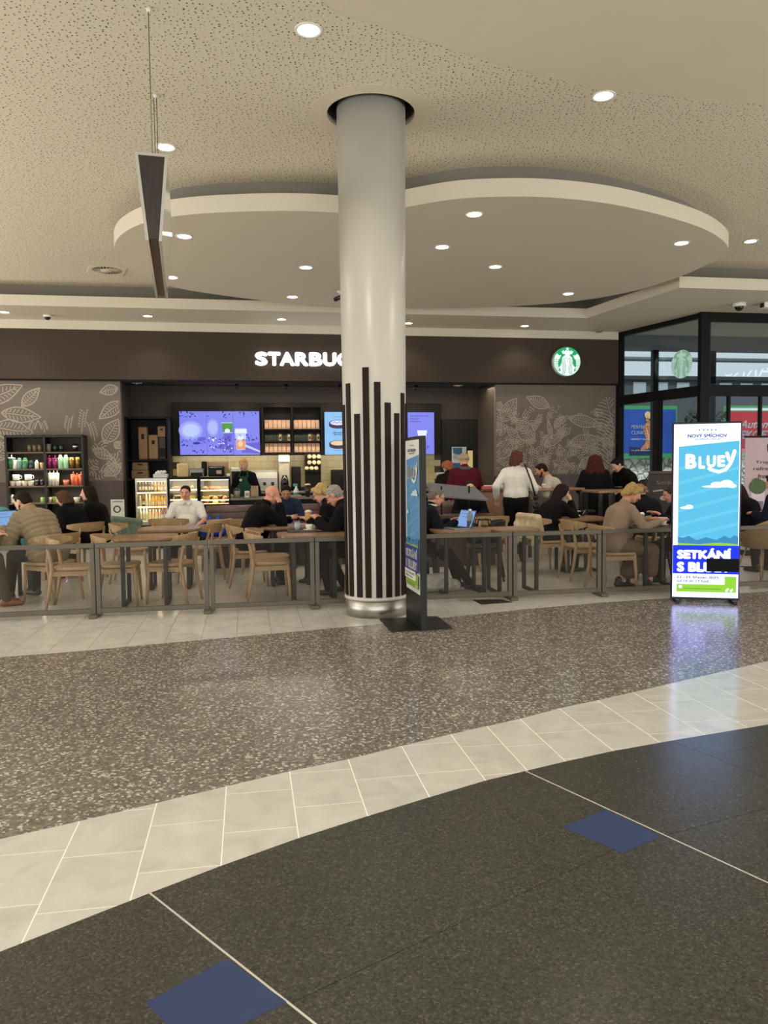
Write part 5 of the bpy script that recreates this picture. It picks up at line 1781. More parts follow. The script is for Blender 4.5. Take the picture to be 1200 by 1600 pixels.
def case(px0, px1, py0, py1, name, label, cat, shelves, zbot=0.0, depth=.6, frame=blackp, fw=.025):
    a_, z1 = st(px0, py0, T_FC); e_, _ = st(px1, py0, T_FC)
    _, z0 = st((px0 + px1) / 2, py1, T_FC)
    w = e_ - a_
    c = thing(name, label, cat, S(a_, T_FC, 0), ANG)
    m = MB()
    m.cbox(0, fw, 0, depth, z0, z1 - .03, .003); m.cbox(w - fw, w, 0, depth, z0, z1 - .03, .003)
    m.cbox(0, w, -.01, depth, z1 - .045, z1, .004); m.cbox(0, w, 0, depth, z0 - .06, z0, .004)
    m.build('frame', frame, c)
    m = MB(); m.box(fw, w - fw, depth - .03, depth, z0, z1 - .045, 0); m.box(fw, w - fw, .02, depth - .03, z0, z0 + .01, 0); m.build('lining', warm_in, c)
    if z0 - .06 > .05:
        m = MB(); m.cbox(0, w, .02, depth, 0, z0 - .06, .004); m.build('cabinet', blackp, c)
    zz = [z0 + .012]
    for py in shelves:
        z_ = st((px0 + px1) / 2, py, T_FC)[1]
        m = MB(); m.box(fw, w - fw, .05, depth - .03, z_ - .012, z_, 0); m.build('shelf', M('glass_shelf', 'd8d2b8', .2), c)
        m = MB(); m.box(fw, w - fw, .040, .05, z_ - .018, z_ + .004, 0); m.build('shelf_light', led_w_, c)
        glow(c, (w / 2, .14, z_ - .02), 2.2, w * .9)
        zz.append(z_)
    m = MB(); m.box(fw, w - fw, .05, .065, z1 - .06, z1 - .05, 0); m.build('top_light', led_w_, c)
    glow(c, (w / 2, .14, z1 - .062), 2.6, w * .9)
    m = MB(); m.box(fw, w - fw, .004, .008, z0, z1 - .045, 0); m.build('glass_front', gl, c)
    return c, a_, w, zz, z1
fr, fa, fw_, fz_, fzt = case(211, 261, 747.5, 815.5, 'drinks_fridge', 'lit open drinks fridge full of bottles left of the pastry cases', 'fridge', (792, 769.5), frame=steel)
p1, pa1, pw1, pz1, pzt1 = case(262.5, 309.5, 745.5, 788, 'pastry_case', 'left lit glass pastry case, beside the drinks fridge', 'display case', (780.5, 765))
p2, pa2, pw2, pz2, pzt2 = case(311, 359, 745.5, 788, 'pastry_case', 'right lit glass pastry case, beside the service counter', 'display case', (781, 765.5))

def bottle_proto(label, h, r, body, cap, cat='bottle', neck=.4):
    t = thing('bottle', label, cat, (0, 0, 0), ANG)
    m = MB(); m.lathe([(0, 0), (r * .95, 0), (r, .01), (r, h * .62), (r * neck, h * .80), (r * neck, h * .9), (0, h * .9)], 10); m.build('body', body, t)
    m = MB(); m.lathe([(r * neck * 1.15, h * .88), (r * neck * 1.15, h), (0, h)], 8); m.build('cap', cap, t)
    m = MB(); m.lathe([(r * 1.02, h * .2), (r * 1.02, h * .5)], 10, cap=False); m.build('paper_label', M('bottle_paper', 'd9d0bb', .6), t)
    return t
caps = {'w': M('cap_white', 'e6e3dc', .4), 'b': M('cap_black', '1c1a18', .4), 'r': M('cap_red', '8d2a1e', .4), 'o': M('cap_orange', 'c9772a', .4)}
bodies = {'grey': M('bottle_grey_violet', '57515a', .3), 'amber': M('bottle_amber', 'b5701f', .25), 'red': M('bottle_red', '6b1c15', .25), 'orange': M('bottle_orange', 'e09a32', .3), 'pale': M('bottle_pale', 'd9cfa2', .25), 'clear': M('bottle_clear_blue', 'b9cdd0', .15), 'pink': M('bottle_pink', 'd9a88f', .3), 'plum': M('bottle_plum', '77405e', .3)}
def bottle_row(z, specs, x0, x1, yy=.16):
    n_ = sum(s_[0] for s_ in specs)
    k = 0
    for cnt, lab, h, bcol, ccol, grp in specs:
        pr = None
        for q in range(cnt):
            w = (x1 - x0) / n_
            if pr is None:
                pr = bottle_proto(lab, h, w * .40, bodies[bcol], caps[ccol]); o = pr
            else:
                o = copy_tree(pr)
            if cnt > 1:
                o['group'] = grp
                o['label'] = lab + ', ' + ORD[q] + ' from the left'
            o.location = S(x0 + w * (k + .5), T_FC + yy + .03 * (q % 2), z)
            k += 1
bottle_row(fz_[2], [(5, 'grey bottle with a white cap on the top fridge shelf', .215, 'grey', 'w', 'grey bottles on the top fridge shelf'), (4, 'amber bottle on the top fridge shelf', .185, 'amber', 'o', 'amber bottles on the top fridge shelf')], fa + .03, fa + fw_ - .03)
bottle_row(fz_[1], [(1, 'pale bottle at the left end of the middle fridge shelf', .2, 'pale', 'w', ''), (1, 'dark red bottle on the middle fridge shelf', .2, 'red', 'r', ''), (2, 'pale yellow bottle on the middle fridge shelf', .22, 'pale', 'w', 'pale bottles on the middle fridge shelf'), (5, 'orange juice bottle on the middle fridge shelf', .19, 'orange', 'o', 'orange bottles on the middle fridge shelf')], fa + .03, fa + fw_ - .03)
bottle_row(fz_[0], [(3, 'clear blue water bottle on the bottom fridge shelf', .26, 'clear', 'w', 'water bottles on the bottom fridge shelf'), (4, 'pinkish bottle on the bottom fridge shelf', .2, 'pink', 'w', 'pinkish bottles on the bottom fridge shelf'), (2, 'plum coloured bottle on the bottom fridge shelf', .23, 'plum', 'r', 'plum bottles on the bottom fridge shelf')], fa + .03, fa + fw_ - .03)
# pastries
crust = M('golden_crust', 'b5793a', .6, var=.2, scale=30)
choc = M('chocolate_cake', '3d2214', .5, var=.15)
plate_m = M('white_plate', 'e4e0d4', .3)
def pastry(kind, label, loc, grp=None):
    t = thing('pastry', label, 'pastry', loc, ANG + random.uniform(-.5, .5), grp)
    m = MB()
    if kind == 'croissant':
        pts = [(.075 * cos(a_), .05 * sin(a_) - .02, .03) for a_ in [R(10 + 16 * k) for k in range(11)]]
        m.tube(pts, [.010 + .024 * sin(pi * k / 10) * (1.12 if k % 2 else .96) for k in range(11)], 8)
        m.build('crust', crust, t)
    elif kind == 'bun':
        m.lathe([(0, .0), (.05, 0), (.058, .02), (.045, .045), (.02, .058), (0, .06)], 14); m.build('crust', crust, t)
        m = MB(); m.sph((0, 0, .058), (.022, .02, .01), 8, 6); m.build('topping', M('icing', 'e6d6bd', .5), t)
    elif kind == 'cake':
        m.prism([(0, -.06), (.05, .06), (-.05, .06)], .0, .06); m.build('sponge', choc, t)
        m = MB(); m.prism([(0, -.062), (.051, .061), (-.051, .061)], .061, .072); m.build('cream_top', M('icing', 'e6d6bd'), t)
    elif kind == 'sandwich':
        m.prism([(-.07, -.04), (.07, -.04), (-.07, .06)], 0, .022); m.prism([(-.07, -.04), (.07, -.04), (-.07, .06)], .036, .058); m.build('bread', M('bread_pale', 'c9a56d', .7, var=.1), t)
        m = MB(); m.prism([(-.073, -.043), (.07, -.043), (-.073, .06)], .022, .036); m.build('filling', M('salad_filling', '6d7a34', .6, var=.3, scale=40), t)
    return t
def prow(z, x0, w, kinds, case_, shelf):
    for k, kd in enumerate(kinds):
        od = f', {ORD[kinds[:k].count(kd)]} from the left' if kinds.count(kd) > 1 else ''
        pastry(kd, f'{dict(croissant="golden croissant", bun="iced bun", cake="dark cake slice", sandwich="cut sandwich")[kd]} on the {shelf} shelf of the {case_} pastry case{od}', S(x0 + .05 + (w - .1) * (k + .5) / len(kinds), T_FC + .17 + .04 * (k % 2), z), f'pastries on the {shelf} shelf of the {case_} case')
prow(pz1[2], pa1, pw1, ['croissant', 'croissant', 'bun'], 'left', 'top')
prow(pz1[1], pa1, pw1, ['cake', 'sandwich', 'sandwich'], 'left', 'middle')
prow(pz1[0], pa1, pw1, ['cake', 'cake', 'bun'], 'left', 'bottom')
prow(pz2[2], pa2, pw2, ['bun', 'croissant', 'croissant', 'sandwich'], 'right', 'top')
prow(pz2[1], pa2, pw2, ['sandwich', 'cake', 'bun', 'cake', 'bun'], 'right', 'middle')
prow(pz2[0], pa2, pw2, ['cake', 'bun', 'cake'], 'right', 'bottom')
# standing on the cases
zt_c = pzt1
def on_case(px): return S(st(px, 744, T_FC + .2)[0], T_FC + .2, zt_c)
tr = thing('tissue_tray', 'white tray heaped with napkins on top of the drinks fridge', 'tray', S(st(251.5, 744, T_FC + .2)[0], T_FC + .2, fzt), ANG)
m = MB(); m.cbox(-.13, .13, -.08, .08, 0, .075, .008); m.build('tray', M('tray_grey_white', 'b9b8b2', .5), tr)
m = MB()
for k in range(6):
    m.sph((-.07 + .028 * k, .02 * sin(k * 2.1), .09 + .02 * (k % 2)), (.035, .05, .03), 8, 6)
m.build('napkins', M('napkin_white', 'd9d7d0', .8), tr)
boxy('bread_bin', 'cream rounded box on the left pastry case', 'box', 276, 294, 724, T_FC + .2, zt_c, .25, M('cream_plastic', 'cdb37e', .5), (lambda o, w, h, d: (MB().cbox(-w * .36, w * .36, -.008, 0, h * .12, h * .86, .004).build('front_panel', M('cream_plastic_dark', 'bb9f6a', .5), o), MB().cbox(-w * .3, w * .3, .04, d - .04, h, h + .015, .004).build('lid', M('cream_plastic_dark', 'bb9f6a'), o))))
boxy('metal_dispenser', 'brushed metal dispenser box on the pastry cases', 'dispenser', 295.5, 318.5, 732, T_FC + .2, zt_c, .2, M('dull_metal', '77756e', .4, .6), e_plain)
boxy('coffee_grinder', 'narrow black grinder between the metal dispenser and the black oven', 'grinder', 314.5, 323, 721, T_FC + .45, zt_c, .15, blackp, e_plain)
boxy('small_oven', 'black small oven on the right pastry case', 'oven', 325, 350, 728.5, T_FC + .2, zt_c, .3, blackp, e_oven)
boxy('wooden_board', 'pale wooden board standing behind the black small oven', 'board', 324.5, 357, 721.5, T_FC + .52, zt_c, .03, oak, lambda o, w, h, d: MB().cbox(-w * .44, w * .44, -.006, 0, h * .86, h * .92, .002).build('batten', oak, o))
fp = thing('potted_plant', 'tiny potted plant at the right end of the pastry cases', 'plant', S(st(356.8, 744, T_FC + .1)[0], T_FC + .1, zt_c), ANG)
m = MB(); m.lathe([(0, 0), (.025, 0), (.035, .05), (0, .05)], 10); m.build('pot', plate_m, fp)
m = MB()
for k in range(9):
    a_ = k * .7; m.add([(0, 0, .05), (.035 * cos(a_), .035 * sin(a_), .07 + .008 * k), (.045 * cos(a_ + .3), .045 * sin(a_ + .3), .085 + .006 * k), (.02 * cos(a_ + .5), .02 * sin(a_ + .5), .08)], [(0, 1, 2, 3)], 0)
m.build('leaves', M('fresh_leaf', '6d8a3f', .6), fp)

# on the service counter
def glass(name, label, cat, loc, r, h, mat, fill=None, fillm=None, lid=None):
    t = thing(name, label, cat, loc, ANG)
    m = MB(); m.lathe([(0, 0), (r * .78, 0), (r, h), (r * .94, h), (r * .74, .006), (0, .006)], 16); m.build('cup', mat, t)
    if fill:
        m = MB(); m.lathe([(0, .007), (r * .73, .007), (r * .9, fill), (0, fill)], 16); m.build('drink', fillm, t)
    if lid:
        m = MB(); m.lathe([(r * 1.06, h), (r * 1.06, h + .012), (r * .6, h + .03), (0, h + .032)], 16); m.build('lid', lid, t)
    return t
def on_counter(px, dt=.2):
    return S(st(px, 777, T_FC + dt)[0], T_FC + dt, zc_t)
glass('iced_coffee', 'tall dark iced coffee with pale foam on the service counter', 'drink', on_counter(481, .1), .055, .22, M('dark_coffee_glass', '2a1a12', .15), None, None, M('foam_cream', 'd9c6a4', .6))
sb = thing('spray_bottle', 'white spray bottle with teal liquid on the service counter', 'bottle', on_counter(463, .15), ANG)
m = MB(); m.lathe([(0, 0), (.05, 0), (.055, .02), (.055, .11), (.022, .17), (.018, .21), (0, .21)], 14); m.build('body', M('spray_white', 'd3d8d0', .4), sb)
m = MB(); m.cbox(-.06, .03, -.015, .015, .20, .25, .006); m.build('trigger', M('spray_teal', '2f8f7a', .4), sb)
m = MB(); m.lathe([(.0565, .03), (.0565, .085)], 14, cap=False); m.build('paper_label', M('spray_teal', '2f8f7a'), sb)
boxy('wooden_tray', 'wooden box tray under the white spray bottle', 'tray', 452, 471, 773.5, T_FC + .02, zc_t, .08, oak, lambda o, w, h, d: MB().cbox(-w * .46, w * .46, .01, d - .01, h - .004, h + .004, .002).build('liner', oak_d, o))
boxy('card_holder', 'white upright card on the service counter before the barista', 'card', 382, 390, 767, T_FC + .06, zc_t, .03, M('card_white', 'd6d2c6', .6), lambda o, w, h, d: MB().box(-w * .35, w * .35, -.002, -.001, h * .3, h * .7, 0).build('print', M('card_print', '8d8778', .6), o))
glass('glass_jar', 'small glass jar at the barista end of the service counter', 'jar', on_counter(370, .15), .07, .14, M('jar_glass', '8f8a7a', .1), .1, M('jar_fill', '6b5638', .6), M('jar_lid', '2a2724', .4))
boxy('wooden_caddy', 'little wooden caddy right of the white card', 'caddy', 391, 404, 764, T_FC + .25, zc_t, .1, oak, lambda o, w, h, d: [MB().cbox(-w * .4 + q * w * .3, -w * .4 + q * w * .3 + .04, .02, .06, h, h + .06, .003).build('sachets', kraft, o) for q in range(3)])
cs_ = thing('counter_sign', 'white counter sign with a dark round emblem in front of the red coat', 'sign', on_counter(693, .02), ANG)
sw, sh_ = .27, st(693, 738, T_FC)[1] - zc_t
m = MB(); m.cbox(-sw / 2, sw / 2, 0, .012, sh_ * .28, sh_, .003); m.build('board', M('sign_board_white', 'cfd0c4', .5), cs_)
A = Art(.0008); A.ell(0, sh_ * .66, sw * .26, sw * .26, 0, 24); A.ell(0, sh_ * .68, sw * .14, sw * .17, 1, 18); A.rect(-sw * .35, sw * .35, sh_ * .90, sh_ * .93, 0); A.rect(-sw * .3, sw * .3, sh_ * .38, sh_ * .42, 0)
A.build('print', [M('print_dark_green', '2d3d33', .5), M('sign_board_white', 'cfd0c4')], cs_, (0, -.001, 0))
for x in (-.06, .06):
    m = MB(); m.cbox(x - .02, x + .02, -.01, .05, 0, sh_ * .28, .003); m.build('leg', M('sign_board_white', 'cfd0c4'), cs_)
m = MB(); m.cbox(-.1, .1, -.03, .09, 0, .02, .003); m.build('base', blackp, cs_)

# black shelving nook on the left with boxes
T_N = 16.9
nk = thing('storage_rack', 'tall black storage rack in the dark left corner of the counter area', 'shelf', S(0, 0, 0), ANG)
xa, xb = st(196, 700, T_N)[0], st(264, 700, T_N)[0]
_, zt_n = st(230, 651, T_N)
zsh2 = [st(230, y, T_N)[1] for y in (717.5, 748, 690)]
m = MB(); m.box(xa, xa + .04, T_N, T_N + .6, 0, zt_n, 0); m.box(xb - .04, xb, T_N, T_N + .6, 0, zt_n, 0); m.box(xa, xb, T_N + .57, T_N + .6, 0, zt_n, 0); m.box(xa, xb, T_N, T_N + .6, zt_n - .04, zt_n, 0)
m.build('frame', blackp, nk)
for z_ in zsh2[:2]:
    m = MB(); m.box(xa + .04, xb - .04, T_N, T_N + .57, z_ - .03, z_, 0); m.build('shelf_board', blackp, nk)
def cbx(px0, px1, py0, z, label, t=T_N + .1, mat=card):
    boxy('cardboard_box', label, 'box', px0, px1, py0, t, z, .3, mat, lambda o, w, h, d: [MB().cbox(-w * .5 + .002, w * .5 - .002, d * .47, d * .53, h, h + .003, .001).build('tape', M('brown_tape', '6b5030', .4), o), MB().cbox(-w * .16, w * .16, -.003, 0, h * .62, h * .78, .001).build('hand_hole', blackp, o)])
cbx(215.5, 229.5, 667, zsh2[0], 'tall narrow cardboard box, left of the two on the upper rack shelf')
cbx(231.5, 246.5, 679.5, zsh2[0], 'cardboard box right of the tall narrow one on the upper rack shelf')
boxy('dark_crate', 'dark crate at the right end of the upper rack shelf', 'crate', 247.5, 259, 683, T_N + .1, zsh2[0], .3, M('dark_crate', '2e2a27', .6), e_plain)
_bz = zt_c
cbx(246, 258.5, 666, st(252, 682.8, T_N + .1)[1], 'small cardboard box set on the dark crate in the rack', T_N + .1)
zlo = zsh2[1]
cbx(205, 232, 735, zlo, 'kraft box with a dark hand hole on the lower rack shelf', T_N + .06)
cbx(206, 231, 722.5, st(218, 734.8, T_N + .06)[1], 'kraft box stacked on another box on the lower rack shelf', T_N + .07)
# dark doorway on the right with a lit corridor and a notice
o = wall('door_1', [(st(690, 700, T_IN - .05)[0], st(748, 700, T_IN - .05)[0], T_IN - .06, T_IN - .01, 0, st(715, 655, T_IN)[1], 0)], [M('dark_doorway', '0d0b0a', .7)])
ls = thing('lit_corridor_strip', 'narrow yellow lit strip of the corridor behind the red coat', 'lamp', S(*[st(735, 720, T_IN - .1)[0], T_IN - .1], 0), ANG)
za_, zb2 = st(735, 745, T_IN - .1)[1], st(735, 704, T_IN - .1)[1]
m = MB(); m.cbox(-.06, .06, 0, .03, za_, zb2, .004); m.build('glow_strip', EM('corridor_glow', 'd9c07a', .8), ls)  # emission stands in for the lit corridor seen through the doorway
m = MB(); m.cbox(-.075, .075, -.005, .035, zb2, zb2 + .03, .004); m.build('cap', blackp, ls)
nt_ = thing('notice_board', 'white and blue notice on the dark doorway beside the red coat', 'notice', S(st(717.5, 710, T_IN - .12)[0], T_IN - .12, st(717, 722, T_IN - .12)[1]), ANG)
nw, nh = .36, .36
m = MB(); m.cbox(-nw / 2, nw / 2, 0, .02, -.15, nh, .004); m.build('board', M('notice_white', 'b9c3c4', .5), nt_)
A = Art(.001); A.poly([(-nw * .4, nh * .62), (nw * .2, nh * .62), (nw * .2, nh * .95), (-nw * .45, nh * .95)], 0); A.ell(-nw * .1, nh * .62, nw * .3, nh * .12, 0, 16); A.rect(-.0, nw * .12, nh * .3, nh * .62, 0); A.rect(-nw * .4, -nw * .08, nh * .2, nh * .5, 1); A.rect(nw * .2, nw * .42, nh * .12, nh * .4, 1)
A.rect(-nw / 2, nw / 2, -.15, -.02, 0)
A.build('print', [M('notice_blue', '24577f', .5), M('notice_grey', '8fa0a0', .5)], nt_, (0, -.001, 0))
# ceiling fittings inside the opening
for px, py, lab in [(214, 606, 'small round ceiling speaker at the left end inside the shop opening'), (716, 606, 'small round ceiling speaker at the right end inside the shop opening')]:
    p_ = S(st(px, py, T_FAS + .9)[0], T_FAS + .9, 3.30)
    d = thing('ceiling_speaker', lab, 'speaker', p_)
    m = MB(); m.lathe([(.11, 0), (.11, -.012), (.09, -.016), (0, -.016)], 18); m.build('grille', trim_m, d)
    m = MB(); m.lathe([(.02, -.016), (.018, -.03), (0, -.032)], 10); m.build('sensor', trim_m, d)
for px, lab in [(370, 'small spotlight inside the shop opening above the three screens'), (447, 'small spotlight inside the shop opening above the coffee shelves'), (531, 'small spotlight inside the shop opening left of the column'), (650, 'small spotlight inside the shop opening right of the column')]:
    p_ = S(st(px, 604, T_FAS + .55)[0], T_FAS + .55, 3.30)
    d = thing('spotlight', lab, 'lamp', p_, ANG)
    m = MB(); m.tube([(0, 0, 0), (0, 0, -.05)], .02, 8); m.tube([(0, -.03, -.07), (0, .07, -.11)], .04, 12); m.build('body', blackp, d)
    m = MB(); m.tube([(0, .069, -.1096), (0, .073, -.1112)], .032, 12); m.build('lens', EM('spot_lens', 'fff2d6', 8), d)
    l = bpy.data.lights.new('spot_beam', 'SPOT'); l.energy, l.color, l.spot_size, l.spot_blend, l.shadow_soft_size = 26, (1, .82, .6), R(100), .7, .04
    o = bpy.data.objects.new('spot_beam', l); COL.objects.link(o); o.parent = d; o.location = (0, .09, -.13); o.rotation_euler = (R(28), 0, 0)

# ================================================================== MERCHANDISE SHELF ON THE LEFT WALL
T_S = T_MUR - .42
shx0, shx1, shm = st(9, 750, T_S)[0], st(132, 750, T_S)[0], st(71, 750, T_S)[0]
zt_s = st(70, 679.5, T_S)[1]
uni = thing('merchandise_shelf', 'tall dark shelf unit of cups and tumblers on the left mural wall', 'shelf', S(0, 0, 0), ANG)
dkf = M('dark_shelf_frame', '1d1a17', .5, .2)
shelf_o = wood('shelf_oak', '5a4630', '6d563c', .5, 2, 10, 10)
for x in (shx0, shm - .02, shx1 - .04):
    m = MB(); m.cbox(x, x + .04, T_S, T_MUR - .01, 0, zt_s, .004); m.build('upright', dkf, uni)
m = MB(); m.cbox(shx0, shx1, T_S, T_MUR - .01, zt_s - .05, zt_s, .004); m.build('top', dkf, uni)
m = MB(); m.box(shx0, shx1, T_MUR - .02, T_MUR - .008, .05, zt_s, 0); m.build('back_panel', M('shelf_back', '3f382f', .7), uni)
SZ = [st(70, y, T_S)[1] for y in (706, 732.5, 759, 785.5, 812, 838)]
for z_ in SZ:
    for a_, e_ in ((shx0 + .04, shm - .02), (shm + .02, shx1 - .04)):
        m = MB(); m.cbox(a_, e_, T_S + .005, T_MUR - .02, z_ - .03, z_, .003); m.build('shelf_board', shelf_o, uni)
for z_ in SZ[:3]:
    for a_, e_ in ((shx0 + .04, shm - .02), (shm + .02, shx1 - .04)):
        l = bpy.data.lights.new('shelf_light', 'AREA'); l.shape = 'RECTANGLE'; l.size, l.size_y, l.energy, l.color = (e_ - a_) * .9, .05, 2.4, (1, .9, .72)
        o = bpy.data.objects.new('shelf_light', l); COL.objects.link(o); o.parent = uni; o.location = ((a_ + e_) / 2, T_S + .06, z_ - .035); o.rotation_euler = (R(-8), 0, 0)
def cup(kind, px, shelf, wpx, hpx, mat, label, mat2=None, dt=.12):
    t_ = T_S + dt
    s_ = st(px, 740, t_)[0]
    kk = (t_ / .985) / FPX * .95
    r, h = wpx * kk / 2, hpx * kk
    o = thing({'mug': 'mug', 'tumbler': 'tumbler', 'bottle': 'flask', 'cup': 'cup', 'pot': 'glass'}[kind], label, {'mug': 'mug', 'tumbler': 'tumbler', 'bottle': 'flask', 'cup': 'cup', 'pot': 'glass'}[kind], S(s_, t_, SZ[shelf]), ANG)
    m = MB()
    if kind == 'mug':
        m.lathe([(0, 0), (r * .9, 0), (r, h * .1), (r, h), (r * .9, h), (r * .88, h * .1), (0, h * .08)], 16); m.build('body', mat, o)
        m = MB(); m.tube([(r * .95, 0, h * .8), (r * 1.5, 0, h * .75), (r * 1.55, 0, h * .35), (r * .95, 0, h * .22)], r * .14, 6); m.build('handle', mat, o)
    elif kind == 'tumbler':
        m.lathe([(0, 0), (r * .74, 0), (r, h * .74), (0, h * .74)], 16); m.build('body', mat, o)
        m = MB(); m.lathe([(r * 1.05, h * .73), (r * 1.05, h * .77), (r * .7, h * .80), (0, h * .8)], 16); m.build('lid', mat2 or mat, o)
        m = MB(); m.tube([(r * .1, 0, h * .78), (r * .2, 0, h)], r * .1 + .003, 6); m.build('straw', mat2 or mat, o)
    elif kind == 'bottle':
        m.lathe([(0, 0), (r * .92, 0), (r, h * .06), (r, h * .72), (r * .75, h * .84), (0, h * .84)], 16); m.build('body', mat, o)
        m = MB(); m.lathe([(r * .62, h * .83), (r * .62, h * .96), (r * .4, h), (0, h)], 12); m.build('cap', mat2 or mat, o)
    else:
        m.lathe([(0, 0), (r * .8, 0), (r, h), (r * .9, h), (r * .72, h * .06), (0, h * .06)], 16); m.build('body', mat, o)
        m = MB(); m.lathe([(r * .93, h * .6), (r * .97, h * .75)], 16, cap=False); m.build('band', mat2 or mat, o)
    return o
gd, gdk, gl_, mg, mint, gold, wh_, bk, cor, lime, cream = M('green_glaze', '3c7a55', .25), M('dark_green_glaze', '14271f', .25), M('grey_green_glass', '6c8f82', .15), M('magenta_plastic', '8a1f57', .25), M('mint_steel', '98c79b', .3), M('gold_steel', '8a6b2f', .3, .6), M('white_glaze', 'e6e1d2', .25), M('black_glaze', '1d1b19', .25), M('coral_plastic', 'dd6b43', .3), M('lime_glaze', '8faa4f', .3), M('cream_plastic', 'cdb37e')
cup('tumbler', 18, 1, 13, 22, gd, 'green glass tumbler with a straw at the left end of the second shelf', wh_)
cup('mug', 23.5, 1, 8, 14, wh_, 'white mug beside the green tumbler on the second shelf')
for px, w_, h_, mm_, lb in [(31, 8, 17, gl_, 'grey green glass, third item from the left on the second shelf'), (40, 9, 17, gd, 'green lidded flask in the middle of the left half, second shelf'), (50, 9, 13.5, gdk, 'dark green pot right of the green lidded flask, second shelf'), (58, 6, 13.5, wh_, 'slim pale flask near the divider, second shelf'), (66.5, 6.5, 9.5, cream, 'short cream cup beside the divider, second shelf')]:
    cup('bottle' if h_ > 12 else 'cup', px, 1, w_, h_, mm_, lb)
for px, lb in [(77.5, 'magenta tumbler with straw, left one of the pair'), (86.5, 'magenta tumbler with straw, right one of the pair')]:
    cup('tumbler', px, 1, 8.5, 20.5, mg, lb)
for px, lb in [(95.5, 'mint green flask, left one of the pair'), (104, 'mint green flask, right one of the pair')]:
    cup('bottle', px, 1, 8, 21, mint, lb)
for px, lb in [(113, 'golden brown tumbler, left one of the pair'), (122.5, 'golden brown tumbler, right one of the pair')]:
    cup('cup', px, 1, 8.5, 17, gold, lb)
for px, lb in [(25, 'white mug on a stack at the left end of the third shelf'), (44, 'white mug on a stack, middle of the left half, third shelf')]:
    o = cup('mug', px, 2, 10, 8.5, wh_, lb)
    o.location.z += .115
for px, lb in [(19.5, 'white cup under the left white mug, third shelf, outer one'), (29, 'white cup under the left white mug, third shelf, inner one'), (38.5, 'pale patterned cup under the right white mug, outer one'), (48, 'pale patterned cup under the right white mug, inner one')]:
    cup('cup', px, 2, 9.2, 8, wh_, lb)
for px, lb in [(57.5, 'black mug on the third shelf, farther from the divider'), (66, 'black mug on the third shelf, beside the divider')]:
    cup('mug', px, 2, 7.5, 9, bk, lb)
for px, lb in [(77.5, 'white tumbler with straw beside the divider, left of three'), (83.5, 'white tumbler with straw, middle one of three'), (89, 'white tumbler with straw, right one of three')]:
    cup('tumbler', px, 2, 6.6, 24, wh_, lb)
cup('cup', 103, 2, 9, 8.5, cor, 'small coral cup alone on the third shelf', wh_)
for px, lb in [(114, 'coral tumbler with straw, left one of three'), (119.5, 'coral tumbler with straw, middle one of three'), (126, 'coral tumbler with straw, right one of three')]:
    cup('tumbler', px, 2, 7.5, 21 - (px % 3), cor, lb)
for px, w_, h_, mm_, lb, kd in [(77, 6, 8, wh_, 'white cup beside the divider on the fourth shelf', 'cup'), (85, 9, 8.5, lime, 'lime green cup on the fourth shelf', 'cup'), (96, 8, 7, gdk, 'dark green cup, left of two on the fourth shelf', 'cup'), (106, 9, 7, gdk, 'dark green cup, right of two on the fourth shelf', 'cup'), (119, 10, 7, wh_, 'white bowl-like cup at the right end of the fourth shelf', 'cup'), (66, 8, 8, lime, 'lime green mug left of the divider on the fourth shelf', 'mug'), (18, 6, 13, wh_, 'white slim flask at the left end of the fourth shelf', 'bottle'), (25.5, 6, 13, wh_, 'white slim flask second from the left end of the fourth shelf', 'bottle')]:
    cup(kd, px, 3, w_, h_, mm_, lb)
for px, w_, h_, mm_, lb in [(48, 7, 11, M('dull_taupe', '6b5a45', .4), 'taupe cup, left of three on the dark top shelf'), (56, 7, 11, M('dull_taupe', '6b5a45'), 'taupe cup, middle of three on the dark top shelf'), (64, 7, 11, M('dull_taupe', '6b5a45'), 'taupe cup, right of three on the dark top shelf'), (77.5, 8, 12, M('pale_taupe', '8a8070', .4), 'pale taupe cup beside the divider on the dark top shelf'), (119, 8, 12, bk, 'black cup with white emblem at the right of the dark top shelf')]:
    cup('cup', px, 0, w_, h_, mm_, lb, wh_ if px == 119 else None)
for px, lb in [(88, 'dark green cup, left of two on the dark top shelf'), (97.5, 'dark green cup, right of two on the dark top shelf')]:
    cup('cup', px, 0, 8, 11, gdk, lb)
for px, w_, h_, mm_, lb in [(97, 10, 9, cream, 'cream carton-like cup on the fifth shelf left of the coffee boxes'), (112, 12, 13, wh_, 'white patterned pot on the fifth shelf'), (123, 9, 12, bk, 'black pot beside the white patterned pot on the fifth shelf')]:
    cup('cup', px, 4, w_, h_, mm_, lb)
# framed sign on the wainscot
fs_ = thing('floor_sign', 'white framed sign with a green round emblem beside the mural corner', 'sign', S(st(184, 800, T_MUR - .5)[0], T_MUR - .5, 0), ANG)
z0_, z1_ = st(184, 812, T_MUR - .5)[1], st(184, 780.5, T_MUR - .5)[1]
m = MB(); m.cbox(-.13, .13, 0, .02, z0_, z1_, .004); m.build('board', M('sign_board_white', 'cfd0c4'), fs_)
A = Art(.001); A.ell(-.01, z0_ + (z1_ - z0_) * .52, .075, .075, 0, 24); A.ell(-.01, z0_ + (z1_ - z0_) * .52, .045, .05, 1, 18); A.rect(-.1, .1, z1_ - .05, z1_ - .035, 0); A.rect(-.08, .08, z0_ + .05, z0_ + .06, 0)
A.build('print', [M('print_dark_green', '2d3d33'), M('sign_board_white', 'cfd0c4')], fs_, (0, -.001, 0))
m = MB(); m.cbox(-.015, .015, .02, .04, 0, z0_ + .02, .003); m.cbox(-.14, .14, -.1, .14, 0, .015, .003); m.build('stand', blackp, fs_)
# ================================================================== PEOPLE
_jobs = []


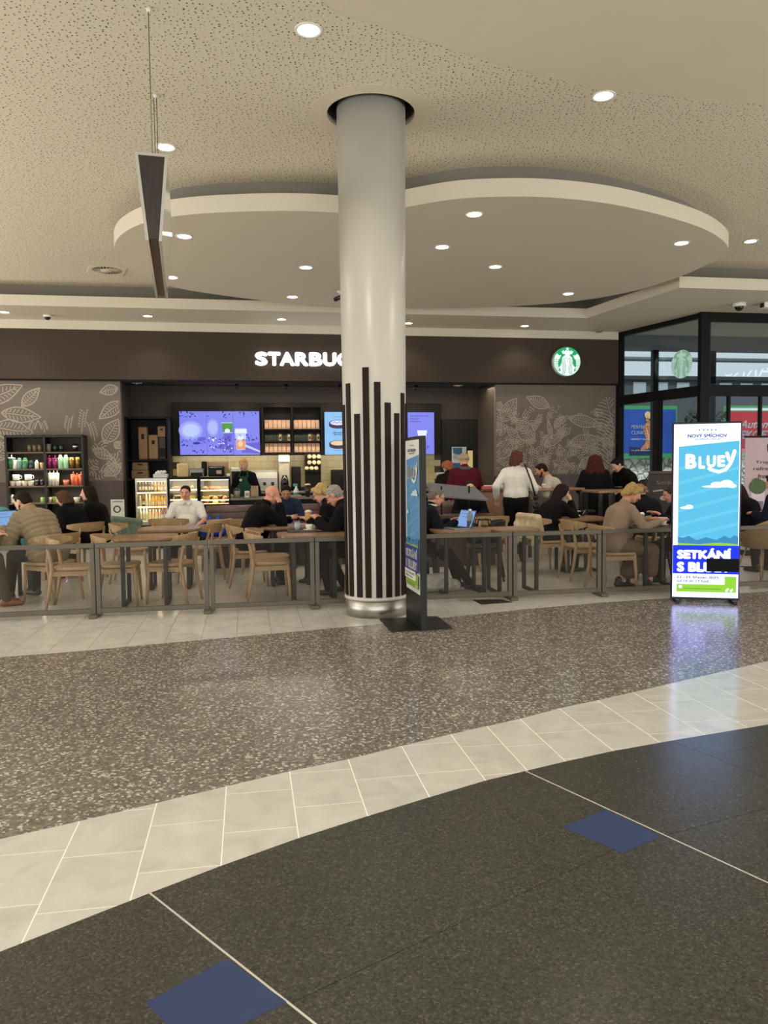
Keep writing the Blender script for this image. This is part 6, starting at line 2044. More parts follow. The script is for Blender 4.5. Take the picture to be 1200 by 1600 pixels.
def cone_mesh(a, b, ra, rb, n=12, k=4):
    """closed round cone from a to b"""
    a, b = Vector(a), Vector(b)
    d = b - a
    L = d.length
    d = d / L if L > 1e-6 else Vector((0, 0, 1))
    u = d.orthogonal().normalized()
    w = d.cross(u)
    vs, fs = [], []
    rings = []
    for i in range(k):
        th = pi / 2 * (1 - i / k)
        rings.append((-ra * sin(th), ra * cos(th)))
    rings.append((0, ra)); rings.append((L, rb))
    for i in range(1, k + 1):
        th = pi / 2 * i / k
        rings.append((L + rb * sin(th), rb * cos(th)))
    rings = [r for r in rings if r[1] > 1e-5]
    for x, r in rings:
        for q in range(n):
            an = 2 * pi * q / n
            vs.append(a + d * x + (u * cos(an) + w * sin(an)) * r)
    for i in range(len(rings) - 1):
        for q in range(n):
            fs.append((i * n + q, i * n + (q + 1) % n, (i + 1) * n + (q + 1) % n, (i + 1) * n + q))
    vs += [a - d * ra, b + d * rb]
    t0, t1 = len(vs) - 2, len(vs) - 1
    e = (len(rings) - 1) * n
    for q in range(n):
        fs.append((t0, (q + 1) % n, q)); fs.append((t1, e + q, e + (q + 1) % n))
    return vs, fs


class Blob:
    """round cones and ellipsoids fused into one skin by a voxel remesh"""
    def __init__(s):
        s.mb = MB(); s.axes = []

    def c(s, a, b, ra, rb=None):
        rb = ra if rb is None else rb
        s.mb.add(*cone_mesh(a, b, ra, rb)); s.axes.append((Vector(a), Vector(b), ra, rb))
        return s

    def e(s, c, r, Rm=None):
        s.mb.sph(c, r, 14, 10, 0, Rm)
        return s

    def job(s, name, mats, parent, voxel, smooth=4, post=None, extra=None):
        o = s.mb.build(name, mats, parent)
        md = o.modifiers.new('r', 'REMESH'); md.mode = 'VOXEL'; md.voxel_size = voxel; md.use_smooth_shade = True
        if smooth:
            sm = o.modifiers.new('s', 'SMOOTH'); sm.factor = .5; sm.iterations = smooth
        _jobs.append((o, mats, post, extra))
        return o


def flush():
    dg = bpy.context.evaluated_depsgraph_get()
    done = [(o, bpy.data.meshes.new_from_object(o.evaluated_get(dg)), mats, post, extra) for o, mats, post, extra in _jobs]
    for o, me, mats, post, extra in done:
        o.modifiers.clear()
        old = o.data
        o.data = me
        me.name = old.name
        bpy.data.meshes.remove(old)
        if post:
            post(me)
        me.polygons.foreach_set('use_smooth', [True] * len(me.polygons))
        if extra is not None and extra.v:
            n0 = len(me.vertices)
            co = np.empty(n0 * 3, 'f'); me.vertices.foreach_get('co', co)
            vs = [tuple(v) for v in co.reshape(-1, 3)] + extra.v
            fs = [tuple(p.vertices) for p in me.polygons] + [tuple(i + n0 for i in f) for f in extra.f]
            mi = [0] * len(me.polygons) + extra.m
            me2 = bpy.data.meshes.new(me.name)
            me2.from_pydata(vs, [], fs)
            for q in mats:
                me2.materials.append(q)
            me2.polygons.foreach_set('material_index', mi)
            me2.polygons.foreach_set('use_smooth', [True] * len(mi))
            me2.update()
            o.data = me2
            bpy.data.meshes.remove(me)
    _jobs.clear()


def ik(a, b, l1, l2, hint):
    a, b = Vector(a), Vector(b)
    d = b - a
    D = d.length
    if D > (l1 + l2) * .995:
        b = a + d * ((l1 + l2) * .995 / D); d = b - a; D = d.length
    x = (l1 * l1 - l2 * l2 + D * D) / (2 * D)
    h = math.sqrt(max(0, l1 * l1 - x * x))
    d.normalize()
    hv = Vector(hint) - d * d.dot(Vector(hint))
    hv.normalize()
    return a + d * x + hv * h, b


EYE_W, IRIS, LIPS = M('eye_white', 'd8d2c8', .3), M('eye_iris', '2a1c14', .2), M('lips', '9a5a4c', .5)
SKIN = {'fair': M('fair_skin', 'd3a284', .5, var=.05), 'pink': M('ruddy_skin', 'c98e73', .5, var=.05), 'tan': M('tanned_skin', 'b07a5a', .5, var=.05), 'olive': M('olive_skin', 'a8795a', .5, var=.05)}


def ridges(axes, step, amp):
    """quilted rings for a puffer jacket"""
    def post(me):
        n = len(me.vertices)
        co = np.empty(n * 3, 'f'); me.vertices.foreach_get('co', co); co = co.reshape(-1, 3)
        no = np.empty(n * 3, 'f'); me.vertices.foreach_get('normal', no); no = no.reshape(-1, 3)
        best = np.full(n, 1e9); par = np.zeros(n)
        for off, (a, b, ra, rb) in axes:
            a_, b_ = np.array(a), np.array(b)
            d = b_ - a_; L = np.linalg.norm(d)
            if L < 1e-6:
                continue
            t = np.clip(((co - a_) @ d) / (L * L), -.3, 1.3)
            tc = np.clip(t, 0, 1)
            dist = np.linalg.norm(co - (a_ + tc[:, None] * d), axis=1) - (ra + (rb - ra) * tc)
            m_ = dist < best
            best[m_] = dist[m_]; par[m_] = (t * L)[m_] + off
        co = co + no * (amp * (np.abs(np.sin(np.pi * par / step)) ** .6 - .6))[:, None]
        me.vertices.foreach_set('co', co.astype('f').ravel())
    return post


def person(label, loc, yaw, pose='sit', h=1.0, lean=8, hunch=8, nod=0, turn=0, tilt=0, hip=None, hands=((-.2, .35, .78), (.2, .35, .78)), feet=None,
           skin='fair', hair=('short', '2a1c12'), top=('shirt', '1c1c1e', 'long'), bottom=('trousers', '1f1e20'), shoes='1a1714', belly=0.0, wide=1.0,
           voxel=.0125, glasses=False, beard=None, mask=None, curl=(35, 35), apron=None, hat=None, scarf=None, elbow_out=.25, hand_dir=(None, None), collar=None, name='person', top_px=None, tuck=False):
    P = thing(name, label, 'person', loc, R(yaw))
    sit = pose == 'sit'
    if top_px is not None:
        y_ = loc.y
        ztop = CAM_Z + (727 - .0108 * (600 + 1200 * loc.x / y_ - 600) - top_px) * y_ / FPX
        c1, c2, c3 = cos(R(lean)), cos(R(lean + hunch)), cos(R(lean + hunch * 1.8))
        K = .19 * c1 + .20 * c2 + .13 * c3 + .085 * cos(R((lean + hunch * 1.8) * .8)) + .235
        if sit:
            hw = hip if hip is not None else .535
            h = max(.84, min(1.12, (ztop - hw) / K)); hip = hw / h
        else:
            h = max(.85, min(1.12, ztop / (.93 + K)))
    if top_px is not None:
        hands = [None if q is None else (q[0], q[1], q[2] / h) for q in hands] if sit else hands
    k_ = max(1.0, min(1.13, .98 / h)); P.scale = (h * k_, h * k_, h)
    hz = hip if hip is not None else (.545 if sit else .93)
    a1, a2 = R(lean), R(lean + hunch)
    a3 = R(lean + hunch * 1.8)
    up = lambda a: Vector((0, sin(a), cos(a)))
    hipc = Vector((0, 0, hz))
    waist = hipc + up(a1) * .19
    chest = waist + up(a2) * .20
    neckb = chest + up(a3) * .13
    hp = R(nod)
    Hd = Matrix.Rotation(R(turn), 3, 'Z') @ Matrix.Rotation(-(a3 * .35 + hp), 3, 'X') @ Matrix.Rotation(R(tilt), 3, 'Y')
    neckt = neckb + (up(a3 * .8) * .085)
    hc = neckt + Hd @ Vector((0, .025, .105))
    W_ = wide
    sh = [neckb + Vector((s * .165 * W_, -.0, -.035)) + up(a3) * -.01 for s in (-1, 1)]
    hj = [hipc + Vector((s * .09, 0, -.01)) for s in (-1, 1)]
    if feet is None:
        feet = ((-.12, .40, 0), (.12, .40, 0)) if sit else ((-.10, .03, 0), (.10, -.02, 0))
    # limbs
    arms, legs, fdirs = [], [], []
    for i, s in enumerate((-1, 1)):
        wr = Vector(hands[i]) if hands[i] is not None else sh[i] + Vector((s * .06, .03, -.50))
        el, wr = ik(sh[i], wr, .285, .255, Vector((s * elbow_out * 2, -.55, -.8)))
        arms.append((sh[i], el, wr))
        an = Vector(feet[i]) + Vector((0, 0, .085))
        kn, an = ik(hj[i], an, .43, .425, Vector((s * .12, 1, .35 if sit else .1)))
        legs.append((hj[i], kn, an))
    # --- body, one skin
    B = Blob()
    def torso(X, g=0.0, waist_to_neck=True, hips=True):
        for i, s in enumerate((-1, 1)):
            hp_ = hipc + Vector((s * .075, -.015, .0)); wp = waist + Vector((s * .06 * W_, 0, 0)); cp = chest + Vector((s * .082 * W_, .0, 0))
            if hips:
                X.c(hp_, wp, .118 + g, .105 + g)
            X.c(wp, cp, .105 + g, .112 + g)
            X.c(cp, sh[i] + Vector((-s * .03, 0, -.02)), .108 + g, .066 + g)
            X.c(sh[i], neckb + Vector((s * .03, -.01, -.005)), .058 + g * .9, .055 + g * .6)
        X.c(hipc if hips else waist, chest, .11 + g, .12 + g)
        if belly:
            X.e(waist + Vector((0, .07 + belly * .4, -.03)), (.13 * W_ + g, .10 + belly + g, .14 + g))
    torso(B, -.02)
    B.c(neckb + Vector((0, -.012, -.02)), neckt + Vector((0, .0, .02)), .060, .053)
    for i in (0, 1):
        a, e, w = arms[i]
        B.c(a, e, .050, .041); B.c(e, w, .041, .027)
        j, k, n_ = legs[i]
        B.c(j, k, .070, .048); B.c(k, k + (n_ - k) * .3, .047, .046); B.c(k + (n_ - k) * .3, n_, .046, .034)
        B.c(n_ + Vector((0, -.03, -.05)), n_ + Vector((0, .13, -.06)), .03, .024)
    # head
    L = lambda x, y, z: hc + Hd @ Vector((x, y, z))
    B.e(L(0, -.012, .030), (.074, .094, .086), Hd); B.e(L(0, .028, -.022), (.062, .066, .094), Hd)
    B.e(L(0, .052, -.092), (.036, .036, .028), Hd)
    B.c(L(-.045, .012, -.06), L(-.02, .055, -.092), .026, .022); B.c(L(.045, .012, -.06), L(.02, .055, -.092), .026, .022)
    B.c(L(0, .094, .012), L(0, .112, -.030), .010, .016)
    B.c(L(-.034, .080, .024), L(.034, .080, .024), .013); B.e(L(-.036, .072, -.03), (.02, .018, .022), Hd); B.e(L(.036, .072, -.03), (.02, .018, .022), Hd)
    for s in (-1, 1):
        B.e(L(s * .075, -.008, -.008), (.012, .022, .034), Hd)
    X = MB()
    for s in (-1, 1):
        X.sph(L(s * .031, .083, .003), (.0125, .010, .0062), 10, 6, 1, Hd); X.sph(L(s * .031, .0915, .003), (.0066, .004, .0062), 8, 6, 2, Hd)
        X.tube([L(s * .052, .082, .024), L(s * .034, .094, .030), L(s * .015, .094, .026)], [.0035, .0055, .004], 6, 3)
    X.tube([L(-.022, .088, -.066), L(-.008, .098, -.0635), L(.008, .098, -.0635), L(.022, .088, -.066)], [.003, .0058, .0058, .003], 6, 4)
    X.tube([L(-.018, .087, -.074), L(0, .096, -.075), L(.018, .087, -.074)], [.003, .007, .003], 6, 4)
    # hands: palm fused into the skin, five jointed fingers each
    for i, s in enumerate((-1, 1)):
        e, w = arms[i][1], arms[i][2]
        d = (Vector(hand_dir[i]) if hand_dir[i] is not None else (w - e)).normalized()
        lat = d.cross(Vector((0, 0, 1)))
        if lat.length < .2:
            lat = Vector((1, 0, 0))
        lat.normalize()
        inn = lat * (1 if lat.x * -s > 0 else -1)            # toward the thumb
        pn = d.cross(lat).normalized()
        if pn.z > 0:
            pn = -pn                                          # palm side
        kn = w + d * .085
        B.c(w, kn + inn * .022, .024, .017); B.c(w, kn - inn * .024, .023, .016); B.c(w, kn, .022, .016)
        cu = R(curl[i])
        for f, (o_, l_) in enumerate(((.031, .072), (.0105, .080), (-.0105, .074), (-.031, .058))):
            p = kn + inn * o_ - d * .012
            pts, rad = [p], [.0095]
            ang = cu * .35
            for q, fr_ in enumerate((.45, .31, .24)):
                p = p + (d * cos(ang) + pn * sin(ang) + inn * (o_ * .8)) * (l_ * fr_ + (.012 if q == 0 else 0))
                pts.append(p); rad.append((.0085, .0078, .0058)[q]); ang += cu
            X.tube(pts, rad, 7, 0)
        p = w + d * .028 + inn * .020
        X.tube([p, p + d * .028 + inn * .026 + pn * .006, p + d * .056 + inn * .034 + pn * .014, p + d * .078 + inn * .032 + pn * .020], [.0125, .0105, .0092, .0065], 7, 0)
    hm = M('hair_' + hair[1], hair[1], .75, var=.3, scale=45, bump=.5, spec=.15)
    B.job('body', [SKIN[skin], EYE_W, IRIS, hm if hair[0] != 'bald' else M('pale_brow', '8a7a6c', .6), LIPS], P, voxel, 3, None, X)
    # --- hair
    st_ = hair[0]
    if st_ != 'bald' and hat is None:
        Hh = Blob()
        Hh.e(L(0, -.024, .034), (.080, .096, .088), Hd)
        Hh.e(L(0, -.058, -.012), (.072, .055, .070), Hd)
        Hh.c(L(-.042, .042, .088), L(.042, .042, .088), .017)
        for s in (-1, 1):
            Hh.c(L(s * .067, .022, .045), L(s * .070, .004, .006), .014, .010)
        if st_ in ('bob', 'long'):
            e_ = -.10 if st_ == 'bob' else -.30
            for s in (-1, 1):
                Hh.c(L(s * .066, .020, .05), L(s * .084, -.005, -.06), .026, .028)
                Hh.c(L(s * .074, -.03, .0), L(s * .075, -.065, e_), .036, .032)
                Hh.c(L(s * .035, -.07, .0), L(s * .035, -.095, e_ * 1.1), .046, .036)
        if st_ == 'big':
            for k in range(9):
                an = 2 * pi * k / 9
                Hh.c(L(.07 * cos(an), -.04 + .03 * sin(an), .05), L(.14 * cos(an), -.08 + .05 * sin(an), -.30), .045, .06)
            Hh.e(L(0, -.05, -.08), (.13, .10, .20), Hd)
        if st_ == 'bun':
            Hh.e(L(0, -.075, .105), (.042, .042, .038), Hd)
        if st_ == 'lowbun':
            Hh.e(L(0, -.125, .0), (.04, .036, .04), Hd)
        if st_ == 'layered':
            for s in (-1, 1):
                Hh.c(L(s * .05, .05, .085), L(s * .088, -.01, .0), .030, .028); Hh.c(L(s * .06, -.05, .07), L(s * .055, -.085, -.05), .04, .03)
            Hh.c(L(0, -.05, .09), L(0, -.09, -.06), .045, .04); Hh.c(L(-.02, .055, .09), L(.055, .065, .055), .03, .024)
        Hh.job('hair', [hm], P, .010, 3)
    if hat is not None:
        K = Blob(); K.e(L(0, -.012, .045), (.088, .106, .088), Hd); K.c(L(0, -.05, .12), L(0, .02, .12), .03)
        K.job('knit_cap', [hat], P, .010, 3)
        m = MB(); m.T = Matrix.Translation(L(0, -.012, .022)) @ Hd.to_4x4() @ Matrix.Diagonal((1, 1.18, 1, 1)); m.lathe([(.088, -.022), (.096, -.01), (.094, .018), (.086, .024)], 20, cap=False); m.build('cap_brim', hat, P)
    if beard:
        K = Blob(); K.c(L(-.058, .012, -.045), L(-.02, .062, -.098), .020, .024); K.c(L(.058, .012, -.045), L(.02, .062, -.098), .020, .024); K.c(L(-.018, .09, -.055), L(.018, .09, -.055), .008); K.e(L(0, .062, -.10), (.034, .032, .024), Hd)
        K.job('beard', [M('beard_' + beard, beard, .7, var=.3, scale=60)], P, .008, 2)
    if glasses:
        m = MB()
        for s in (-1, 1):
            m.tube([L(s * .034 + .024 * cos(2 * pi * k / 14), .102, .0 + .019 * sin(2 * pi * k / 14)) for k in range(15)], .0028, 6, cap=False)
            m.tube([L(s * .058, .100, .004), L(s * .078, .0, .006)], .0028, 6)
        m.tube([L(-.010, .104, .003), L(.010, .104, .003)], .0028, 6)
        m.build('glasses', M('dark_spectacle_frame', '1b1714', .3), P)
    if mask is not None:
        K = Blob(); K.e(L(0, .075, -.05), (.05, .05, .05), Hd); K.job('face_mask', [mask], P, .009, 2)
    # --- clothes
    kind, tcol, slv = top[:3]
    g = {'shirt': .012, 'sweater': .018, 'jacket': .026, 'coat': .030, 'puffer': .038}[kind]
    tm = M('cloth_' + tcol, tcol, .9, var=.06, scale=30, bump=.12, spec=.12)
    T_ = Blob()
    torso(T_, g, hips=not tuck)
    if tuck:
        for s in (-1, 1):
            T_.c(waist + Vector((s * .06, -.01, -.06)), waist + Vector((s * .06, 0, 0)), .122 + g, .116 + g)
    drop = {'coat': .30, 'puffer': .10, 'jacket': .05}.get(kind, .03)
    if tuck:
        pass
    elif not sit:
        for s in (-1, 1):
            T_.c(hipc + Vector((s * .075, -.012, .02)), hipc + Vector((s * .085, -.012, -drop)), .118 + g, .122 + g)
    else:
        for s in (-1, 1):
            T_.c(hipc + Vector((s * .078, -.02, .03)), hipc + Vector((s * .085, .02 + drop * .35, .01)), .118 + g, .10 + g)
    axes = []
    for i in (0, 1):
        a, e, w = arms[i]
        if slv == 'long':
            T_.c(a, e, .052 + g, .044 + g); T_.c(e, e + (w - e) * .93, .045 + g, .031 + g)
            axes += [(0, (a, e, .052 + g, .044 + g)), (.0, (e, w, .045 + g, .031 + g))]
        elif slv == 'short':
            T_.c(a, a + (e - a) * .72, .054 + g, .052 + g)
    axes += [(0, (hipc, waist, .19, .18)), (.0, (waist, chest, .18, .19)), (0, (chest, neckb, .18, .1))]
    T_.c(neckb + Vector((0, -.014, -.03)), neckb + up(a3) * (.03 if kind in ('shirt', 'sweater') else .055) + Vector((0, -.01, 0)), .068 + g * .6, .060 + g * .6)
    if kind == 'puffer' or collar == 'hood':
        T_.c(neckb + Vector((-.06, -.07, .02)), neckb + Vector((.06, -.07, .02)), .055)
    T_.job({'shirt': 'shirt', 'sweater': 'sweater', 'jacket': 'jacket', 'coat': 'coat', 'puffer': 'puffer_jacket'}[kind], [tm], P, max(voxel, .011) if kind != 'puffer' else .0095, 4, ridges(axes, .062, .016) if kind == 'puffer' else None)
    if collar == 'shirt':
        K = Blob()
        for k in range(10):
            an, bn = 2 * pi * k / 10, 2 * pi * (k + 1) / 10
            K.c(neckb + up(a3) * .065 + Vector((.064 * cos(an), .062 * sin(an) - .004, -.012 * sin(an))), neckb + up(a3) * .065 + Vector((.064 * cos(bn), .062 * sin(bn) - .004, -.012 * sin(bn))), .016)
        K.job('shirt_collar', [M('cloth_white_collar', 'd8d4ca', .8)], P, .009, 2)
    elif kind == 'shirt' and slv == 'short':
        m = MB()
        for s in (-1, 1):
            q = [neckb + Vector((s * .055, .02, .045)), neckb + Vector((s * .012, .085, .0)), neckb + Vector((s * .055, .105, -.035)), neckb + Vector((s * .088, .05, .02))]
            m.add(q + [p + Vector((0, -.008, -.008)) for p in q], [(0, 1, 2, 3) if s < 0 else (3, 2, 1, 0), (7, 6, 5, 4), (0, 4, 5, 1), (1, 5, 6, 2), (2, 6, 7, 3)], 0)
        m.build('collar', tm, P)
    if scarf is not None:
        K = Blob(); 
        for k in range(10):
            an, bn = 2 * pi * k / 10, 2 * pi * (k + 1) / 10
            K.c(neckb + Vector((.08 * cos(an), .075 * sin(an) - .01, .035)), neckb + Vector((.08 * cos(bn), .075 * sin(bn) - .01, .035)), .034)
        K.job('scarf', [scarf], P, .010, 2)
    bk_, bcol = bottom[:2]
    bm_ = M('cloth_' + bcol, bcol, .9, var=.06, scale=30, bump=.12, spec=.12)
    Bt = Blob()
    for i, s in enumerate((-1, 1)):
        j, k, n_ = legs[i]
        Bt.c(hipc + Vector((s * .075, -.015, .03)), j, .132, .113)
        if bk_ == 'skirt':
            kc = Vector((k.x * .8, k.y, k.z)); Bt.c(j, kc, .112, .098); Bt.c(kc, kc + (n_ - k) * .62, .092, .10); Bt.c(Vector((0, j.y, j.z)), Vector((0, kc.y, kc.z)), .11, .095); Bt.c(Vector((0, kc.y, kc.z)), Vector((0, (kc + (n_ - k) * .6).y, (kc + (n_ - k) * .6).z)), .09, .09)
        else:
            Bt.c(j, k, .100, .072); Bt.c(k, n_ + Vector((0, 0, .0)), .070, .052)
    if tuck:
        for s in (-1, 1):
            Bt.c(hipc + Vector((s * .075, -.015, .03)), waist + Vector((s * .06, 0, -.03)), .130, .110)
        Bt.c(hipc, waist + Vector((0, 0, -.03)), .128, .112)
    Bt.job('skirt' if bk_ == 'skirt' else 'trousers', [bm_], P, max(voxel, .012), 3)
    shm_ = M('shoe_' + shoes, shoes, .4, var=.1)
    for i in (0, 1):
        n_ = legs[i][2]
        K = Blob(); z0 = n_.z - .085
        K.c(n_ + Vector((0, -.035, -.045)), n_ + Vector((0, .05, -.048)), .038, .036); K.c(n_ + Vector((0, .05, -.050)), n_ + Vector((0, .155, -.057)), .036, .027); K.c(n_ + Vector((0, -.01, -.03)), n_ + Vector((0, -.01, .02)), .04, .045)
        K.job('shoe', [shm_], P, .012, 2)
    if apron is not None:
        K = MB()
        rows_ = []
        for q in range(9):
            v_ = q / 8
            c_ = chest.lerp(hipc + Vector((0, 0, -.32)), v_) + Vector((0, 0, .06 * (1 - v_)))
            hw = .10 + .10 * min(1, v_ * 2)
            rows_.append([(hw * u_, c_.y + (.155 if v_ < .55 else .16) - .075 * u_ * u_, c_.z) for u_ in (-1, -.6, -.2, .2, .6, 1)])
        vs = [p for r_ in rows_ for p in r_]
        fs = [(i * 6 + k, (i + 1) * 6 + k, (i + 1) * 6 + k + 1, i * 6 + k + 1) for i in range(8) for k in range(5)]
        K.add(vs, fs, 0, True); K.add([(x, y - .006, z) for x, y, z in vs], [f[::-1] for f in fs], 0, True)
        K.build('apron', apron, P)
        m = MB()
        for s in (-1, 1):
            m.bar((s * .095, chest.y + .145, chest.z + .05), neckb + Vector((s * .06, .04, .06)), .025, .006)
        m.build('apron_strap', apron, P)
        m = MB(); m.sph((.05, chest.y + .165, chest.z - .02), (.03, .008, .03), 12, 8); m.build('badge', M('badge_white', 'd9e0d9', .5), P)
    return P

def seat(key):
    c = CH[key]
    return c.location, math.degrees(c.rotation_euler.z)
def on_chair(key, back=0.0, dyaw=0):
    l, r = seat(key)
    f = Vector((-sin(R(r)), cos(R(r)), 0))
    return l + f * (back - .03), r + dyaw

def local(loc, yaw, target, h=1.0):
    """world point -> person's own frame"""
    d = Vector(target) - Vector(loc)
    c, s = cos(R(-yaw)), sin(R(-yaw))
    return ((d.x * c - d.y * s) / h, (d.x * s + d.y * c) / h, d.z / h)
def pt(px, py, z):
    return at_z(px, py, z)

# 1 man in puffer jacket
l, y = on_chair('puffer', .06)
person('man in a ribbed beige puffer jacket typing at the laptop at the left', l, y, h=1.0, lean=20, hunch=14, nod=18, turn=10, top=('puffer', '8d7d65', 'long'), bottom=('trousers', '34302c'), hair=('short', '1f1712'), beard='2a1d14', hands=((-.20, .50, .79), (.16, .50, .79)), skin='fair', voxel=.0115, shoes='3a332b', feet=((-.16, .48, 0), (.14, .42, 0)), top_px=762)
# 2 person in teal behind him
p = at_y(30, 800, 10.3); p.z = 0
person('person in a teal sweater bent over behind the laptop man', p, 125, h=.98, lean=26, hunch=16, nod=20, top=('sweater', '4f8f86', 'long'), hair=('short', '4a3623'), hands=((-.18, .42, .75), (.18, .42, .75)), top_px=763)
# 3, 4 two women in black
l, y = on_chair('tw', .03, 20)
person('woman in a black coat with light brown hair, left one of the two women', l, y, h=.95, lean=10, hunch=10, nod=12, top=('coat', '0f0e0f', 'long'), bottom=('trousers', '4d5866'), hair=('bob', '4b3524'), hands=((-.16, .34, .70), (.14, .34, .70)), top_px=767)
p = at_y(158, 800, 10.9); p.z = 0
person('woman in black with long dark hair, right one of the two women', p, 95, h=1.02, lean=6, hunch=8, top=('coat', '0d0c0d', 'long'), hair=('long', '20130e'), hands=((-.18, .36, .74), (.16, .36, .74)), top_px=757)
# 5 man in white shirt on the bench
p = at_y(292, 800, 1); t_ = T_BE - .36
s_ = st(293, 800, t_)[0]; p = S(s_, t_, 0)
person('man in a white polo shirt sitting on the bench facing us', p, 183, h=1.02, lean=-8, hunch=16, nod=4, hip=.54, top=('shirt', 'd6d2c8', 'short'), bottom=('trousers', '1e1d20'), hair=('short', '17120f'), skin='pink', belly=.05, wide=1.16, hands=((-.22, .36, .66), (.26, .34, .60)), voxel=.0115, top_px=757)
# 6 barista
s_ = st(385, 760, 15.75)[0]
person('barista in a green apron with a blond bun behind the counter', S(s_, 15.75, 0), 172, pose='stand', tuck=True, h=.985, lean=4, hunch=5, nod=8, turn=-14, top=('shirt', '15161a', 'long'), bottom=('trousers', '1a1a1c'), hair=('bun', 'c79a5e'), skin='fair', apron=M('green_apron', '0f4a34', .8, var=.06), hands=((-.34, .10, .82), (.22, .30, 1.0)), voxel=.0115, top_px=716)
# 7 bald man
l, y = on_chair('bald', .02)
person('bald man in a black hooded jacket resting his cheek on his hand', l, y, h=1.03, lean=11, hunch=15, nod=10, turn=4, top=('jacket', '100f11', 'long'), bottom=('trousers', '151416'), hair=('bald', '7a6a5c'), skin='pink', belly=.03, wide=1.1, collar='hood', hands=((-.16, .56, .80), (.07, .40, 1.00)), hand_dir=(None, (-.35, -.25, 1)), curl=(20, 48), voxel=.0115, top_px=756)
# 8 man in navy on the bench
t_ = T_BE - .34; s_ = st(447, 800, t_)[0]
person('dark haired man in a navy sweater on the bench looking down', S(s_, t_, 0), 188, h=.99, lean=6, hunch=12, nod=24, hip=.56, top=('sweater', '252b42', 'long'), hair=('short', '0f0d0d'), skin='olive', hands=((-.16, .40, .76), (.16, .40, .76)), voxel=.0115, top_px=760)
# 9 grey haired man by the column
l, y = on_chair('grey', .10)
person('grey haired man with glasses in a black coat left of the column', l, y, h=1.04, lean=9, hunch=14, nod=24, turn=-6, top=('coat', '111012', 'long'), bottom=('trousers', '1d1b1b'), hair=('short', '8f8a80'), skin='pink', glasses=True, hands=((-.13, .46, .86), (.09, .47, .86)), curl=(50, 50), voxel=.011, shoes='2b221b', feet=((-.15, .34, 0), (.14, .22, 0)), top_px=752)
# 10 blond woman behind him
l, y = on_chair('blond', .12)
person('blond woman with dark glasses behind the grey haired man', l, y, h=.98, lean=10, hunch=14, nod=18, top=('coat', '0f0e10', 'long'), hair=('layered', 'b3935f'), glasses=True, hands=((-.16, .42, .80), (.16, .42, .80)), top_px=752)
# 11 old man at laptop
l, y = on_chair('lap', .06)
person('old man with grey hair and glasses typing on a laptop, in a dark jacket', l, y, h=.99, lean=6, hunch=12, nod=12, turn=4, top=('jacket', '14151b', 'long'), bottom=('trousers', '24242a'), hair=('short', '6f685e'), skin='pink', glasses=True, collar='shirt', hands=((-.12, .42, .80), (.12, .44, .80)), curl=(25, 25), voxel=.0115, shoes='1d1815', feet=((-.12, .52, 0), (.12, .62, 0)), top_px=760)
# 12 woman in suit on the bench beyond the console
t_ = T_BE - .36; s_ = st(734, 800, t_)[0]
person('dark haired woman in a black suit jacket half hidden by the sloping grey board', S(s_, t_, 0), 176, h=.97, lean=4, hunch=8, nod=10, hip=.56, top=('jacket', '121115', 'long'), hair=('short', '2a1812'), collar='shirt', hands=((-.15, .36, .72), (.15, .36, .72)), top_px=757)
# 13 red coat
s_ = st(728, 760, 12.6)[0]
person('person in a dark red coat and knit cap seen from behind at the counter', S(s_, 12.6, 0), 6, pose='stand', h=1.0, lean=4, hunch=8, nod=6, top=('coat', '4f1420', 'long'), bottom=('trousers', '211d1d'), hair=('short', '3a3029'), hat=M('knit_wool', 'a08a78', .9, var=.35, scale=80), scarf=M('grey_scarf', '4c5049', .9, var=.3, scale=50), wide=1.18, hands=((-.22, .28, .95), (.22, .28, .95)), top_px=707)
s_ = st(704, 760, 13.5)[0]
person('short person with ginger curls beside the red coat at the counter', S(s_, 13.5, 0), 20, pose='stand', h=.94, lean=4, hunch=6, nod=8, top=('coat', '1d1715', 'long'), bottom=('trousers', '1d1a1a'), hair=('layered', '9a5a3c'), top_px=719)
# 15 woman in white blouse
p = at_y(806, 800, 11.6); p.z = 0
person('standing woman in a white blouse and black trousers with a shoulder bag', p, -14, pose='stand', tuck=True, h=1.015, lean=2, hunch=3, turn=-38, top=('sweater', 'd2cdc2', 'long'), bottom=('trousers', '121113'), hair=('bob', '4f2f20'), hands=((-.30, .08, 1.0), (.26, .22, 1.06)), voxel=.0115, top_px=702)
# 16 man in cream shirt
p = at_y(878, 800, 12.4); p.z = 0
person('bearded man in a cream shirt leaning on the high table', p, 84, h=1.0, lean=16, hunch=12, nod=16, hip=.84, top=('shirt', 'b3aa98', 'long'), bottom=('trousers', '1d1c20'), hair=('short', '1d1512'), beard='2a1d16', skin='tan', hands=((-.16, .44, 1.13), (.14, .46, 1.13)), feet=((-.14, .3, .27), (.14, .3, .27)), top_px=721)
# 17 woman in black, cream coat on chair
l, y = on_chair('coat', .02)
person('woman in black with long dark hair resting her chin on her hand', l, y, h=1.0, lean=10, hunch=12, nod=10, top=('sweater', '131113', 'long'), bottom=('trousers', '17161a'), hair=('long', '1f1411'), skin='fair', hands=((-.16, .50, .78), (.07, .36, .96)), hand_dir=(None, (-.2, -.1, 1)), curl=(20, 45), top_px=754)
# 18 red haired woman
p = at_y(930, 800, 12.9); p.z = 0
person('woman with big dark red hair seen from behind at the high table', p, -10, pose='stand', h=.98, lean=4, hunch=6, top=('coat', '121114', 'long'), bottom=('trousers', '141416'), hair=('big', '3f1a12'), hands=((-.22, .3, 1.05), (.2, .3, 1.05)), top_px=709)
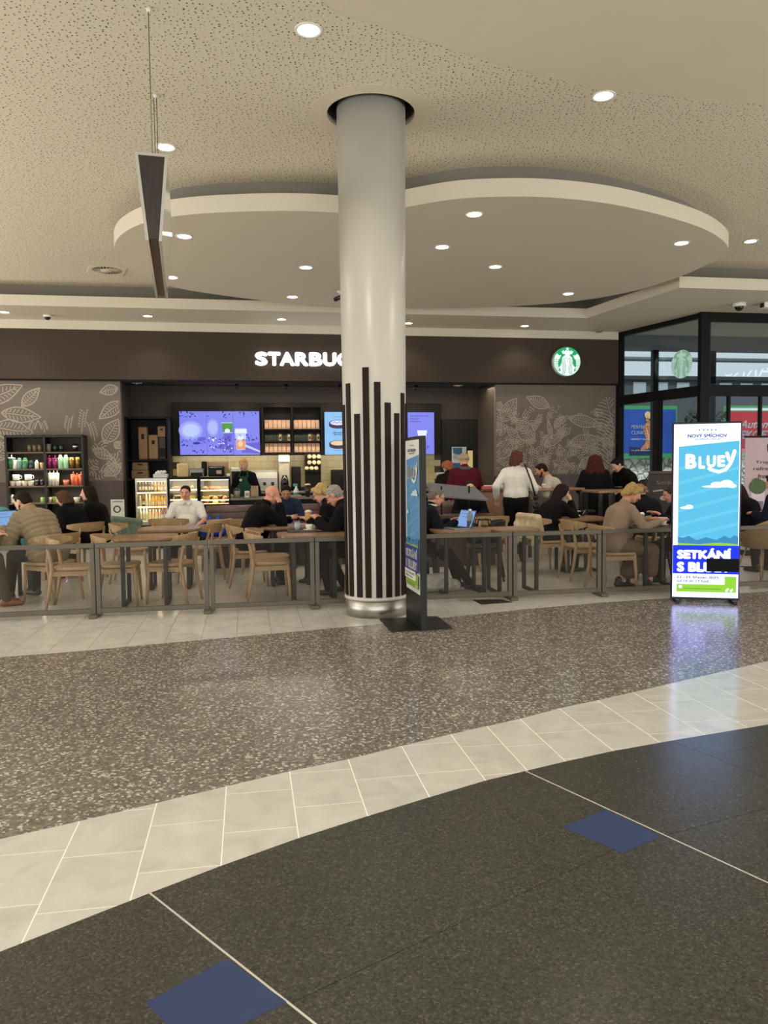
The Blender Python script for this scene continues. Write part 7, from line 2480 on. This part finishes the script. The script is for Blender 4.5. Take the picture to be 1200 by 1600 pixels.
# 19 man in black jacket
p = at_y(986, 800, 13.1); p.z = 0
person('dark haired man in a black hooded jacket over a white shirt looking down', p, 112, pose='stand', h=.98, lean=10, hunch=14, nod=26, top=('jacket', '0f0e10', 'long'), bottom=('trousers', '131315'), hair=('short', '0f0c0b'), skin='fair', collar='hood', hands=((-.2, .34, 1.08), (.18, .34, 1.08)), top_px=712)
# 20 woman in beige
l, y = on_chair('beige', .03)
person('short haired blond woman in a beige sweater and long skirt', l, y, h=.99, lean=4, hunch=13, nod=18, top=('sweater', '8f7a67', 'long'), bottom=('skirt', '6d5b4d'), hair=('layered', 'a88a58'), skin='pink', wide=1.1, belly=.03, hands=((-.12, .50, .80), (.14, .50, .80)), voxel=.0115, shoes='2a211c', feet=((-.10, .12, 0), (.12, .40, 0)), top_px=752)
# 21 woman with bun
l, y = on_chair('bun', .08)
person('woman with a light low bun in a dark jacket, back turned, near the bright poster', l, y, h=.99, lean=10, hunch=14, nod=12, top=('jacket', '15161c', 'long'), hair=('lowbun', '8a6e4c'), hands=((-.18, .4, .78), (.18, .4, .78)), top_px=765)
# 22 man half hidden by the poster
p = at_y(1079, 800, 9.5); p.z = 0
person('ruddy man at the table mostly hidden by the bright poster', p, 86, h=1.0, lean=8, hunch=12, nod=12, top=('jacket', '181a22', 'long'), hair=('short', '3a2c22'), skin='pink', hands=((-.14, .40, .82), (.12, .42, .82)), top_px=757)
# 23 woman right of the poster
p = at_y(1178, 800, 10.6); p.z = 0
person('dark haired woman in black right of the bright poster', p, 35, h=.98, lean=10, hunch=12, nod=10, top=('jacket', '121013', 'long'), hair=('long', '24150f'), hands=((-.16, .4, .78), (.16, .4, .78)), top_px=759)
# 24 navy figure at the right edge
p = at_y(1236, 800, 9.9); p.z = 0
person('person in a navy coat cut off by the right edge behind the tub chair', p, 30, h=1.0, lean=8, hunch=12, nod=10, top=('coat', '171c2c', 'long'), hair=('short', '2a1f18'), hands=((-.16, .4, .78), (.16, .4, .78)))
# 25 sitter at the left edge, only a leg in view
p = at_z(-72, 952, 0)
person('sitter at the left edge with brown shoes, only a leg in view', p, -62, h=1.0, lean=10, hunch=10, top=('coat', '3a3329', 'long'), bottom=('trousers', '4a4438'), shoes='7a4a2a', hair=('short', '2a1f18'), hands=((-.2, .4, .78), (.2, .4, .78)), feet=((-.08, .46, 0), (.12, .50, 0)))
flush()
# ================================================================== THINGS ON TABLES, CHAIRS AND FLOOR
cup_w = M('white_porcelain', 'd9d4c8', .25, var=.02)
def laptop(label, loc, rz, lid=108):
    t = thing('laptop', label, 'laptop', loc, rz)
    m = MB(); m.cbox(-.16, .16, -.11, .11, 0, .014, .004); m.build('base', M('laptop_silver', '8f8f8f', .35, .5), t)
    m = MB(); m.box(-.14, .14, -.03, .085, .0142, .0152, 0); m.build('keyboard', blackp, t)
    m = MB(); m.T = Matrix.Translation((0, .112, .012)) @ Matrix.Rotation(R(90 - lid), 4, 'X'); m.cbox(-.16, .16, 0, .007, 0, .215, .003); m.build('lid', blackp, t)
    m.T = None
    A = Art(.0006); A.rect(-.152, .152, .008, .207, 0); A.rect(-.13, .02, .165, .170, 1); A.rect(-.09, .13, .12, .125, 1); A.rect(-.152, .152, .196, .207, 2)
    o = A.build('screen', [EM('laptop_blue', '86aee6', .95), EM('laptop_line', '3d5f96', .7), EM('laptop_bar', '5b86c4', .9)], t, (0, .112, .012), (R(90 - lid), 0, 0))
    return t
def mug(label, loc, rz=0, r=.042, h=.06, saucer=True, name='coffee_cup'):
    t = thing(name, label, 'cup', loc, rz)
    z = 0
    if saucer:
        m = MB(); m.lathe([(0, 0), (.04, 0), (.07, .012), (.066, .014), (0, .006)], 20); m.build('saucer', cup_w, t); z = .008
    m = MB(); m.lathe([(0, z), (r * .6, z), (r, z + h * .6), (r * 1.02, z + h), (r * .94, z + h), (r * .55, z + .008), (0, z + .008)], 18); m.build('cup', cup_w, t)
    m = MB(); m.tube([(r * .95, 0, z + h * .82), (r * 1.5, 0, z + h * .75), (r * 1.5, 0, z + h * .4), (r * .85, 0, z + h * .3)], .005, 6); m.build('handle', cup_w, t)
    return t
def top_at(px, py, z=.742):
    return at_z(px, py, z)
# left table
laptop('open laptop with a blue screen on the table at the left edge', top_at(19, 824), R(52), 112)
t = thing('paper_sheet', 'white paper beside the laptop on the table at the left edge', 'paper', top_at(4, 831), R(20))
m = MB(); m.box(-.11, .11, -.08, .08, 0, .002, 0); m.build('sheet', M('paper_white', 'e4e1d8', .7), t)
A = MB()
for k in range(5):
    A.box(-.09, .07, -.06 + k * .025, -.055 + k * .025, .0022, .0026, 0)
A.build('printed_lines', M('card_print', '8d8778'), t)
# tray table by the column
tray_m = M('dark_tray', '3a2a24', .4)
tr = thing('serving_tray', 'dark serving tray with glass and cup left of the grey haired man', 'tray', top_at(475, 830), ANG)
m = MB(); m.cbox(-.19, .19, -.13, .13, 0, .010, .004); m.build('base', tray_m, tr)
m = MB()
for q in ((-.19, .19, -.13, -.12), (-.19, .19, .12, .13), (-.19, -.18, -.13, .13), (.18, .19, -.13, .13)):
    m.box(*q, .006, .022, 0)
m.build('rim', tray_m, tr)
mug('white espresso cup with saucer on the dark tray', top_at(483, 828.5, .753), R(20))
glass('water_glass', 'small clear water glass on the dark tray', 'glass', top_at(464.5, 828.5, .753), .034, .085, M('clear_tumbler', '9aa3a6', .1, var=.05), .05, M('water', '7d8a90', .1))
t = thing('phone', 'black phone on the table right of the dark tray', 'phone', top_at(496, 830.5), R(35))
m = MB(); m.cbox(-.038, .038, -.075, .075, 0, .009, .003); m.build('case', blackp, t)
m = MB(); m.box(-.034, .034, -.07, .07, .0092, .0098, 0); m.build('display', M('phone_glass', '101114', .05), t)
glass('iced_latte', 'tall beige iced latte before the grey haired man', 'drink', top_at(482, 820.5), .045, .16, M('latte_beige', 'b98d58', .3), None, None, M('foam_cream', 'd9c6a4'))
t = thing('magazine', 'pink and violet magazine lying between the bald man and the grey haired man', 'magazine', top_at(461, 820), R(15))
m = MB(); m.box(-.16, .16, -.1, .1, 0, .008, 0); m.build('pages', M('magazine_pink', 'b995a3', .5, var=.2, scale=18), t)
m = MB(); m.box(-.12, .02, -.06, .04, .0082, .0086, 0); m.build('cover_picture', M('magazine_violet', '6d5584', .5, var=.3, scale=25), t)
t = thing('sugar_box', 'small violet and white box on the magazine', 'box', top_at(463, 817, .752), R(10))
m = MB(); m.cbox(-.05, .05, -.03, .03, 0, .03, .004); m.build('carton', M('violet_box', '7a5f96', .5), t)
m = MB(); m.box(-.04, .04, -.0305, -.03, .008, .02, 0); m.build('front_label', cup_w, t)
q_ = at_y(453, 812, 10.4)
t = thing('menu_card', 'upright white card on the table in front of the man in navy', 'card', top_at(453, 818.4), ANG)
m = MB(); m.add([(-.055, 0, 0), (.055, 0, 0), (.055, .02, .11), (-.055, .02, .11), (-.055, .05, 0), (.055, .05, 0)], [(0, 1, 2, 3), (3, 2, 5, 4), (0, 3, 4), (1, 5, 2), (0, 4, 5, 1)], 0); m.build('card', M('card_white', 'd6d2c6'), t)
m = MB(); m.add([(-.04, -.001 + .004, .02), (.04, .003, .02), (.04, .0035 + .008, .06), (-.04, .0115, .06)], [(0, 1, 2, 3)], 0); m.build('print', M('card_print', '8d8778'), t)
# laptop table right of the totem
laptop('thin silver laptop with a bluish screen before the old man', top_at(711, 826), R(-62), 112)
t = thing('water_bottle', 'clear bottle with a grey lower half beside the silver laptop', 'bottle', top_at(734.5, 826), 0)
m = MB(); m.lathe([(0, 0), (.034, 0), (.036, .01), (.036, .12), (.036, .12), (.034, .16), (.014, .19), (.014, .2), (0, .2)], 16); m.build('body', M('bottle_greyblue', '6f7b86', .15, var=.15), t)
m = MB(); m.lathe([(.017, .2), (.017, .225), (0, .225)], 12); m.build('cap', cup_w, t)
m = MB(); m.lathe([(.0366, .015), (.0366, .09)], 16, cap=False); m.build('sleeve', M('bottle_sleeve', '3a4250', .5), t)
# table of the woman in black
t = thing('open_book', 'open book on the table before the woman in black', 'book', top_at(893, 806), R(-15))
m = MB()
for sg in (-1, 1):
    m.add([(0, -.09, .004), (sg * .06, -.09, .016), (sg * .13, -.09, .006), (sg * .13, .09, .006), (sg * .06, .09, .016), (0, .09, .004)], [((0, 1, 4, 5) if sg > 0 else (5, 4, 1, 0)), ((1, 2, 3, 4) if sg > 0 else (4, 3, 2, 1))], 0)
m.build('pages', M('paper_white', 'e4e1d8'), t)
m = MB(); m.box(-.135, .135, -.095, .095, 0, .004, 0); m.build('cover', M('book_cover', '5d4a3c', .6), t)
t = thing('pen', 'slanting grey pen holder on the table right of the open book', 'pen', top_at(909, 806), 0)
m = MB(); m.tube([(0, 0, 0), (.05, 0, .08)], .006, 8); m.build('barrel', M('pen_grey', '8f8d8a', .4), t)
m = MB(); m.lathe([(0, 0), (.028, 0), (.03, .02), (0, .022)], 12); m.build('holder', blackp, t)
# table of the woman in beige
mug('white cup with saucer nearer the woman in beige', top_at(996, 820.5), R(10), .045, .07)
mug('big white cup at the man half hidden by the bright poster', top_at(1035, 820.8), R(160), .055, .085)
t = thing('plate', 'flat white plate on the table between the two cups', 'plate', top_at(1014, 821.5), 0)
m = MB(); m.lathe([(0, 0), (.07, 0), (.11, .014), (.105, .017), (.07, .005), (0, .005)], 22); m.build('dish', cup_w, t)
m = MB(); m.tube([(-.09, -.02, .02), (.10, .02, .02)], .005, 6); m.build('knife', steel, t)
glass('salt_jar', 'small glass jar with a white top behind the cups', 'jar', top_at(1003, 817), .03, .10, M('jar_glass', '8f8a7a'), .06, M('jar_salt', 'd9d6cc', .5), cup_w)
# high tables
mug('white cup on the high table before the man in the cream shirt', at_z(851, 762.4, 1.092), 0)
t = thing('phone', 'small phone lying on the high table before the man in black', 'phone', at_z(966, 761, 1.072), R(20))
m = MB(); m.cbox(-.036, .036, -.07, .07, 0, .009, .003); m.build('case', M('phone_pale', 'b9b6b0', .4), t)
m = MB(); m.box(-.032, .032, -.066, .066, .0092, .0098, 0); m.build('display', M('phone_glass', '101114'), t)
# condiment unit
for k, (px, lab, mm_) in enumerate([(764, 'coral box of napkins on the condiment cabinet', M('coral_box', 'b9604c', .5)), (779, 'white paper cups stacked on the condiment cabinet, left stack', cup_w), (784, 'white paper cups stacked on the condiment cabinet, right stack', cup_w)]):
    p_ = S(st(px, 780, T_C2 + .15)[0], T_C2 + .15, 1.05)
    if k == 0:
        t = thing('napkin_box', lab, 'box', p_, ANG)
        m = MB(); m.cbox(-.12, .1, -.05, .07, 0, .06, .01); m.build('box', mm_, t)
        m = MB(); m.cbox(-.08, .06, -.03, .05, .06, .075, .006); m.build('napkins', M('napkin_white', 'd9d7d0'), t)
    else:
        t = thing('cup_stack', lab, 'cups', p_, ANG)
        for q in range(4):
            m = MB(); m.lathe([(0, q * .03), (.028, q * .03), (.036, q * .03 + .09), (.033, q * .03 + .09), (0, q * .03 + .01)], 14); m.build('paper_cup', mm_, t)

# ---- soft things
def cloth_heap(name, label, cat, loc, rz, pts, mat, voxel=.014, part='cloth'):
    t = thing(name, label, cat, loc, rz)
    b = Blob()
    for p, q, r1, r2 in pts:
        b.c(p, q, r1, r2)
    b.job(part, [mat], t, voxel, 3)
    return t
l, r = seat('coat')
cream_c = M('cream_wool', 'b9a888', .9, var=.12, scale=20, bump=.4)
rr2 = random.Random(5)
pts = []
for k in range(9):
    x = -.24 + .06 * k
    pts.append(((x, -.28, .76), (x + rr2.uniform(-.04, .04), -.33 - .03 * (k % 2), .74 - rr2.uniform(.20, .34)), .045, .035))
    pts.append(((x, -.26, .775), (x + rr2.uniform(-.03, .03), -.20, .60 - rr2.uniform(0, .08)), .04, .03))
pts += [((-.22, -.29, .77), (.22, -.29, .77), .05, .05), ((.1, -.34, .62), (.26, -.30, .5), .06, .04), ((-.2, -.33, .66), (.0, -.36, .5), .055, .05)]
t = cloth_heap('cream_coat', 'cream wool coat hung over the chair back of the woman in black', 'coat', l, R(r), pts, cream_c, part='wool')
l, r = seat('c5')
green_c = M('sage_cloth', '5d6b5c', .9, var=.15, scale=18, bump=.3)
pts = []
for k in range(7):
    x = -.30 + .09 * k
    pts.append(((x, -.24, .80 - .01 * k), (x + .05, -.36 - .02 * (k % 2), .46), .05, .06))
pts.append(((-.32, -.25, .82), (.28, -.26, .76), .05, .05))
g_loc = at_y(192, 800, 10.6); g_loc.z = 0
black_c = M('black_coat_cloth', '121113', .9, spec=.1)
cloth_heap('green_coat', 'sage green coat spread over a seat beside the women in black', 'coat', g_loc, R(35), [((x0_, y0_, z0_), (x1_, y1_, z1_), a_, b_) for (x0_, y0_, z0_), (x1_, y1_, z1_), a_, b_ in pts], green_c, part='cloth').scale = (.62, .8, .97)
# blue bag by the bench
b_loc = S(st(331, 800, T_BE - .42)[0] , T_BE - .42, .462)
blue_b = M('blue_plastic_bag', '1f3fae', .25, var=.35, scale=12, bump=.4)
cloth_heap('blue_bag', 'shiny blue bag on the bench right of the man in the white shirt', 'bag', b_loc, ANG, [((-.12, 0, .08), (.12, 0, .08), .085, .085), ((-.1, 0, .16), (.09, .02, .22), .07, .05), ((-.05, 0, .2), (-.04, 0, .30), .04, .02), ((.08, 0, .2), (.1, .02, .31), .035, .018)], blue_b, .012, 'sack')
# white carrier bag behind the barrier
w_loc = at_z(684, 925, 0)
white_b = M('white_carrier_plastic', 'a9a79c', .35, var=.15, scale=14, bump=.5)
rr3 = random.Random(9)
pts = [((-.20, 0, .08), (.20, .02, .07), .085, .08), ((-.12, 0, .14), (.06, .02, .16), .075, .07)]
for k in range(14):
    x = rr3.uniform(-.26, .24); pts.append(((x, rr3.uniform(-.08, .08), rr3.uniform(.05, .15)), (x + rr3.uniform(-.09, .09), rr3.uniform(-.1, .1), rr3.uniform(.10, .25) - abs(x) * .35), .035, .015))
t = cloth_heap('carrier_bag', 'crumpled white plastic carrier bag on the floor behind the barrier', 'bag', w_loc, ANG, pts, white_b, .010, 'plastic')
# paper bags under the left table
pb = at_z(62, 906, 0)
for k, (dx, w_, h_, mm_, lab) in enumerate([(0, .17, .26, kraft, 'brown paper bag on the floor under the left table'), (.20, .16, .28, M('red_paper_bag', 'a3342f', .5), 'red paper bag with white lettering on the floor under the left table')]):
    t = thing('paper_bag', lab, 'bag', pb + Vector((dx, .1 * k, 0)), R(8 - 14 * k))
    m = MB(); m.cbox(-w_ / 2, w_ / 2, -.05, .05, 0, h_, .004); m.build('bag', mm_, t)
    m = MB(); m.tube([(-.04, 0, h_ - .01), (-.03, 0, h_ + .07), (.03, 0, h_ + .07), (.04, 0, h_ - .01)], .005, 6); m.build('handle', kraft, t)
    if k:
        A = Art(.0008); A.text('Sale', -.05, .09, .05, .15, 0, .02); A.v = [(x, y, z) for x, y, z in A.v]
        A2 = Art(.0008)
        A2.stroke([(-.05, .20), (-.01, .22), (.03, .19), (.05, .21)], .02, 0); A2.stroke([(-.05, .13), (.0, .15), (.05, .12)], .018, 0)
        A2.build('white_print', [cup_w], t, (0, -.051, 0))
# black handbag on the empty black chair
l, r = seat('dk')
bag_m = M('black_leather_bag', '141216', .35, var=.1, spec=.3)
t = thing('handbag', 'black handbag with two handles on the empty black chair', 'bag', l + Vector((0, 0, .452)), R(10))
b = Blob(); b.c((-.15, 0, .08), (.15, 0, .08), .075, .075); b.c((-.13, 0, .18), (.13, 0, .18), .05, .05); b.job('body', [bag_m], t, .012, 3)
for y in (-.045, .045):
    m = MB(); m.tube([(-.11, y, .2), (-.08, y * 1.4, .32), (.08, y * 1.4, .32), (.11, y, .2)], .009, 6); m.build('handle', bag_m, t)
# shoulder bag of the standing woman
wl_ = at_y(806, 800, 11.6); wl_.z = 0
t = thing('shoulder_bag', 'black shoulder bag on a long strap at the side of the standing woman', 'bag', wl_, R(-14))
b = Blob(); b.c((.30, -.05, .84), (.30, .17, .84), .05, .05); b.c((.30, -.05, .97), (.30, .16, .97), .042, .042); b.job('body', [bag_m], t, .012, 3)
m = MB(); m.tube([(.29, -.06, 1.0), (.235, -.13, 1.22), (.16, -.115, 1.42), (.13, -.02, 1.475), (.15, .08, 1.40), (.26, .15, 1.2), (.30, .16, 1.0)], .012, 6); m.build('strap', bag_m, t)
# dark rucksack on the floor side of the man in black
rl = at_y(1012, 800, 12.6); rl.z = .74
t = thing('rucksack', 'black rucksack on the stool beside the man in the hooded jacket', 'bag', rl, R(10))
b = Blob(); b.c((-.1, 0, .14), (.1, 0, .14), .13, .13); b.c((-.08, 0, .36), (.08, 0, .36), .11, .11); b.job('body', [bag_m], t, .014, 3)
m = MB(); m.tube([(-.05, -.12, .42), (-.08, -.15, .25), (-.06, -.12, .08)], .015, 6); m.build('strap', bag_m, t)
m = MB(); m.tube([(-.04, 0, .46), (0, 0, .51), (.04, 0, .46)], .01, 6); m.build('top_loop', bag_m, t)
stool(1012, 800, 12.6, 'black bar stool under the rucksack beside the man in the hooded jacket')

# ---- notice stands on the right
# leaning dark board with chalk lettering
yb = 11.9
p0 = at_y(1036, 790, yb); p0.z = 0
zt3 = at_y(1036, 738, yb).z
t = thing('pavement_sign', 'dark leaning notice board with chalk lettering left of the bright poster', 'sign', p0, R(-18))
bw = .62
m = MB()
hgt = zt3
m.add([(-bw / 2 - .14, -.16, 0), (bw / 2 - .14, -.16, 0), (bw / 2 + .06, .0, hgt), (-bw / 2 + .10, .0, hgt), (-bw / 2 - .14, -.13, 0), (bw / 2 - .14, -.13, 0), (bw / 2 + .06, .03, hgt), (-bw / 2 + .10, .03, hgt)], [(0, 1, 2, 3), (7, 6, 5, 4), (0, 4, 5, 1), (1, 5, 6, 2), (2, 6, 7, 3), (3, 7, 4, 0)], 0)
m.build('board', M('chalkboard_brown', '2b2320', .6, var=.2), t)
def onb(x, f): return (x, -.16 * (1 - f) - .004, hgt * f)
A = Art(.0006)
A.text('Snídaně', -.10, hgt * .86, .26, hgt * .91, 0, .01)
A.ell(.0, hgt * .70, .05, .035, 0, 16); A.stroke([(-.15, hgt * .78), (.05, hgt * .80)], .02, 0); A.stroke([(.08, hgt * .74), (.16, hgt * .73)], .03, 0)
o = A.build('chalk_lettering', [M('chalk_white', 'a8a39a', .8)], t, (0, -.165, 0)); 
for v in o.data.vertices:
    v.co.y += .16 * v.co.z / hgt
m = MB(); m.bar((-.1, .03, hgt * .9), (-.2, .5, 0.01), .04, .02); m.bar((.2, .03, hgt * .9), (.12, .5, 0.01), .04, .02); m.build('rear_leg', M('chalkboard_brown', '2b2320'), t)
m = MB(); m.bar((-bw / 2 + .09, -.012, hgt), (bw / 2 + .07, -.012, hgt), .03, .04); m.build('top_rail', wood('rail_brown', '3b2417', '4a2f1f'), t)
# pinkish roll-up poster
yb = 12.1
q0, q1 = at_y(1164, 684, yb), at_y(1164, 792, yb)
t = thing('rollup_banner', 'mauve roll-up banner with drinks on it at the right edge', 'banner', Vector((q0.x + .42, yb + .05, 0)), R(8))
bh, bw = q0.z, .84
m = MB(); m.box(-bw / 2, bw / 2, 0, .006, .08, bh, 0); m.build('panel', M('banner_mauve', 'b79fa6', .6, var=.03), t)
m = MB(); m.cbox(-bw / 2 - .02, bw / 2 + .02, -.1, .1, 0, .08, .01); m.build('base', blackp, t)
m = MB(); m.cbox(-bw / 2 - .01, bw / 2 + .01, -.012, .018, bh, bh + .03, .003); m.build('top_rail', blackp, t)
A = Art(.0008)
A.stroke([(-.03, bh - .22), (-.04, bh - .12), (.0, bh - .08), (.04, bh - .12), (.03, bh - .22)], .03, 0); A.ell(0, bh - .13, .025, .03, 1, 12)
A.text('Tropical', -.24, bh - .42, .14, bh - .36, 2, .01); A.text('refreshing', -.28, bh - .53, .26, bh - .46, 2, .01); A.text('freshness', -.2, bh - .64, .22, bh - .57, 2, .01)
A.poly([(-.30, .62), (-.10, .62), (-.08, 1.0), (-.32, 1.0)], 3); A.ell(-.2, 1.08, .15, .12, 4, 14); A.ell(-.22, 1.14, .09, .08, 4, 10); A.poly([(-.28, .66), (-.12, .66), (-.10, .85), (-.30, .85)], 5)
A.poly([(.08, .40), (.36, .40), (.40, .98), (.04, .98)], 6); A.poly([(.10, .42), (.34, .42), (.36, .70), (.08, .70)], 7); A.ell(.22, .98, .18, .06, 3, 14)
A.rect(-.34, -.06, .52, .54, 2); A.rect(.04, .36, .30, .32, 2)
A.build('print', [M('banner_dark', '2f2a2b', .6), M('banner_mauve', 'b79fa6'), M('banner_text', '5b4a55', .6), M('banner_glass', 'd0c0cd', .6), M('banner_leaf', '3f5a2c', .6, var=.3, scale=30), M('banner_plum', '7d6a86', .6), M('banner_orange', 'c08552', .6), M('banner_amber', '8a4d24', .6)], t, (0, -.001, 0))

# lit shop name on the far side of the hall; the entrance glass mirrors its tail end
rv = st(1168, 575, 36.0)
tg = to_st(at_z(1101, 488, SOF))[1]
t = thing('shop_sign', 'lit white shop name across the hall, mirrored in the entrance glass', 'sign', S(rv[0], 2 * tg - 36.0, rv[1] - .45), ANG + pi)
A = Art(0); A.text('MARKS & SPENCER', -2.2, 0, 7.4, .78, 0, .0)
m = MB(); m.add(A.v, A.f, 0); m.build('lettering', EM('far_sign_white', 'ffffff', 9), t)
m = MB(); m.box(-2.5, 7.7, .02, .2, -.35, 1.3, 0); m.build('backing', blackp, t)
flush()
